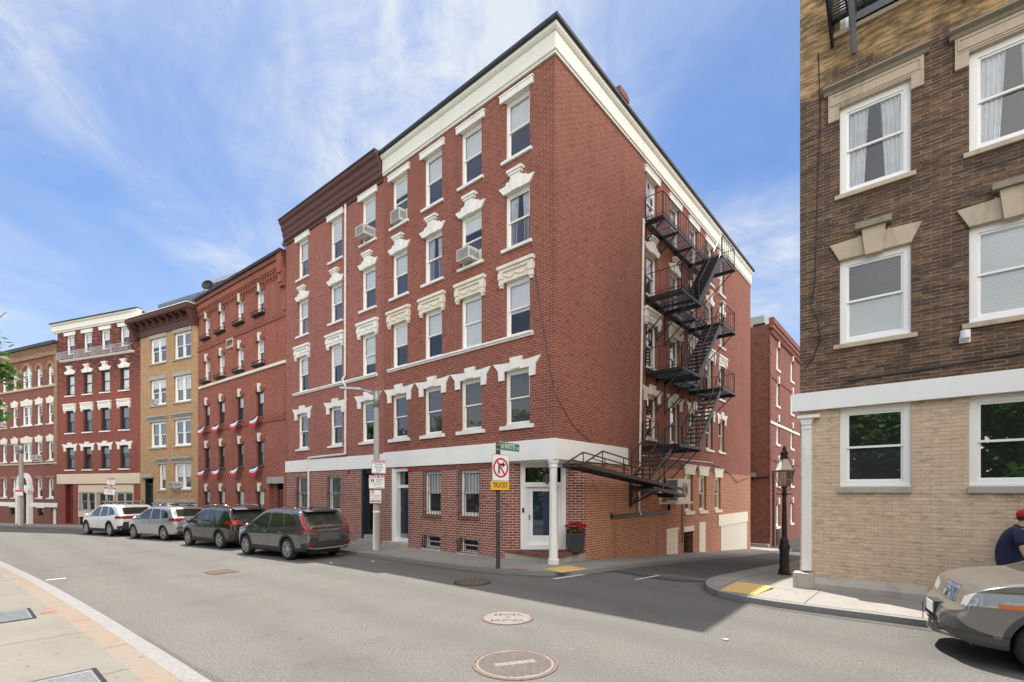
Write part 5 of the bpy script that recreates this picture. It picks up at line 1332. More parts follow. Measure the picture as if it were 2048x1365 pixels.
a_.layer('ring', 'sign_red', lambda q: (q.ring(E(.25, .27), E(.197, .218), -.0062, -.0034), q.prism([(-.145, .165), (-.105, .195), (.145, -.165), (.105, -.195)], -.0082, -.0064)))
a_.layer('arrow', 'sign_black', lambda q: (q.box(-.085, -.035, -.006, -.0036, -.16, .06), q.box(-.085, .07, -.0059, -.0035, .055, .115), q.prism([(.06, .0), (.15, .085), (.06, .17)], -.0058, -.0037)))
b_ = Sign('truck_sign', 'yellow plate reading TRUCKS below the no right turn sign', (gx+.055, gy-.11, 2.385), TZ, .60, .25, 'sign_yellow', r=.02)
b_.text('TRUCKS', 0, 0, .19, 'sign_black', .66, .002)
c_ = Sign('street_name_sign', 'green street name sign reading LA FAYETTE AVE on top of the post', (gx+.32, gy+.42, 3.47), math.radians(57), 1.02, .235, 'sign_green', r=.01)
c_.layer('rim', 'sign_white', lambda q: q.ring(rrect(1.018, .233, .01), rrect(1.0, .215, .01), -.005, -.0033))
c_.text('LA FAYETTE', -.10, .0, .20, 'sign_white', .66, .003); c_.text('AVE', .40, -.02, .10, 'sign_white', .8, .001)
# tilted signs by the tan house
tx, ty = FD.P(7.2, 1.75, 0)[:2]; tz0 = gz(tx, ty)+.12
tp = thing('sign_post', 'thin leaning metal sign post in front of the tan brick house', 'post', (tx, ty, tz0)); m = MB(); m.bar((0, 0, 0), (.36, 0, 3.35), .05, .03); inst('post', m.mesh('post', 'aluminium'), tp)
gp2 = 'signs on the leaning post'
d1 = Sign('parking_sign', 'upper parking sign on the leaning post by the tan brick house', (tx+.33, ty-.06, tz0+3.1), R_(14), .50, .46, border='sign_maroon', group=gp2, tilt=.1)
d1.layer('band', 'sign_maroon', lambda q: q.box(-.235, .235, -.005, -.0034, .12, .218)); d1.text('North End', 0, .17, .11, 'sign_white', .88, .001); d1.text('Permit', 0, .07, .1, 'sign_red'); d1.text('Parking', 0, -.03, .1, 'sign_red'); d1.text('Only', 0, -.13, .1, 'sign_red')
d2 = Sign('parking_sign', 'lower wide parking sign on the leaning post by the tan brick house', (tx+.24, ty-.06, tz0+2.45), R_(14), .66, .5, border='sign_maroon', group=gp2, tilt=.1)
d2.layer('band', 'sign_maroon', lambda q: q.box(-.31, .31, -.005, -.0034, .14, .235)); d2.text('North End', 0, .19, .12, 'sign_white', .9, .001); d2.text('Visitor', 0, .06, .11, 'sign_text_green'); d2.text('Parking', 0, -.06, .11, 'sign_text_green')
f1 = Sign('street_sign', 'small pink and white sign halfway up the distant street light', (fp[0]+.02, fp[1]-.18, gz(*fp[:2])+2.55), R_(10), .5, .42, border='sign_red'); f1.layer('band', 'sign_red', lambda q: q.box(-.23, .23, -.005, -.0034, .08, .19))

# ================================================================== gas lamp at the alley mouth
plain('lantern_opal', (.66, .66, .62), .35, var=.06); plain('brass_dull', (.24, .17, .075), .5, .6, var=.3)
lx, ly = 7.55, 13.35; lz = gz(lx, ly)+.12
L = thing('gas_lamp', 'old black cast iron street lamp with a glass lantern at the alley mouth', 'street lamp', (lx, ly, lz))
m = MB(); m.lathe([(.235, 0), (.235, .06), (.20, .08), (.19, .16), (.175, .20), (.165, .78), (.185, .82), (.20, .90), (.175, .98), (.14, 1.05), (.155, 1.12), (.12, 1.18), (.095, 1.26), (.088, 1.8), (.072, 2.58), (.095, 2.62), (.10, 2.68), (.07, 2.72), (.06, 2.82), (.09, 2.86), (.12, 2.92)], (0, 0, 0), 8); inst('post', m.mesh('post', 'iron_black', False), L)
m = MB(); m.bar((-.30, 0, 2.66), (.30, 0, 2.66), .03)
for k in range(4):
    t = math.pi/4+k*math.pi/2; c, s = math.cos(t), math.sin(t)
    m.path([(c*.06, s*.06, 2.76), (c*.20, s*.20, 2.80), (c*.20, s*.20, 2.92)], .012, 5)
inst('bracket', m.mesh('bracket', 'iron_black'), L)
m = MB()
def sq(r, z, rot=math.pi/4): return [(r*math.cos(rot+i*math.pi/2), r*math.sin(rot+i*math.pi/2), z) for i in range(4)]
lo_, mid_, top_ = sq(.21, 2.93), sq(.345, 3.42), sq(.13, 3.83)
for i in range(4):
    j = (i+1) % 4
    m.bar(lo_[i], mid_[i], .022); m.bar(mid_[i], top_[i], .022); m.bar(mid_[i], mid_[j], .05); m.bar(lo_[i], lo_[j], .03); m.bar(top_[i], top_[j], .03)
inst('lantern_frame', m.mesh('lantern_frame', 'brass_dull'), L)
m = MB()
for i in range(4):
    j = (i+1) % 4; k_ = .97
    m.quad([(lo_[i][0]*k_, lo_[i][1]*k_, lo_[i][2]), (lo_[j][0]*k_, lo_[j][1]*k_, lo_[j][2]), (mid_[j][0]*k_, mid_[j][1]*k_, mid_[j][2]), (mid_[i][0]*k_, mid_[i][1]*k_, mid_[i][2])])
inst('lantern_glass', m.mesh('lantern_glass', 'glass_lantern', recalc=False), L)
m = MB()
for i in range(4):
    j = (i+1) % 4; m.quad([mid_[i], mid_[j], top_[j], top_[i]])
for v in range(len(m.v)): x, y, z = m.v[v]; m.v[v] = (x*.975, y*.975, z)
inst('lantern_roof', m.mesh('lantern_roof', 'lantern_opal', recalc=False), L)
m = MB(); m.lathe([(.15, 3.83), (.16, 3.86), (.11, 3.89), (.12, 3.99), (.145, 4.01), (.085, 4.06), (.06, 4.14), (.075, 4.16), (.03, 4.20), (.035, 4.24), (.0, 4.28)], (0, 0, 0), 12); inst('finial', m.mesh('finial', 'iron_black', True), L)
m = MB(); m.lathe([(.03, 2.94), (.03, 3.15), (.045, 3.18), (.05, 3.32), (.0, 3.36)], (0, 0, 0), 8); inst('mantle', m.mesh('mantle', 'lantern_opal', True), L)

for o in L.children:
    o.data.transform(Matrix.Diagonal((.74, .74, .84, 1)))

# ================================================================== things at the corner door
hx, hy = 1.05, 14.50
HL = thing('hanging_lantern', 'small black lantern hanging from the overhang above the corner door', 'lantern', (hx, hy, 2.45))
m = MB(); m.tube((0, 0, .42), (0, 0, .66), .008); m.lathe([(.05, .65), (.05, .66)], (0, 0, 0), 8); inst('chain', m.mesh('chain', 'iron_black'), HL)
m = MB(); b0, b1 = sq(.075, .02), sq(.115, .30)
for i in range(4): m.bar(b0[i], b1[i], .012); m.bar(b0[i], b0[(i+1) % 4], .012); m.bar(b1[i], b1[(i+1) % 4], .016)
m.lathe([(.13, .30), (.10, .34), (.03, .39), (.03, .42)], (0, 0, 0), 8); m.lathe([(.0, -.04), (.02, -.02), (.06, .02)], (0, 0, 0), 8); inst('frame', m.mesh('frame', 'iron_black'), HL)
m = MB()
for i in range(4): j = (i+1) % 4; m.quad([tuple(c*.96 if n < 2 else c for n, c in enumerate(v)) for v in (b0[i], b0[j], b1[j], b1[i])])
inst('lantern_glass', m.mesh('lantern_glass', 'glass_lantern', recalc=False), HL)
plx, ply = 1.93, 14.62
PL = thing('flower_planter', 'tall square black planter of red geraniums beside the corner door', 'planter', (plx, ply, .385))
m = MB()
n_ = 26
for k in range(n_):
    z0, z1 = .68*k/n_, .68*(k+1)/n_; w_ = .215+.055*z0/.68; d_ = .006 if k % 2 else 0
    m.prismz([(-w_-d_, -w_-d_), (w_+d_, -w_-d_), (w_+d_, w_+d_), (-w_-d_, w_+d_)], z0, z1)
m.prismz([(-.285, -.285), (.285, -.285), (.285, .285), (-.285, .285)], .68, .72)
k = NT('wicker_black'); bb = k.new('ShaderNodeTexBrick', Scale=1.0); k.link(k.uv(), bb.inputs['Vector']); bb.inputs['Brick Width'].default_value = .06; bb.inputs['Row Height'].default_value = .026; bb.inputs['Mortar Size'].default_value = .004
bb.inputs['Color1'].default_value = (.030, .031, .035, 1); bb.inputs['Color2'].default_value = (.045, .047, .052, 1); bb.inputs['Mortar'].default_value = (.01, .01, .012, 1); k.link(bb.outputs[0], k.b.inputs['Base Color']); k.b.inputs['Roughness'].default_value = .6; k.bump(bb.outputs['Fac'], -.6, .01)
inst('pot', m.mesh('pot', 'wicker_black'), PL)
plain('leaf_green', (.055, .13, .03), .6, var=.5, scale=30); plain('petal_red', (.50, .010, .018), .6, var=.35, scale=30)
rr = random.Random(5)
def leafy(m, c, r, n, size, rnd, flat=.35):
    for _ in range(n):
        while True:
            v = Vector((rnd.uniform(-1, 1), rnd.uniform(-1, 1), rnd.uniform(-1, 1)))
            if v.length < 1: break
        p = Vector((c[0]+v.x*r[0], c[1]+v.y*r[1], c[2]+v.z*r[2])); s = size*rnd.uniform(.6, 1.3)
        a = Vector((rnd.uniform(-1, 1), rnd.uniform(-1, 1), rnd.uniform(-flat, flat))).normalized(); b = a.cross(Vector((rnd.uniform(-.5, .5), rnd.uniform(-.5, .5), 1))).normalized()
        m.add([p-a*s*.5, p-a*s*.05+b*s*.36, p+a*s*.55, p-a*s*.05-b*s*.36], [(0, 1, 2, 3)])
m = MB(); leafy(m, (0, 0, .80), (.32, .32, .13), 520, .085, rr); inst('foliage', m.mesh('foliage', 'leaf_green', recalc=False), PL)
m = MB()
for _ in range(18):
    cx_, cy_, cz_ = rr.uniform(-.30, .30), rr.uniform(-.30, .30), rr.uniform(.90, 1.06); leafy(m, (cx_, cy_, cz_), (.075, .075, .055), 46, .05, rr, 1)
for _ in range(4): leafy(m, (rr.uniform(-.34, .34), -.28, rr.uniform(.74, .84)), (.05, .05, .04), 26, .045, rr, 1)
inst('blossoms', m.mesh('blossoms', 'petal_red', recalc=False), PL)
PL.scale = (.92, .92, .82)
m = MB(); m.prismz([(1.05+.52*math.cos(math.pi+math.pi*i/18), 14.93+.40*math.sin(math.pi+math.pi*i/18)) for i in range(19)], .384, .40)
tag(m.build('doormat', 'plastic_black', base=(1.05, 14.75, .384)), 'black half round doormat on the porch of the corner door', 'doormat')

# ================================================================== covers and grates in the ground
def cover(x, y, r, label, mat, kind, ring='iron_rust'):
    z = gz(x, y)+.006
    t = thing('manhole_cover', label, 'manhole cover', (x, y, z), None)
    m = MB(); n = 48
    V = [(rr_*math.cos(2*math.pi*i/n), rr_*math.sin(2*math.pi*i/n), zz) for rr_, zz in ((r, .0), (r*.985, .008), (r*.93, .008), (r*.925, .0)) for i in range(n)]
    m.add(V, [(k_*n+i, k_*n+(i+1) % n, (k_+1)*n+(i+1) % n, (k_+1)*n+i) for k_ in range(3) for i in range(n)]); inst('rim', m.mesh('rim', ring, recalc=False), t)
    m = MB(); m.lathe([(0, .006), (r*.91, .006), (r*.915, .0)], (0, 0, 0), n); inst('lid', m.mesh('lid', mat), t)
    m = MB(); R9 = r*.84
    if kind == 'ribs':
        k_ = int(R9*2/.032)
        for i in range(k_):
            o_ = -R9+i*.032; h_ = math.sqrt(max(0, R9*R9-o_*o_))
            for a, b in ([(-h_, h_)] if abs(o_) > r*.13 else [(-h_, -r*.50), (r*.50, h_)]):
                if b-a > .02: m.box(a, b, o_, o_+.014, .006, .013)
        m.box(-r*.48, r*.48, -r*.10, r*.10, .006, .011)
        for v in range(len(m.v)): x_, y_, z_ = m.v[v]; c_, s_ = math.cos(.30), math.sin(.30); m.v[v] = (x_*c_-y_*s_, x_*s_+y_*c_, z_)
        inst('tread', m.mesh('tread', mat), t)
    elif kind == 'plain':
        o = inst('lettering', text_mesh('SEWER', r*.34, mat, 'CENTER', .005), t, (0, r*.38, .009)); o = inst('lettering', text_mesh('BOSTON', r*.32, mat, 'CENTER', .005), t, (0, -r*.45, .009))
        m.lathe([(r*.05, .006), (r*.05, .010)], (0, 0, 0), 8); inst('key_hole', m.mesh('key_hole', 'iron_black'), t)
    else:
        for i in range(-3, 4):
            o_ = i*r*.24; h_ = math.sqrt(max(0, R9*R9-o_*o_)); m.box(-h_, h_, o_-.02, o_+.02, .006, .016); m.box(o_-.02, o_+.02, -h_, h_, .006, .0155)
        inst('tread', m.mesh('tread', mat), t)
    return t
cover(-.08, 8.48, .46, 'smooth pinkish manhole cover, middle one of three in the road', 'cast_iron', 'plain')
cover(.04, 6.24, .56, 'large ribbed manhole cover nearest the camera with a rusty rim', 'cast_iron', 'ribs')
cover(-.97, 11.75, .45, 'dark rusty gridded manhole cover in the shade by the kerb', 'iron_rust', 'grid', 'iron_black')
gx_, gy_ = -8.03, 13.31
t = thing('drain_grate', 'square rusty drain grate in the sunny road', 'drain grate', (gx_, gy_, gz(gx_, gy_)+.008), None, ANG)
m = MB(); m.rect_ring(-.32, .32, -.32, .32, .04, 0, .012)
for i in range(len(m.v)): x, y, z = m.v[i]; m.v[i] = (x, z, y)
inst('frame', m.mesh('frame', 'iron_rust'), t)
m = MB()
for i in range(9): m.box(-.28, .28, -.27+i*.06, -.24+i*.06, 0, .01)
m.box(-.28, .28, -.28, .28, -.004, .001); inst('bars', m.mesh('bars', 'iron_rust'), t)
def vault(s, t_, ls, lt, label):
    x, y = xy(s, t_); o = thing('utility_cover', label, 'utility cover', (x, y, gz(x, y)+.122), 'steel covers in the near pavement', ANG)
    m = MB(); m.prismz([(-ls/2, -lt/2), (ls/2, -lt/2), (ls/2, lt/2), (-ls/2, lt/2)], 0, .006); inst('frame', m.mesh('frame', 'iron_black'), o)
    m = MB(); m.prismz([(-ls/2+.05, -lt/2+.05), (ls/2-.05, -lt/2+.05), (ls/2-.05, lt/2-.05), (-ls/2+.05, lt/2-.05)], .006, .010)
    k_ = int((ls-.14)/.055)
    for i in range(k_): m.box(-ls/2+.07+i*.055, -ls/2+.10+i*.055, -lt/2+.07, lt/2-.07, .010, .014)
    inst('plate', m.mesh('plate', 'vault_grey'), o)
vault(3.72, -10.82, 1.05, .98, 'blue grey steel utility cover at the left edge of the near pavement')
vault(-.85, -10.62, .72, .95, 'steel utility cover at the bottom edge of the near pavement')
def tactile(pts, label, z=.127):
    m = MB(); zz = [gz(x, y)+z for x, y in pts]
    V = [(x, y, h) for (x, y), h in zip(pts, zz)]+[(x, y, h-.02) for (x, y), h in zip(pts, zz)]
    m.add(V, [(0, 1, 2, 3), (0, 4, 5, 1), (1, 5, 6, 2), (2, 6, 7, 3), (3, 7, 4, 0)])
    for i in range(1, 13):
        for j in range(1, 11):
            u, v = i/13, j/11
            x = (pts[0][0]*(1-u)+pts[1][0]*u)*(1-v)+(pts[3][0]*(1-u)+pts[2][0]*u)*v; y = (pts[0][1]*(1-u)+pts[1][1]*u)*(1-v)+(pts[3][1]*(1-u)+pts[2][1]*u)*v
            m.lathe([(.024, 0), (.018, .005), (0, .006)], (x, y, gz(x, y)+z), 6)
    tag(m.build('tactile_paving', 'tactile_yellow', base=(*pts[0], zz[0])), label, 'tactile paving')
tactile([(.86, 13.03), (1.27, 12.48), (2.03, 13.03), (1.62, 13.58)], 'pale yellow tactile paving at the kerb by the white column')
tactile([(4.42, 10.22), (4.96, 9.80), (5.78, 10.64), (5.26, 11.22)], 'orange yellow tactile paving on the right hand kerb corner')
for i, (x, y) in enumerate([(-5.6, 14.9), (3.2, 7.2), (-4.4, 15.2)]):
    m = MB(); r_ = random.Random(i); m.prismz([(x+.05*math.cos(k*1.05)*r_.uniform(.6, 1.3), y+.035*math.sin(k*1.05)*r_.uniform(.6, 1.3)) for k in range(6)], gz(x, y)+.003, gz(x, y)+.025)
    tag(m.build('litter', 'road_white', base=(x, y, gz(x, y))), ['white scrap of litter by the kerb behind the grey car', 'tiny white scrap on the sunny road near the parked car at right', 'white paper scrap at the kerb near the street light'][i], 'litter')

# ================================================================== trees
def leaf_mat(name, a, b):
    k = NT(name); p = k.geo(); f = k.noise(p, 1.3, 4, .6); g = k.noise(p, 14, 3, .6)
    c = k.mix(k.ramp(f, [(.35, 0), (.68, 1)]), a, b); c = k.mix(k.ramp(g, [(.3, .5), (.6, 0)]), c, tuple(x*.5 for x in a)); k.col(c)
    k.b.inputs['Roughness'].default_value = .55
    tl = k.new('ShaderNodeBsdfTranslucent'); k.link(c, tl.inputs[0]); ms = k.new('ShaderNodeMixShader'); ms.inputs[0].default_value = .35
    k.link(k.b.outputs[0], ms.inputs[1]); k.link(tl.outputs[0], ms.inputs[2]); k.link(ms.outputs[0], k.out.inputs[0])
leaf_mat('leaf_maple', (.045, .125, .018), (.11, .21, .035)); leaf_mat('leaf_park', (.055, .14, .022), (.115, .22, .045)); plain('bark', (.11, .085, .065), .9, var=.35, scale=12, bump=.5)
def tree(x, y, h, rx, label, seed, mat, nclump, nleaf, lsize, cz=None, group=None, lobes=None):
    rnd = random.Random(seed); z = gz(x, y)+.1; t = thing('tree', label, 'tree', (x, y, z), group)
    cz = cz or h*.62; m = MB()
    m.tube((0, 0, -.2), (.05, 0, h*.25), h*.028+.05, h*.022+.03, 10); m.tube((.05, 0, h*.25), (0, .1, h*.6), h*.022+.03, h*.012, 9); tips = []
    for i in range(9):
        a = i*2.4+rnd.uniform(-.3, .3); z0 = h*rnd.uniform(.25, .55); l = rx*rnd.uniform(.5, .85)
        e = (math.cos(a)*l, math.sin(a)*l, z0+h*rnd.uniform(.10, .28)); m.tube((.03, .03, z0), e, h*.009+.02, .02, 6); tips.append(e)
        for _ in range(2): m.tube(e, (e[0]+rnd.uniform(-.8, .8), e[1]+rnd.uniform(-.8, .8), e[2]+rnd.uniform(.1, .9)), .02, .008, 5)
    inst('trunk', m.mesh('trunk', 'bark'), t)
    m = MB()
    for i in range(nclump):
        while True:
            v = Vector((rnd.uniform(-1, 1), rnd.uniform(-1, 1), rnd.uniform(-.75, 1)))
            if .45 < v.length < 1: break
        c = (v.x*rx*rnd.uniform(.75, 1.0), v.y*rx*rnd.uniform(.75, 1.0), cz+v.z*(h-cz)); r = rx*rnd.uniform(.14, .30)
        leafy(m, c, (r, r, r*.7), nleaf, lsize, rnd, .6)
    for c, r in (lobes or []): leafy(m, c, (r, r, r*.6), int(nleaf*1.2), lsize, rnd, .6)
    inst('crown', m.mesh('crown', mat, recalc=False), t); return t
tree(-13.82, 10.4, 7.8, 2.5, 'maple tree on the near pavement, its leaves poking in at the left edge', 3, 'leaf_maple', 60, 60, .17, 5.6, None,
     [((2.55, -.15, 4.95), .48), ((2.75, .0, 4.75), .36), ((2.4, .1, 3.95), .42), ((2.55, -.1, 3.75), .33), ((2.35, 0, 4.15), .3)])
PT = [tuple(list(xy(s, t))+[h, r]) for s, t, h, r in ((9, -16.5, 9, 3.6), (16, -17.5, 8.5, 3.4), (23, -17, 9, 3.6), (30, -19.5, 9, 3.7), (37, -21.5, 9.5, 3.8), (45, -25, 9, 3.6))]+[(4.5, -5.5, 8.5, 3.4), (9.5, -2.5, 7.8, 3.0), (14.5, -6.5, 9.0, 3.8), (-2.5, -8.5, 9.0, 3.6), (-9.5, -6.5, 8.0, 3.3), (20, -3.5, 8.2, 3.5), (-16, -2.0, 8.4, 3.4), (-6, -12, 10, 4), (1, -13, 10, 4), (8, -11, 10, 4), (-13, -11, 10, 4)]
protos = []
for i, (x, y, h, r) in enumerate(PT):
    lab, gr = 'leafy park tree across the street, mirrored in the window glass', 'park trees across the street'
    if i < 3: protos.append((tree(x, y, h, r, lab, 20+i, 'leaf_park', 130, 60, .42, h*.45, gr), h, r))
    else:
        o, h0, r0 = protos[i % 3]; c = copy_tree(o); c.location = (x, y, gz(x, y)+.1); c.rotation_euler = (0, 0, i*1.3); c.scale = (r/r0, r/r0, h/h0)
# ================================================================== cars
def paint(name, c, metal=.55, rough=.32, flake=.06):
    k = NT(name); p = k.obj(); f = k.noise(p, 900, 2, .6); d = k.noise(k.geo(), 2.5, 5, .65)
    cc = k.mix(k.ramp(f, [(.3, flake), (.7, 0)]), c, tuple(x*.5 for x in c))
    k.col(k.mix(k.ramp(d, [(.5, 0), (.85, .12)]), cc, (.25, .23, .20)))
    k.b.inputs['Metallic'].default_value = metal; k.b.inputs['Roughness'].default_value = rough
    k.b.inputs['Coat Weight'].default_value = 1; k.b.inputs['Coat Roughness'].default_value = .02; k.b.inputs['Coat IOR'].default_value = 1.75
paint('paint_grey', (.165, .162, .165), .75, .2); paint('paint_dark', (.018, .019, .013), .3, .2); paint('paint_silver', (.52, .53, .55), .7); paint('paint_pearl', (.74, .74, .73), .1, .4)
paint('paint_taupe', (.255, .24, .226), .6, .28)
def simple(name, c, rough=.5, metal=0, coat=0, spec=.5, em=None):
    k = NT(name); k.col(c); k.b.inputs['Roughness'].default_value = rough; k.b.inputs['Metallic'].default_value = metal; k.b.inputs['Coat Weight'].default_value = coat; k.b.inputs['Specular IOR Level'].default_value = spec
simple('car_glass', (.030, .033, .024), .03, 0, 0, .5); plain('cladding_black', (.030, .030, .032), .6, var=.2, scale=30); plain('cladding_grey', (.085, .082, .078), .55, var=.15, scale=30)
simple('lamp_red', (.21, .009, .012), .12, 0, 1); simple('lamp_clear', (.52, .54, .56), .12, .25, 1); simple('lamp_amber', (.72, .19, .03), .15, 0, 1); simple('lamp_dark', (.035, .037, .04), .15, .3, 1)
plain('rubber', (.022, .022, .023), .85, var=.3, scale=40); plain('rim_silver', (.56, .56, .57), .3, .85, var=.08); plain('rim_dark', (.05, .05, .052), .4, .6)
simple('shut_line', (.004, .004, .004), .9); plain('plate_white', (.60, .60, .60), .5, var=.1, scale=20); simple('sat_chrome', (.68, .68, .69), .16, 1)

def interp(tab, x):
    if x <= tab[0][0]: return tab[0][1]
    if x >= tab[-1][0]: return tab[-1][1]
    for i in range(len(tab)-1):
        if x <= tab[i+1][0]:
            x0, y0 = tab[i]; x1, y1 = tab[i+1]; h = x1-x0
            def slope(k):
                if k <= 0 or k >= len(tab)-1: k0, k1 = (0, 1) if k <= 0 else (len(tab)-2, len(tab)-1); return (tab[k1][1]-tab[k0][1])/(tab[k1][0]-tab[k0][0])
                a = (tab[k][1]-tab[k-1][1])/(tab[k][0]-tab[k-1][0]); b = (tab[k+1][1]-tab[k][1])/(tab[k+1][0]-tab[k][0])
                return 0 if a*b <= 0 else 2*a*b/(a+b)
            t = (x-x0)/h; m0, m1 = slope(i)*h, slope(i+1)*h
            return (2*t**3-3*t*t+1)*y0+(t**3-2*t*t+t)*m0+(-2*t**3+3*t*t)*y1+(t**3-t*t)*m1
def inpoly(p, x, y):
    c = False; n = len(p)
    for i in range(n):
        x0, y0 = p[i]; x1, y1 = p[i-1]
        if (y0 > y) != (y1 > y) and x < (x1-x0)*(y-y0)/(y1-y0)+x0: c = not c
    return c
TOP = [(-2.30, .74), (-2.285, .95), (-2.22, 1.07), (-2.05, 1.26), (-1.86, 1.50), (-1.76, 1.595), (-1.62, 1.625), (-1.2, 1.655), (-.4, 1.685), (.05, 1.68), (.35, 1.62), (.75, 1.40), (1.22, 1.115), (1.34, 1.075), (1.8, 1.01), (2.08, .92), (2.22, .80), (2.28, .70), (2.30, .60)]
BOT = [(-2.30, .50), (-2.28, .40), (-2.15, .30), (-1.6, .25), (-1, .22), (1, .22), (1.7, .24), (2.05, .27), (2.24, .34), (2.30, .46)]
SHO = [(-2.30, .70), (-2.25, .93), (-2.0, 1.03), (-1.5, 1.05), (-1, 1.02), (.4, .985), (1.2, .955), (1.75, .90), (2.05, .82), (2.22, .68), (2.30, .55)]
HWD = [(-2.30, .72), (-2.26, .81), (-2.14, .875), (-1.85, .915), (-1.3, .93), (0, .925), (1.3, .925), (1.75, .90), (2.02, .82), (2.17, .70), (2.26, .54), (2.30, .40)]
GLASS = [[(1.02, 1.03), (.93, 1.10), (.42, 1.49), (.10, 1.555), (-.12, 1.565), (-.14, 1.02)], [(-.23, 1.025), (-.21, 1.565), (-.92, 1.545), (-1.08, 1.06)], [(-1.15, 1.07), (-1.0, 1.535), (-1.32, 1.50), (-1.62, 1.36), (-1.80, 1.19), (-1.74, 1.12)]]
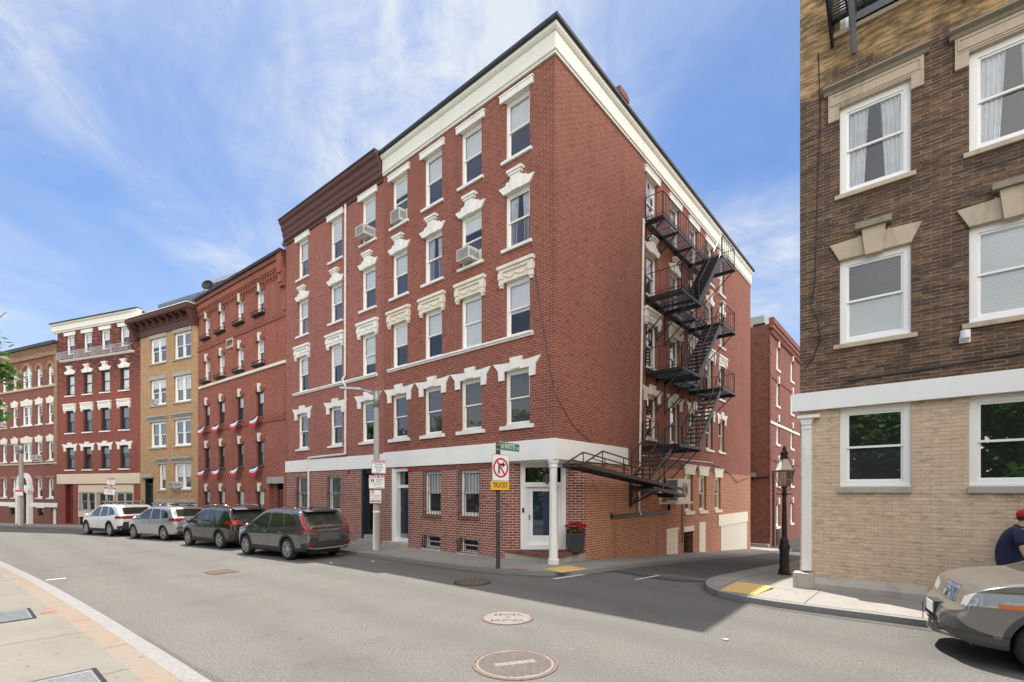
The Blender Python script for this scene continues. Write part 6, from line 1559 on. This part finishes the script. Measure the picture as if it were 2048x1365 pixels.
class Car:
    def __init__(s, label, L, W, H, wb, rear_over, pm, clad='cladding_black', glass=None, gaps=(), tail_side=None, tail_rear=None, rear_glass=None, front=None, wheel_r=.355, rim='rim_silver', spokes=6, name='parked_car', res=.018, top=None, lamp='lamp_red', sil=.42, sho=None, hwd=None, arch=.075, cargl='car_glass', dense=2, fine=None):
        sx, sy, sz = L/4.6, W/1.86, H/1.685
        sc = lambda tab, k: [(x*sx, v*k) for x, v in tab]
        top = sc(top or TOP, sz); bot = sc(BOT, 1); sho = sc(sho or SHO, sz); hwd = sc(hwd or HWD, sy)
        glass = [[(x*sx, z*sz) for x, z in p] for p in (glass or GLASS)]
        s.L, s.sx, s.sy, s.sz, s.top, s.hwd = L, sx, sy, sz, top, hwd
        xr = -L/2+rear_over; xf = xr+wb; s.xr, s.xf, s.wr = xr, xf, wheel_r
        xs = [-L/2, -L/2+.004, -L/2+.010, -L/2+.018]+(fine or [-L/2+.03+i*res for i in range(int((L-.06)/res)+1)])+[L/2-.018, L/2-.010, L/2-.004, L/2]
        gset = []
        for g, z0, z1 in gaps: xs = [x for x in xs if abs(x-g) > .012]+[g-.006, g+.006]
        xs = sorted(xs)
        rows = []
        for x in xs:
            w = interp(hwd, x); zb = interp(bot, x); zt = interp(top, x); zs = min(interp(sho, x), zt-.035); h = zt-zs
            zl = lambda f: zb+(zs-zb)*f
            wr = w*.972-.30*max(0, h-.10)
            ctl = [(0, zb), (w*.80, zb+.005), (w*.945, zb+.05), (w*.985, zl(.30)), (w*1.0, zl(.55)), (w*.997, zl(.82)), (w*.972, zs)]
            ctl += [(w*.972+(wr-w*.972)*f, zs+h*g) for f, g in ((.30, .30), (.62, .60), (.88, .82))]+[(wr*.955, zs+h*.925), (wr*.82, zs+h*.968), (wr*.45, zt-.012*min(1, h*3)), (0, zt)]
            sub = []
            for i in range(len(ctl)-1):
                p0, p1, p2, p3 = ctl[max(0, i-1)], ctl[i], ctl[i+1], ctl[min(len(ctl)-1, i+2)]
                nn = (5 if 2 <= i <= 10 else 4)*dense
                for k in range(nn):
                    t = k/nn; f = lambda a, b, c, d: .5*((2*b)+(-a+c)*t+(2*a-5*b+4*c-d)*t*t+(-a+3*b-3*c+d)*t**3)
                    sub.append((f(p0[0], p1[0], p2[0], p3[0]), f(p0[1], p1[1], p2[1], p3[1])))
            sub.append(ctl[-1]); rows.append(sub)
        n = len(rows[0]); R = []
        for x, r in zip(xs, rows): R += [(x, y, z) for y, z in r]+[(x, -y, z) for y, z in r[-2:0:-1]]
        for q, (x, y, z) in enumerate(R):       # pull grid points onto the wheel arch circles and the cladding line
            if abs(y) < .5*sy or z > 1.0: continue
            hit = False
            for wx in (xr, xf):
                d = math.hypot(x-wx, z-wheel_r)
                for rr_ in ((wheel_r+.055, wheel_r+.055+arch) if arch else (wheel_r+.055,)):
                    if abs(d-rr_) < max(.014, .55*res+.004) and z > .2: R[q] = (wx+(x-wx)*rr_/d, y, wheel_r+(z-wheel_r)*rr_/d); hit = True
            if not hit and abs(z-sil) < .014: R[q] = (x, y, sil)
        per = 2*n-2
        bins = {}
        def put(key, face): bins.setdefault(key, []).append(face)
        for i in range(len(xs)-1):
            for j in range(per):
                k = (j+1) % per; f = (i*per+j, (i+1)*per+j, (i+1)*per+k, i*per+k)
                c = Vector((0, 0, 0))
                for q in f: c += Vector(R[q])
                c /= 4; e1 = Vector(R[f[2]])-Vector(R[f[0]]); e2 = Vector(R[f[3]])-Vector(R[f[1]]); nv = e1.cross(e2)
                if nv.length > 0: nv.normalize()
                ax, ay, az = abs(nv.x), abs(nv.y), abs(nv.z); sd = 'l' if c.y > 0 else 'r'; Y = abs(c.y)
                key = 'body'; done = False
                if Y > .45*sy and c.z < 1.0:
                    for wx in (xr, xf):
                        d = math.hypot(c.x-wx, c.z-wheel_r)
                        if d < wheel_r+.055: key = None
                        elif d < wheel_r+.055+arch and c.z < 1.0 and arch and Y > .6*sy: key = 'cladding'
                if key == 'body':
                    if ay > .45 and c.z > .9:
                        for gi, p in enumerate(glass):
                            if inpoly(p, c.x, c.z): key = 'window.%s%d' % (sd, gi)
                    if key == 'body' and front and front(c, nv, Y): key = front(c, nv, Y)+'.'+sd
                    if key == 'body' and tail_side and ay > .5 and c.x < 0 and any(inpoly(p, (c.x+L/2), c.z) for p in tail_side): key = 'tail_light.'+sd
                    if key == 'body' and tail_rear and c.x < -L/2+.62 and nv.x*math.copysign(1, 1) != 0 and ax > .25 and any(inpoly(p, Y, c.z) for p in tail_rear): key = 'tail_light.'+sd
                    if key == 'body' and c.x < -L/2+.75 and ax > .25 and rear_glass and inpoly(rear_glass, Y, c.z): key = 'rear_window'
                    if key == 'body' and ax > .18 and 0 < c.x < 1.24*sx and c.z > 1.09*sz and Y < interp(hwd, c.x)*.972-.30*max(0, interp(top, c.x)-interp(sho, c.x)-.1)-.055 and az > .2: key = 'windshield'
                    if key == 'body':
                        for g, z0, z1 in gaps:
                            if abs(c.x-g) < .0065 and z0 < c.z < z1 and ay > .4: key = 'shut_line'
                    if key in ('body',) and c.z < sil and not (front and c.x > L*.36): key = 'cladding'
                    if key in ('body', 'shut_line') and c.z < (.58 if c.x < -L/2+.25 else 0): key = 'cladding'
                if key: put(key, f)
        ends = [tuple(range(per))[::-1], tuple((len(xs)-1)*per+k for k in range(per))]
        put('cladding', ends[0]); put('cladding', ends[1])
        s.o = thing(name, label, 'car', (0, 0, 0), None)
        mm = {'body': pm, 'cladding': clad, 'shut_line': 'shut_line', 'rear_window': cargl, 'windshield': cargl, 'window': cargl, 'tail_light': lamp, 'headlight': 'lamp_clear', 'grille': 'lamp_dark', 'turn_light': 'lamp_amber', 'lower_grille': 'cladding_black', 'bumper': clad}
        for key, fs in bins.items():
            b = key.split('.')[0]; m = MB(); used = sorted({q for f in fs for q in f}); mp = {q: i for i, q in enumerate(used)}
            m.v = [R[q] for q in used]; m.f = [tuple(mp[q] for q in f) for f in fs]; m.mi = [0]*len(fs)
            me = m.mesh(b, mm[b], True); inst(b, me, s.o)
        # dark belly and wheel wells
        m = MB(); m.box(-L/2+.25, L/2-.3, -.55*sy, .55*sy, .20, .62); m.box(xf+.42, L/2-.30, -.6*sy, .6*sy, .24, .5)
        for wx in (xr, xf):
            for sd in (-1, 1):
                N_ = 16; r = wheel_r+.058
                pr = [(wx+r*math.cos(math.pi*i/N_), wheel_r+r*math.sin(math.pi*i/N_)) for i in range(N_+1)]
                a, b = sorted((sd*.53*sy, sd*.905*sy))
                m.add([(x, a, z) for x, z in pr]+[(x, b, z) for x, z in pr], [(i, i+1, N_+2+i, N_+1+i) for i in range(N_)]+[tuple(range(N_+1)) if sd > 0 else tuple(range(N_+1, 2*N_+2))])
        inst('underbody', m.mesh('underbody', 'cladding_black', recalc=False), s.o)
        # wheels
        def wheel():
            t = MB(); r = wheel_r
            t.lathe([(r*.66, -.105), (r*.92, -.112), (r*.985, -.085), (r, -.05), (r, .05), (r*.985, .085), (r*.92, .112), (r*.70, .108), (r*.68, .085), (r*.66, .0)], (0, 0, 0), 36, 'y', cap=False)
            return t.mesh('wheel', 'rubber', True)
        wm_ = wheel()
        def rimm():
            t = MB(); r = wheel_r; y = .082
            t.cur = 0; n = 40
            t.lathe([(r*.70, y+.024), (r*.645, y+.020), (r*.61, y-.05)], (0, 0, 0), n, 'y', cap=False)
            t.cur = 1; t.lathe([(r*.62, y-.075), (r*.2, y-.08), (0, y-.08)], (0, 0, 0), 24, 'y')
            t.cur = 0; t.lathe([(r*.17, y-.07), (r*.17, y-.005), (r*.12, y+.006), (0, y+.008)], (0, 0, 0), 20, 'y')
            for k_ in range(spokes):
                for off in (-.13, .13):
                    a = 2*math.pi*k_/spokes; p0 = (r*.13*math.cos(a+off*1.5), y-.012, r*.13*math.sin(a+off*1.5)); p1 = (r*.645*math.cos(a+off*1.35), y+.0, r*.645*math.sin(a+off*1.35))
                    t.bar(p0, p1, .030, .035, (0, 1, 0))
            return t.mesh('rim', [rim, 'rim_dark'])
        rm_ = rimm()
        for wx in (xr, xf):
            for sd in (1, -1):
                w_ = inst('wheel', wm_, s.o, (wx, sd*(W/2-.135), wheel_r), 0 if sd > 0 else math.pi)
                inst('rim', rm_, w_)
        # mirrors, handles
        for sd in (1, -1):
            m = MB(); m.sphere((1.0*sx, sd*(W/2+.075), 1.075*sz), (.075, .11, .085), 12, 8); m.bar((1.02*sx, sd*(W/2-.06), 1.03*sz), (1.0*sx, sd*(W/2+.05), 1.06*sz), .05, .04)
            inst('mirror', m.mesh('mirror', pm, True), s.o)
            for hx_ in (-.02, -.95):
                m = MB(); m.box(hx_*sx-.10, hx_*sx+.10, sd*(.915*sy), sd*(.915*sy)+sd*.03, .885*sz, .915*sz); inst('door_handle', m.mesh('door_handle', pm), s.o)
    def part(s, name, mat, fn, smooth=False):
        m = MB(); fn(m); return inst(name, m.mesh(name, mat, smooth), s.o)
    def place(s, x, y, d):
        a = math.atan2(d[1], d[0]); L = math.hypot(*d); dx, dy = d[0]/L, d[1]/L
        zf, zr = gz(x+dx*1.35, y+dy*1.35), gz(x-dx*1.35, y-dy*1.35)
        s.o.location = (x, y, (zf+zr)/2+.004); s.o.rotation_euler = (0, -math.atan2(zf-zr, 2.7), a)
def from_left_wheels(rx, ry, fx, fy, W, wb, back):
    d = Vector((fx-rx, fy-ry)).normalized(); left = Vector((-d.y, d.x)); mid = Vector((rx, ry))+d*back
    c = mid-left*(W/2-.02); return c.x, c.y, (d.x, d.y)
DG = ((-.17, .42, 1.02), (-1.05, .62, 1.04), (.98, .42, .97))
def rail(c, x0, x1, y, z, bend=.05, mat='sat_chrome', r=.018):
    for sd in (1, -1):
        c.part('roof_rail', mat, lambda m: m.path([(x0, sd*y, z-bend), (x0+.12, sd*y, z), ((x0+x1)/2, sd*y, z+.02), (x1-.15, sd*y, z-.005), (x1, sd*y, z-bend-.02)], r, 8), True)
# --- grey crossover, nearest of the parked row
rgl = [(-.1, 1.13), (.62, 1.13), (.545, 1.52), (-.1, 1.545)]
c1 = Car('grey crossover with tall red tail lights, nearest of the parked row', 4.62, 1.86, 1.68, 2.68, .99, 'paint_grey', 'cladding_black', None, DG,
         [[(0, .955), (.38, 1.01), (.26, 1.04), (0, 1.04)]], [[(.40, .965), (1.0, .955), (1.0, 1.05), (.74, 1.05), (.60, 1.02)], [(.735, 1.04), (1.0, 1.02), (1.0, 1.44), (.70, 1.44), (.72, 1.3)]], rgl)
c1.part('bright_trim', 'sat_chrome', lambda m: m.box(-2.30, -2.235, -.60, .60, 1.055, 1.085))
c1.part('skid_trim', 'sat_chrome', lambda m: (m.bar((-2.325, -.80, .44), (-2.33, -.50, .38), .02, .05), m.bar((-2.33, -.50, .38), (-2.33, .50, .38), .02, .05), m.bar((-2.33, .5, .38), (-2.325, .80, .44), .02, .05)))
for sd in (1, -1): c1.part('reflector', 'lamp_red', lambda m: m.box(-2.325, -2.27, sd*.58 if sd > 0 else -.80, .80 if sd > 0 else -.58, .49, .55))
c1.part('plate_recess', 'cladding_grey', lambda m: m.prism([], 0, 0) if 0 else m.add([(-2.312, .42, .62), (-2.312, -.42, .62), (-2.309, -.30, .86), (-2.309, .30, .86), (-2.27, .45, .60), (-2.27, -.45, .60), (-2.27, -.32, .88), (-2.27, .32, .88)], [(0, 1, 2, 3), (0, 4, 5, 1), (1, 5, 6, 2), (2, 6, 7, 3), (3, 7, 4, 0)]))
c1.part('license_plate', 'cladding_grey', lambda m: m.box(-2.325, -2.313, -.16, .16, .66, .81))
c1.part('emblem', 'sat_chrome', lambda m: (m.box(-2.30, -2.262, -.075, -.045, 1.03, 1.13), m.box(-2.30, -2.262, .045, .075, 1.03, 1.13), m.box(-2.30, -2.262, -.045, .045, 1.07, 1.09)))
o = inst('lettering', text_mesh('CR-V', .06, 'sat_chrome', 'CENTER', .003, 1.3, .002), c1.o, (-2.318, .60, .86)); o.rotation_euler = (R_(90), 0, R_(-90))
c1.part('spoiler', 'cladding_black', lambda m: m.prism([], 0, 0) if 0 else m.add([(-1.98, -.60, 1.565), (-1.98, .60, 1.565), (-1.70, .62, 1.618), (-1.70, -.62, 1.618), (-1.96, -.58, 1.535), (-1.96, .58, 1.535), (-1.72, .60, 1.58), (-1.72, -.60, 1.58)], [(0, 1, 2, 3), (0, 4, 5, 1), (1, 5, 6, 2), (3, 7, 4, 0), (4, 7, 6, 5)]))
c1.part('antenna', 'cladding_black', lambda m: m.add([(-1.35, 0, 1.64), (-1.15, -.03, 1.65), (-1.15, .03, 1.65), (-1.36, 0, 1.72)], [(0, 1, 3), (0, 3, 2), (1, 2, 3)]))
rail(c1, -1.55, .25, .57, 1.66, .03, 'paint_grey', .015)
c1.place(*from_left_wheels(-7.34, 15.68, -9.64, 17.29, 1.86, 2.68, 1.32))
# --- dark green-black crossover
c2 = Car('glossy blackish green crossover with orange and red tail lights, second of the parked row', 4.57, 1.85, 1.70, 2.66, .98, 'paint_dark', 'cladding_black', None, DG,
         [[(0, .93), (.62, 1.0), (.50, 1.10), (.22, 1.15), (0, 1.15)]], [[(.40, .97), (1.0, .92), (1.0, 1.16), (.62, 1.14)]], [(-.1, 1.17), (.64, 1.17), (.55, 1.50), (-.1, 1.53)], spokes=5)
rail(c2, -1.5, .45, .60, 1.73, .05)
for sd in (1, -1): c2.part('reflector', 'lamp_red', lambda m: m.box(-2.30, -2.25, sd*.60 if sd > 0 else -.78, .78 if sd > 0 else -.60, .50, .55))
c2.part('turn_light', 'lamp_amber', lambda m: m.box(-2.265, -2.12, .70, .80, .99, 1.08)); c2.part('turn_light', 'lamp_amber', lambda m: m.box(-2.265, -2.12, -.80, -.70, .99, 1.08))
c2.part('spoiler', 'cladding_black', lambda m: m.add([(-2.02, -.60, 1.56), (-2.02, .60, 1.56), (-1.70, .62, 1.64), (-1.70, -.62, 1.64), (-1.96, -.58, 1.53), (-1.96, .58, 1.53), (-1.72, .60, 1.59), (-1.72, -.60, 1.59)], [(0, 1, 2, 3), (0, 4, 5, 1), (1, 5, 6, 2), (3, 7, 4, 0), (4, 7, 6, 5)]))
c2.part('license_plate', 'plate_white', lambda m: m.box(-2.318, -2.29, -.16, .16, .70, .85))
c2.place(*from_left_wheels(-11.77, 19.34, -13.97, 20.76, 1.85, 2.66, 1.31))
# --- silver crossover with roof bars
c3 = Car('silver crossover with crossbars on its roof, third of the parked row', 4.66, 1.89, 1.66, 2.82, .93, 'paint_silver', 'paint_silver', None, DG,
         [[(0, .93), (.50, .98), (.42, 1.08), (0, 1.06)]], [[(.30, 1.02), (.66, .93), (1.0, .93), (1.0, 1.08), (.60, 1.08), (.30, 1.05)]], [(-.1, 1.15), (.66, 1.15), (.57, 1.50), (-.1, 1.53)], spokes=5, arch=0, sil=.30)
rail(c3, -1.5, .3, .60, 1.70, .05, 'sat_chrome')
for x in (-.95, .05): c3.part('crossbar', 'sat_chrome', lambda m: (m.tube((x, -.72, 1.80), (x, .72, 1.80), .025), m.box(x-.05, x+.05, -.64, -.56, 1.68, 1.80), m.box(x-.05, x+.05, .56, .64, 1.68, 1.80)))
c3.part('reflector', 'lamp_red', lambda m: m.box(-2.34, -2.28, -.80, .80, .60, .64)); c3.part('license_plate', 'plate_white', lambda m: m.box(-2.352, -2.33, -.16, .16, .76, .90))
c3.part('lower_trim', 'cladding_black', lambda m: m.box(-2.345, -2.15, -.74, .74, .34, .45))
c3.place(*from_left_wheels(-16.89, 23.3, -19.21, 24.53, 1.89, 2.82, 1.40))
# --- big white SUV
top4 = [(x, z+(.02 if x < -1.4 else 0)) for x, z in TOP]
c4 = Car('large white utility car with a red light bar across its tail, farthest of the row', 5.0, 1.98, 1.76, 2.95, 1.08, 'paint_pearl', 'cladding_black', None, DG,
         [[(0, .95), (.42, .97), (.40, 1.10), (0, 1.10)]], [[(-.1, .98), (1.1, .96), (1.1, 1.10), (-.1, 1.10)]], [(-.1, 1.19), (.68, 1.19), (.60, 1.56), (-.1, 1.58)], wheel_r=.375, spokes=5, rim='rim_silver', top=top4)
rail(c4, -1.8, .3, .66, 1.80, .05, 'cladding_black')
for x in (-1.2, -.2): c4.part('crossbar', 'sat_chrome', lambda m: (m.tube((x, -.78, 1.90), (x, .78, 1.90), .022), m.box(x-.05, x+.05, -.70, -.62, 1.78, 1.90), m.box(x-.05, x+.05, .62, .70, 1.78, 1.90)))
c4.part('skid_trim', 'sat_chrome', lambda m: (m.box(-2.53, -2.46, -.85, -.55, .36, .46), m.box(-2.53, -2.46, .55, .85, .36, .46))); c4.part('license_plate', 'plate_white', lambda m: m.box(-2.522, -2.49, -.16, .16, .74, .88))
c4.place(*from_left_wheels(-22.05, 26.35, -24.5, 27.75, 1.98, 2.95, 1.42))
# --- taupe car at right, seen from its front left corner
TOP5 = [(-2.30, .70), (-2.2, 1.0), (-1.9, 1.35), (-1.7, 1.58), (-1.2, 1.66), (-.3, 1.685), (.2, 1.66), (.6, 1.48), (1.12, 1.20), (1.25, 1.155), (1.65, 1.10), (1.88, 1.035), (1.98, .985), (2.03, .935), (2.075, .82), (2.11, .735), (2.16, .705), (2.23, .675), (2.27, .61), (2.30, .50)]
SHO5 = [(-2.30, .66), (-2.2, .95), (-1.5, 1.06), (0, 1.02), (1.2, 1.02), (1.75, .985), (1.95, .93), (2.05, .84), (2.12, .69), (2.24, .60), (2.30, .46)]
HWD5 = [(-2.30, .7), (-2.1, .87), (-1.3, .93), (1.3, .93), (1.7, .915), (1.92, .875), (2.06, .815), (2.17, .71), (2.25, .54), (2.30, .34)]
L5 = 4.28
def front5(c, n, Y):
    x = c.x-L5/2
    if c.x < .8: return None
    if -.98 < x < -.10:
        f = max(0, min(1, (Y-.47)/.40)); lo, hi = .735+.05*f, .835+.135*f
        if Y > .53 and lo < c.z < hi and x > -.84+1.2*max(0, .93-c.z) and n.z < .82:
            return 'turn_light' if c.z < lo+.05 and x < -.46 else 'headlight'
    if Y < .31-.05*abs(c.z-.84)/.1 and .735 < c.z < .945 and n.x > .2 and x > -.34: return 'grille'
    # dark lower bumper that rises into the fog lamp pocket
    edge = .40 if Y < .36 else (.60 if Y < .66 else max(.40, .60-.9*(Y-.66)))
    if x < -.42: edge = .40
    if c.z < edge and x > -.75:
        if .33 < c.z < .45 and Y < .60 and n.x > .3: return 'lower_grille'
        return 'bumper'
    return 'bumper' if c.z < .40 else None
c5 = Car('taupe compact crossover at the right edge, showing its ribbed grille and left headlight', L5, 1.78, 1.66, 2.56, .76, 'paint_taupe', 'cladding_grey', None, ((-.15, .42, 1.05), (.95, .42, 1.0)), None, None, None, front5, .34, top=TOP5, sho=SHO5, hwd=HWD5, res=.006, name='parked_car', dense=5, fine=[-L5/2+.03+i*.03 for i in range(99)]+[.86+i*.006 for i in range(209)])
def frontx(z):                              # nose position of the centre line at a height
    best = None
    for i in range(400):
        x = L5/2-i*.002
        if interp(c5.top, x) >= z: return x
    return 2
def ribs(m):
    for i in range(13):
        y = -.26+.0435*i; pts = []
        for k in range(6):
            z = .745+.038*k; pts.append((frontx(z)+.010-.22*y*y, y*(1-.10*(k/5-.5)), z))
        m.path(pts, .009, 5)
c5.part('grille_rib', 'sat_chrome', ribs)
def surround(m):
    pts = []
    for k in range(6): z = .735+.041*k; pts.append((frontx(z)+.008-.22*.3**2, .305-.02*k/5, z))
    m.path(pts, .014, 6); m.path([(x, -y, z) for x, y, z in pts], .014, 6)
    m.path([(frontx(.94)+.01-.22*y*y, y, .943) for y in [-.285+.057*i for i in range(11)]], .014, 6); m.path([(frontx(.735)+.012-.22*y*y, y, .735) for y in [-.305+.061*i for i in range(11)]], .012, 6)
c5.part('grille_surround', 'sat_chrome', surround)
e_ = c5.part('emblem', 'sat_chrome', lambda m: (m.lathe([(.058, -.008), (.066, 0), (.058, .012), (.048, .012), (.048, -.008)], (0, 0, 0), 20, 'y'), [m.bar((-.04+.03*i, .004, .03-.01*i), (-.02+.03*i, .004, -.035+.01*i), .02, .012, (0, 1, 0)) for i in range(3)]))
e_.location = (frontx(.85)+.025, 0, .85); e_.rotation_euler = (0, R_(0), R_(-90))
c5.part('license_plate', 'plate_white', lambda m: m.box(frontx(.6)+.035, frontx(.6)+.045, -.155, .155, .52, .67)); c5.part('plate_holder', 'cladding_black', lambda m: m.box(frontx(.6)-.10, frontx(.6)+.034, -.17, .17, .505, .685))
def slots(m):
    for z in (.30, .345, .39, .435):
        m.path([(frontx(.5)+.0-.42*y*y, y, z) for y in [-.58+.058*i for i in range(21)]], .008, 5)
c5.part('lower_slats', 'cladding_black', slots)
c5.part('chin_trim', 'sat_chrome', lambda m: m.path([(frontx(.5)+.012-.50*y*y, y, .27+.10*y*y) for y in [-.66+.066*i for i in range(21)]], .018, 6))
for sd in (1, -1):
    c5.part('lamp_projector', 'lamp_dark', lambda m: m.sphere((1.66, sd*.74, .85), (.05, .05, .05), 12, 8), True)
    c5.part('fog_surround', 'sat_chrome', lambda m: m.path([(2.095, sd*.38, .61), (2.02, sd*.60, .61), (1.94, sd*.70, .555), (1.85, sd*.775, .47)], .010, 6))
nd = (-.875, .484); c5.place(6.03-nd[0]*L5/2, 6.93-nd[1]*L5/2, nd)
# ================================================================== person at the right edge
plain('skin', (.52, .30, .21), .55, var=.08, scale=20); plain('shirt_navy', (.010, .018, .050), .85, var=.2, scale=9, bump=.25); plain('cap_red', (.46, .010, .022), .75, var=.15, scale=12)
plain('shorts_khaki', (.20, .17, .12), .85); plain('hair_brown', (.045, .028, .018), .7); plain('shoe_white', (.5, .5, .5), .6); plain('eye_dark', (.03, .02, .02), .3)
def skin(name, verts, edges, mat, parent=None, root=0, sub=2):
    me = bpy.data.meshes.new(name); me.from_pydata([v[:3] for v in verts], edges, []); me.materials.append(MATS[mat])
    o = bpy.data.objects.new(name, me); COL.objects.link(o)
    if parent is not None: o.parent = parent
    o.modifiers.new('skin', 'SKIN'); o.modifiers.new('smooth', 'SUBSURF').levels = sub; o.modifiers['smooth'].render_levels = sub
    for v, d in zip(verts, me.skin_vertices[0].data): d.radius = (v[3], v[4] if len(v) > 4 else v[3]); d.use_root = False
    me.skin_vertices[0].data[root].use_root = True
    o.modifiers['skin'].use_smooth_shade = True
    return o
V = [(-.05, 0, .95, .10, .10), (-.05, 0, 1.14, .10, .10), (.0, 0, 1.34, .10, .10), (.05, 0, 1.50, .07, .07), (.085, 0, 1.57, .06, .06), (.115, 0, 1.635, .08, .075), (.12, 0, 1.70, .095, .085), (.11, 0, 1.75, .075, .07)]
E9 = [(0, 1), (1, 2), (2, 3), (3, 4), (4, 5), (5, 6), (6, 7)]
def chain(start, pts):
    prev = start
    for p in pts: V.append(p); E9.append((prev, len(V)-1)); prev = len(V)-1
    return prev
for sd in (1, -1):
    w_ = chain(2, [(.02, sd*.17, 1.44, .045), (.015, sd*.25, 1.33, .045), (.02, sd*.28, 1.17, .044), (.07, sd*.275, 1.03, .040), (.13, sd*.255, .91, .028)])
    h_ = chain(w_, [(.155, sd*.25, .86, .030, .020), (.175, sd*.248, .815, .034, .017)])
    for k_, (dx_, ln) in enumerate(((-.028, .070), (-.010, .080), (.010, .076), (.028, .060))):
        chain(h_, [(.180+dx_, sd*.247, .785, .0095), (.190+dx_, sd*.240, .785-ln*.5, .0085), (.182+dx_, sd*.230, .785-ln, .007)])
    chain(w_, [(.175, sd*.235, .85, .011), (.195, sd*.225, .815, .010), (.20, sd*.222, .785, .008)])
    kx, ax_ = (.10, .14) if sd > 0 else (.02, -.20)
    chain(0, [(-.04, sd*.10, .86, .105), (kx, sd*.105, .50, .065), (kx-.02+(ax_-kx)*.35, sd*.105, .34, .060), (ax_, sd*.105, .10, .040), (ax_+.06, sd*.11, .05, .038), (ax_+.16, sd*.115, .035, .030)])
Px, Py = 8.76, 8.36
P0 = skin('person', V, E9, 'skin'); P0.location = (Px, Py, gz(Px, Py)+.12); P0.rotation_euler = (0, 0, math.atan2(-.62, .78))
tag(P0, 'person in a navy T-shirt and backwards red cap walking off at the right edge', 'person')
SV = [(-.045, 0, .78, .21), (-.05, 0, .86, .23), (-.055, 0, .98, .235), (-.06, 0, 1.15, .232), (-.025, 0, 1.34, .205), (.035, 0, 1.475, .12), (.06, 0, 1.535, .07)]
SE = [(0, 1), (1, 2), (2, 3), (3, 4), (4, 5), (5, 6)]
for sd in (1, -1):
    b = len(SV); SV += [(.012, sd*.235, 1.37, .115), (.015, sd*.285, 1.17, .095)]; SE += [(4, b), (b, b+1)]
skin('t_shirt', SV, SE, 'shirt_navy', P0)
TV = [(-.05, 0, .92, .13)]; TE = []
for sd in (1, -1):
    kx = .10 if sd > 0 else .02; b = len(TV); TV += [(-.035, sd*.09, .80, .10), (kx*.6, sd*.105, .62, .10), (kx, sd*.105, .48, .095)]; TE += [(0, b), (b, b+1), (b+1, b+2)]
skin('shorts', TV, TE, 'shorts_khaki', P0)
m = MB(); m.lathe([(.108, 0), (.112, .035), (.104, .075), (.075, .108), (.03, .122), (0, .124)], (0, 0, 0), 20)
m.add([(-.085+.0, .085*s_*.9, .012) for s_ in (-1, 1)]+[(-.135, .06*s_, -.018) for s_ in (-1, 1)]+[(-.155, .02*s_, -.028) for s_ in (-1, 1)], [(0, 1, 3, 2), (2, 3, 5, 4)])
m.lathe([(.012, .120), (.012, .130), (0, .133)], (0, 0, 0), 8)
c_ = inst('cap', m.mesh('cap', 'cap_red', True), P0, (.115, 0, 1.685)); c_.rotation_euler = (0, R_(-12), 0); c_.scale = (1.06, .95, 1)
m = MB(); m.sphere((.092, 0, 1.665), (.098, .086, .075), 14, 8); inst('hair', m.mesh('hair', 'hair_brown', True), P0)
m = MB()
for sd in (1, -1): m.sphere((.11, sd*.084, 1.655), (.022, .012, .032), 8, 6)
inst('ears', m.mesh('ears', 'skin', True), P0)
m = MB(); m.sphere((.212, 0, 1.655), (.022, .014, .024), 8, 6); inst('nose', m.mesh('nose', 'skin', True), P0)
for sd in (1, -1):
    m = MB(); m.sphere((.192, sd*.034, 1.685), (.012, .014, .010), 8, 6); inst('eye', m.mesh('eye', 'eye_dark', True), P0)
m = MB(); m.box(.196, .207, -.025, .025, 1.60, 1.607); inst('mouth', m.mesh('mouth', 'cap_red'), P0)
for sd, ax_ in ((1, .14), (-1, -.20)):
    m = MB(); m.sphere((ax_+.05, sd*.11, .045), (.145, .052, .05), 14, 8); inst('shoe', m.mesh('shoe', 'shoe_white', True), P0)
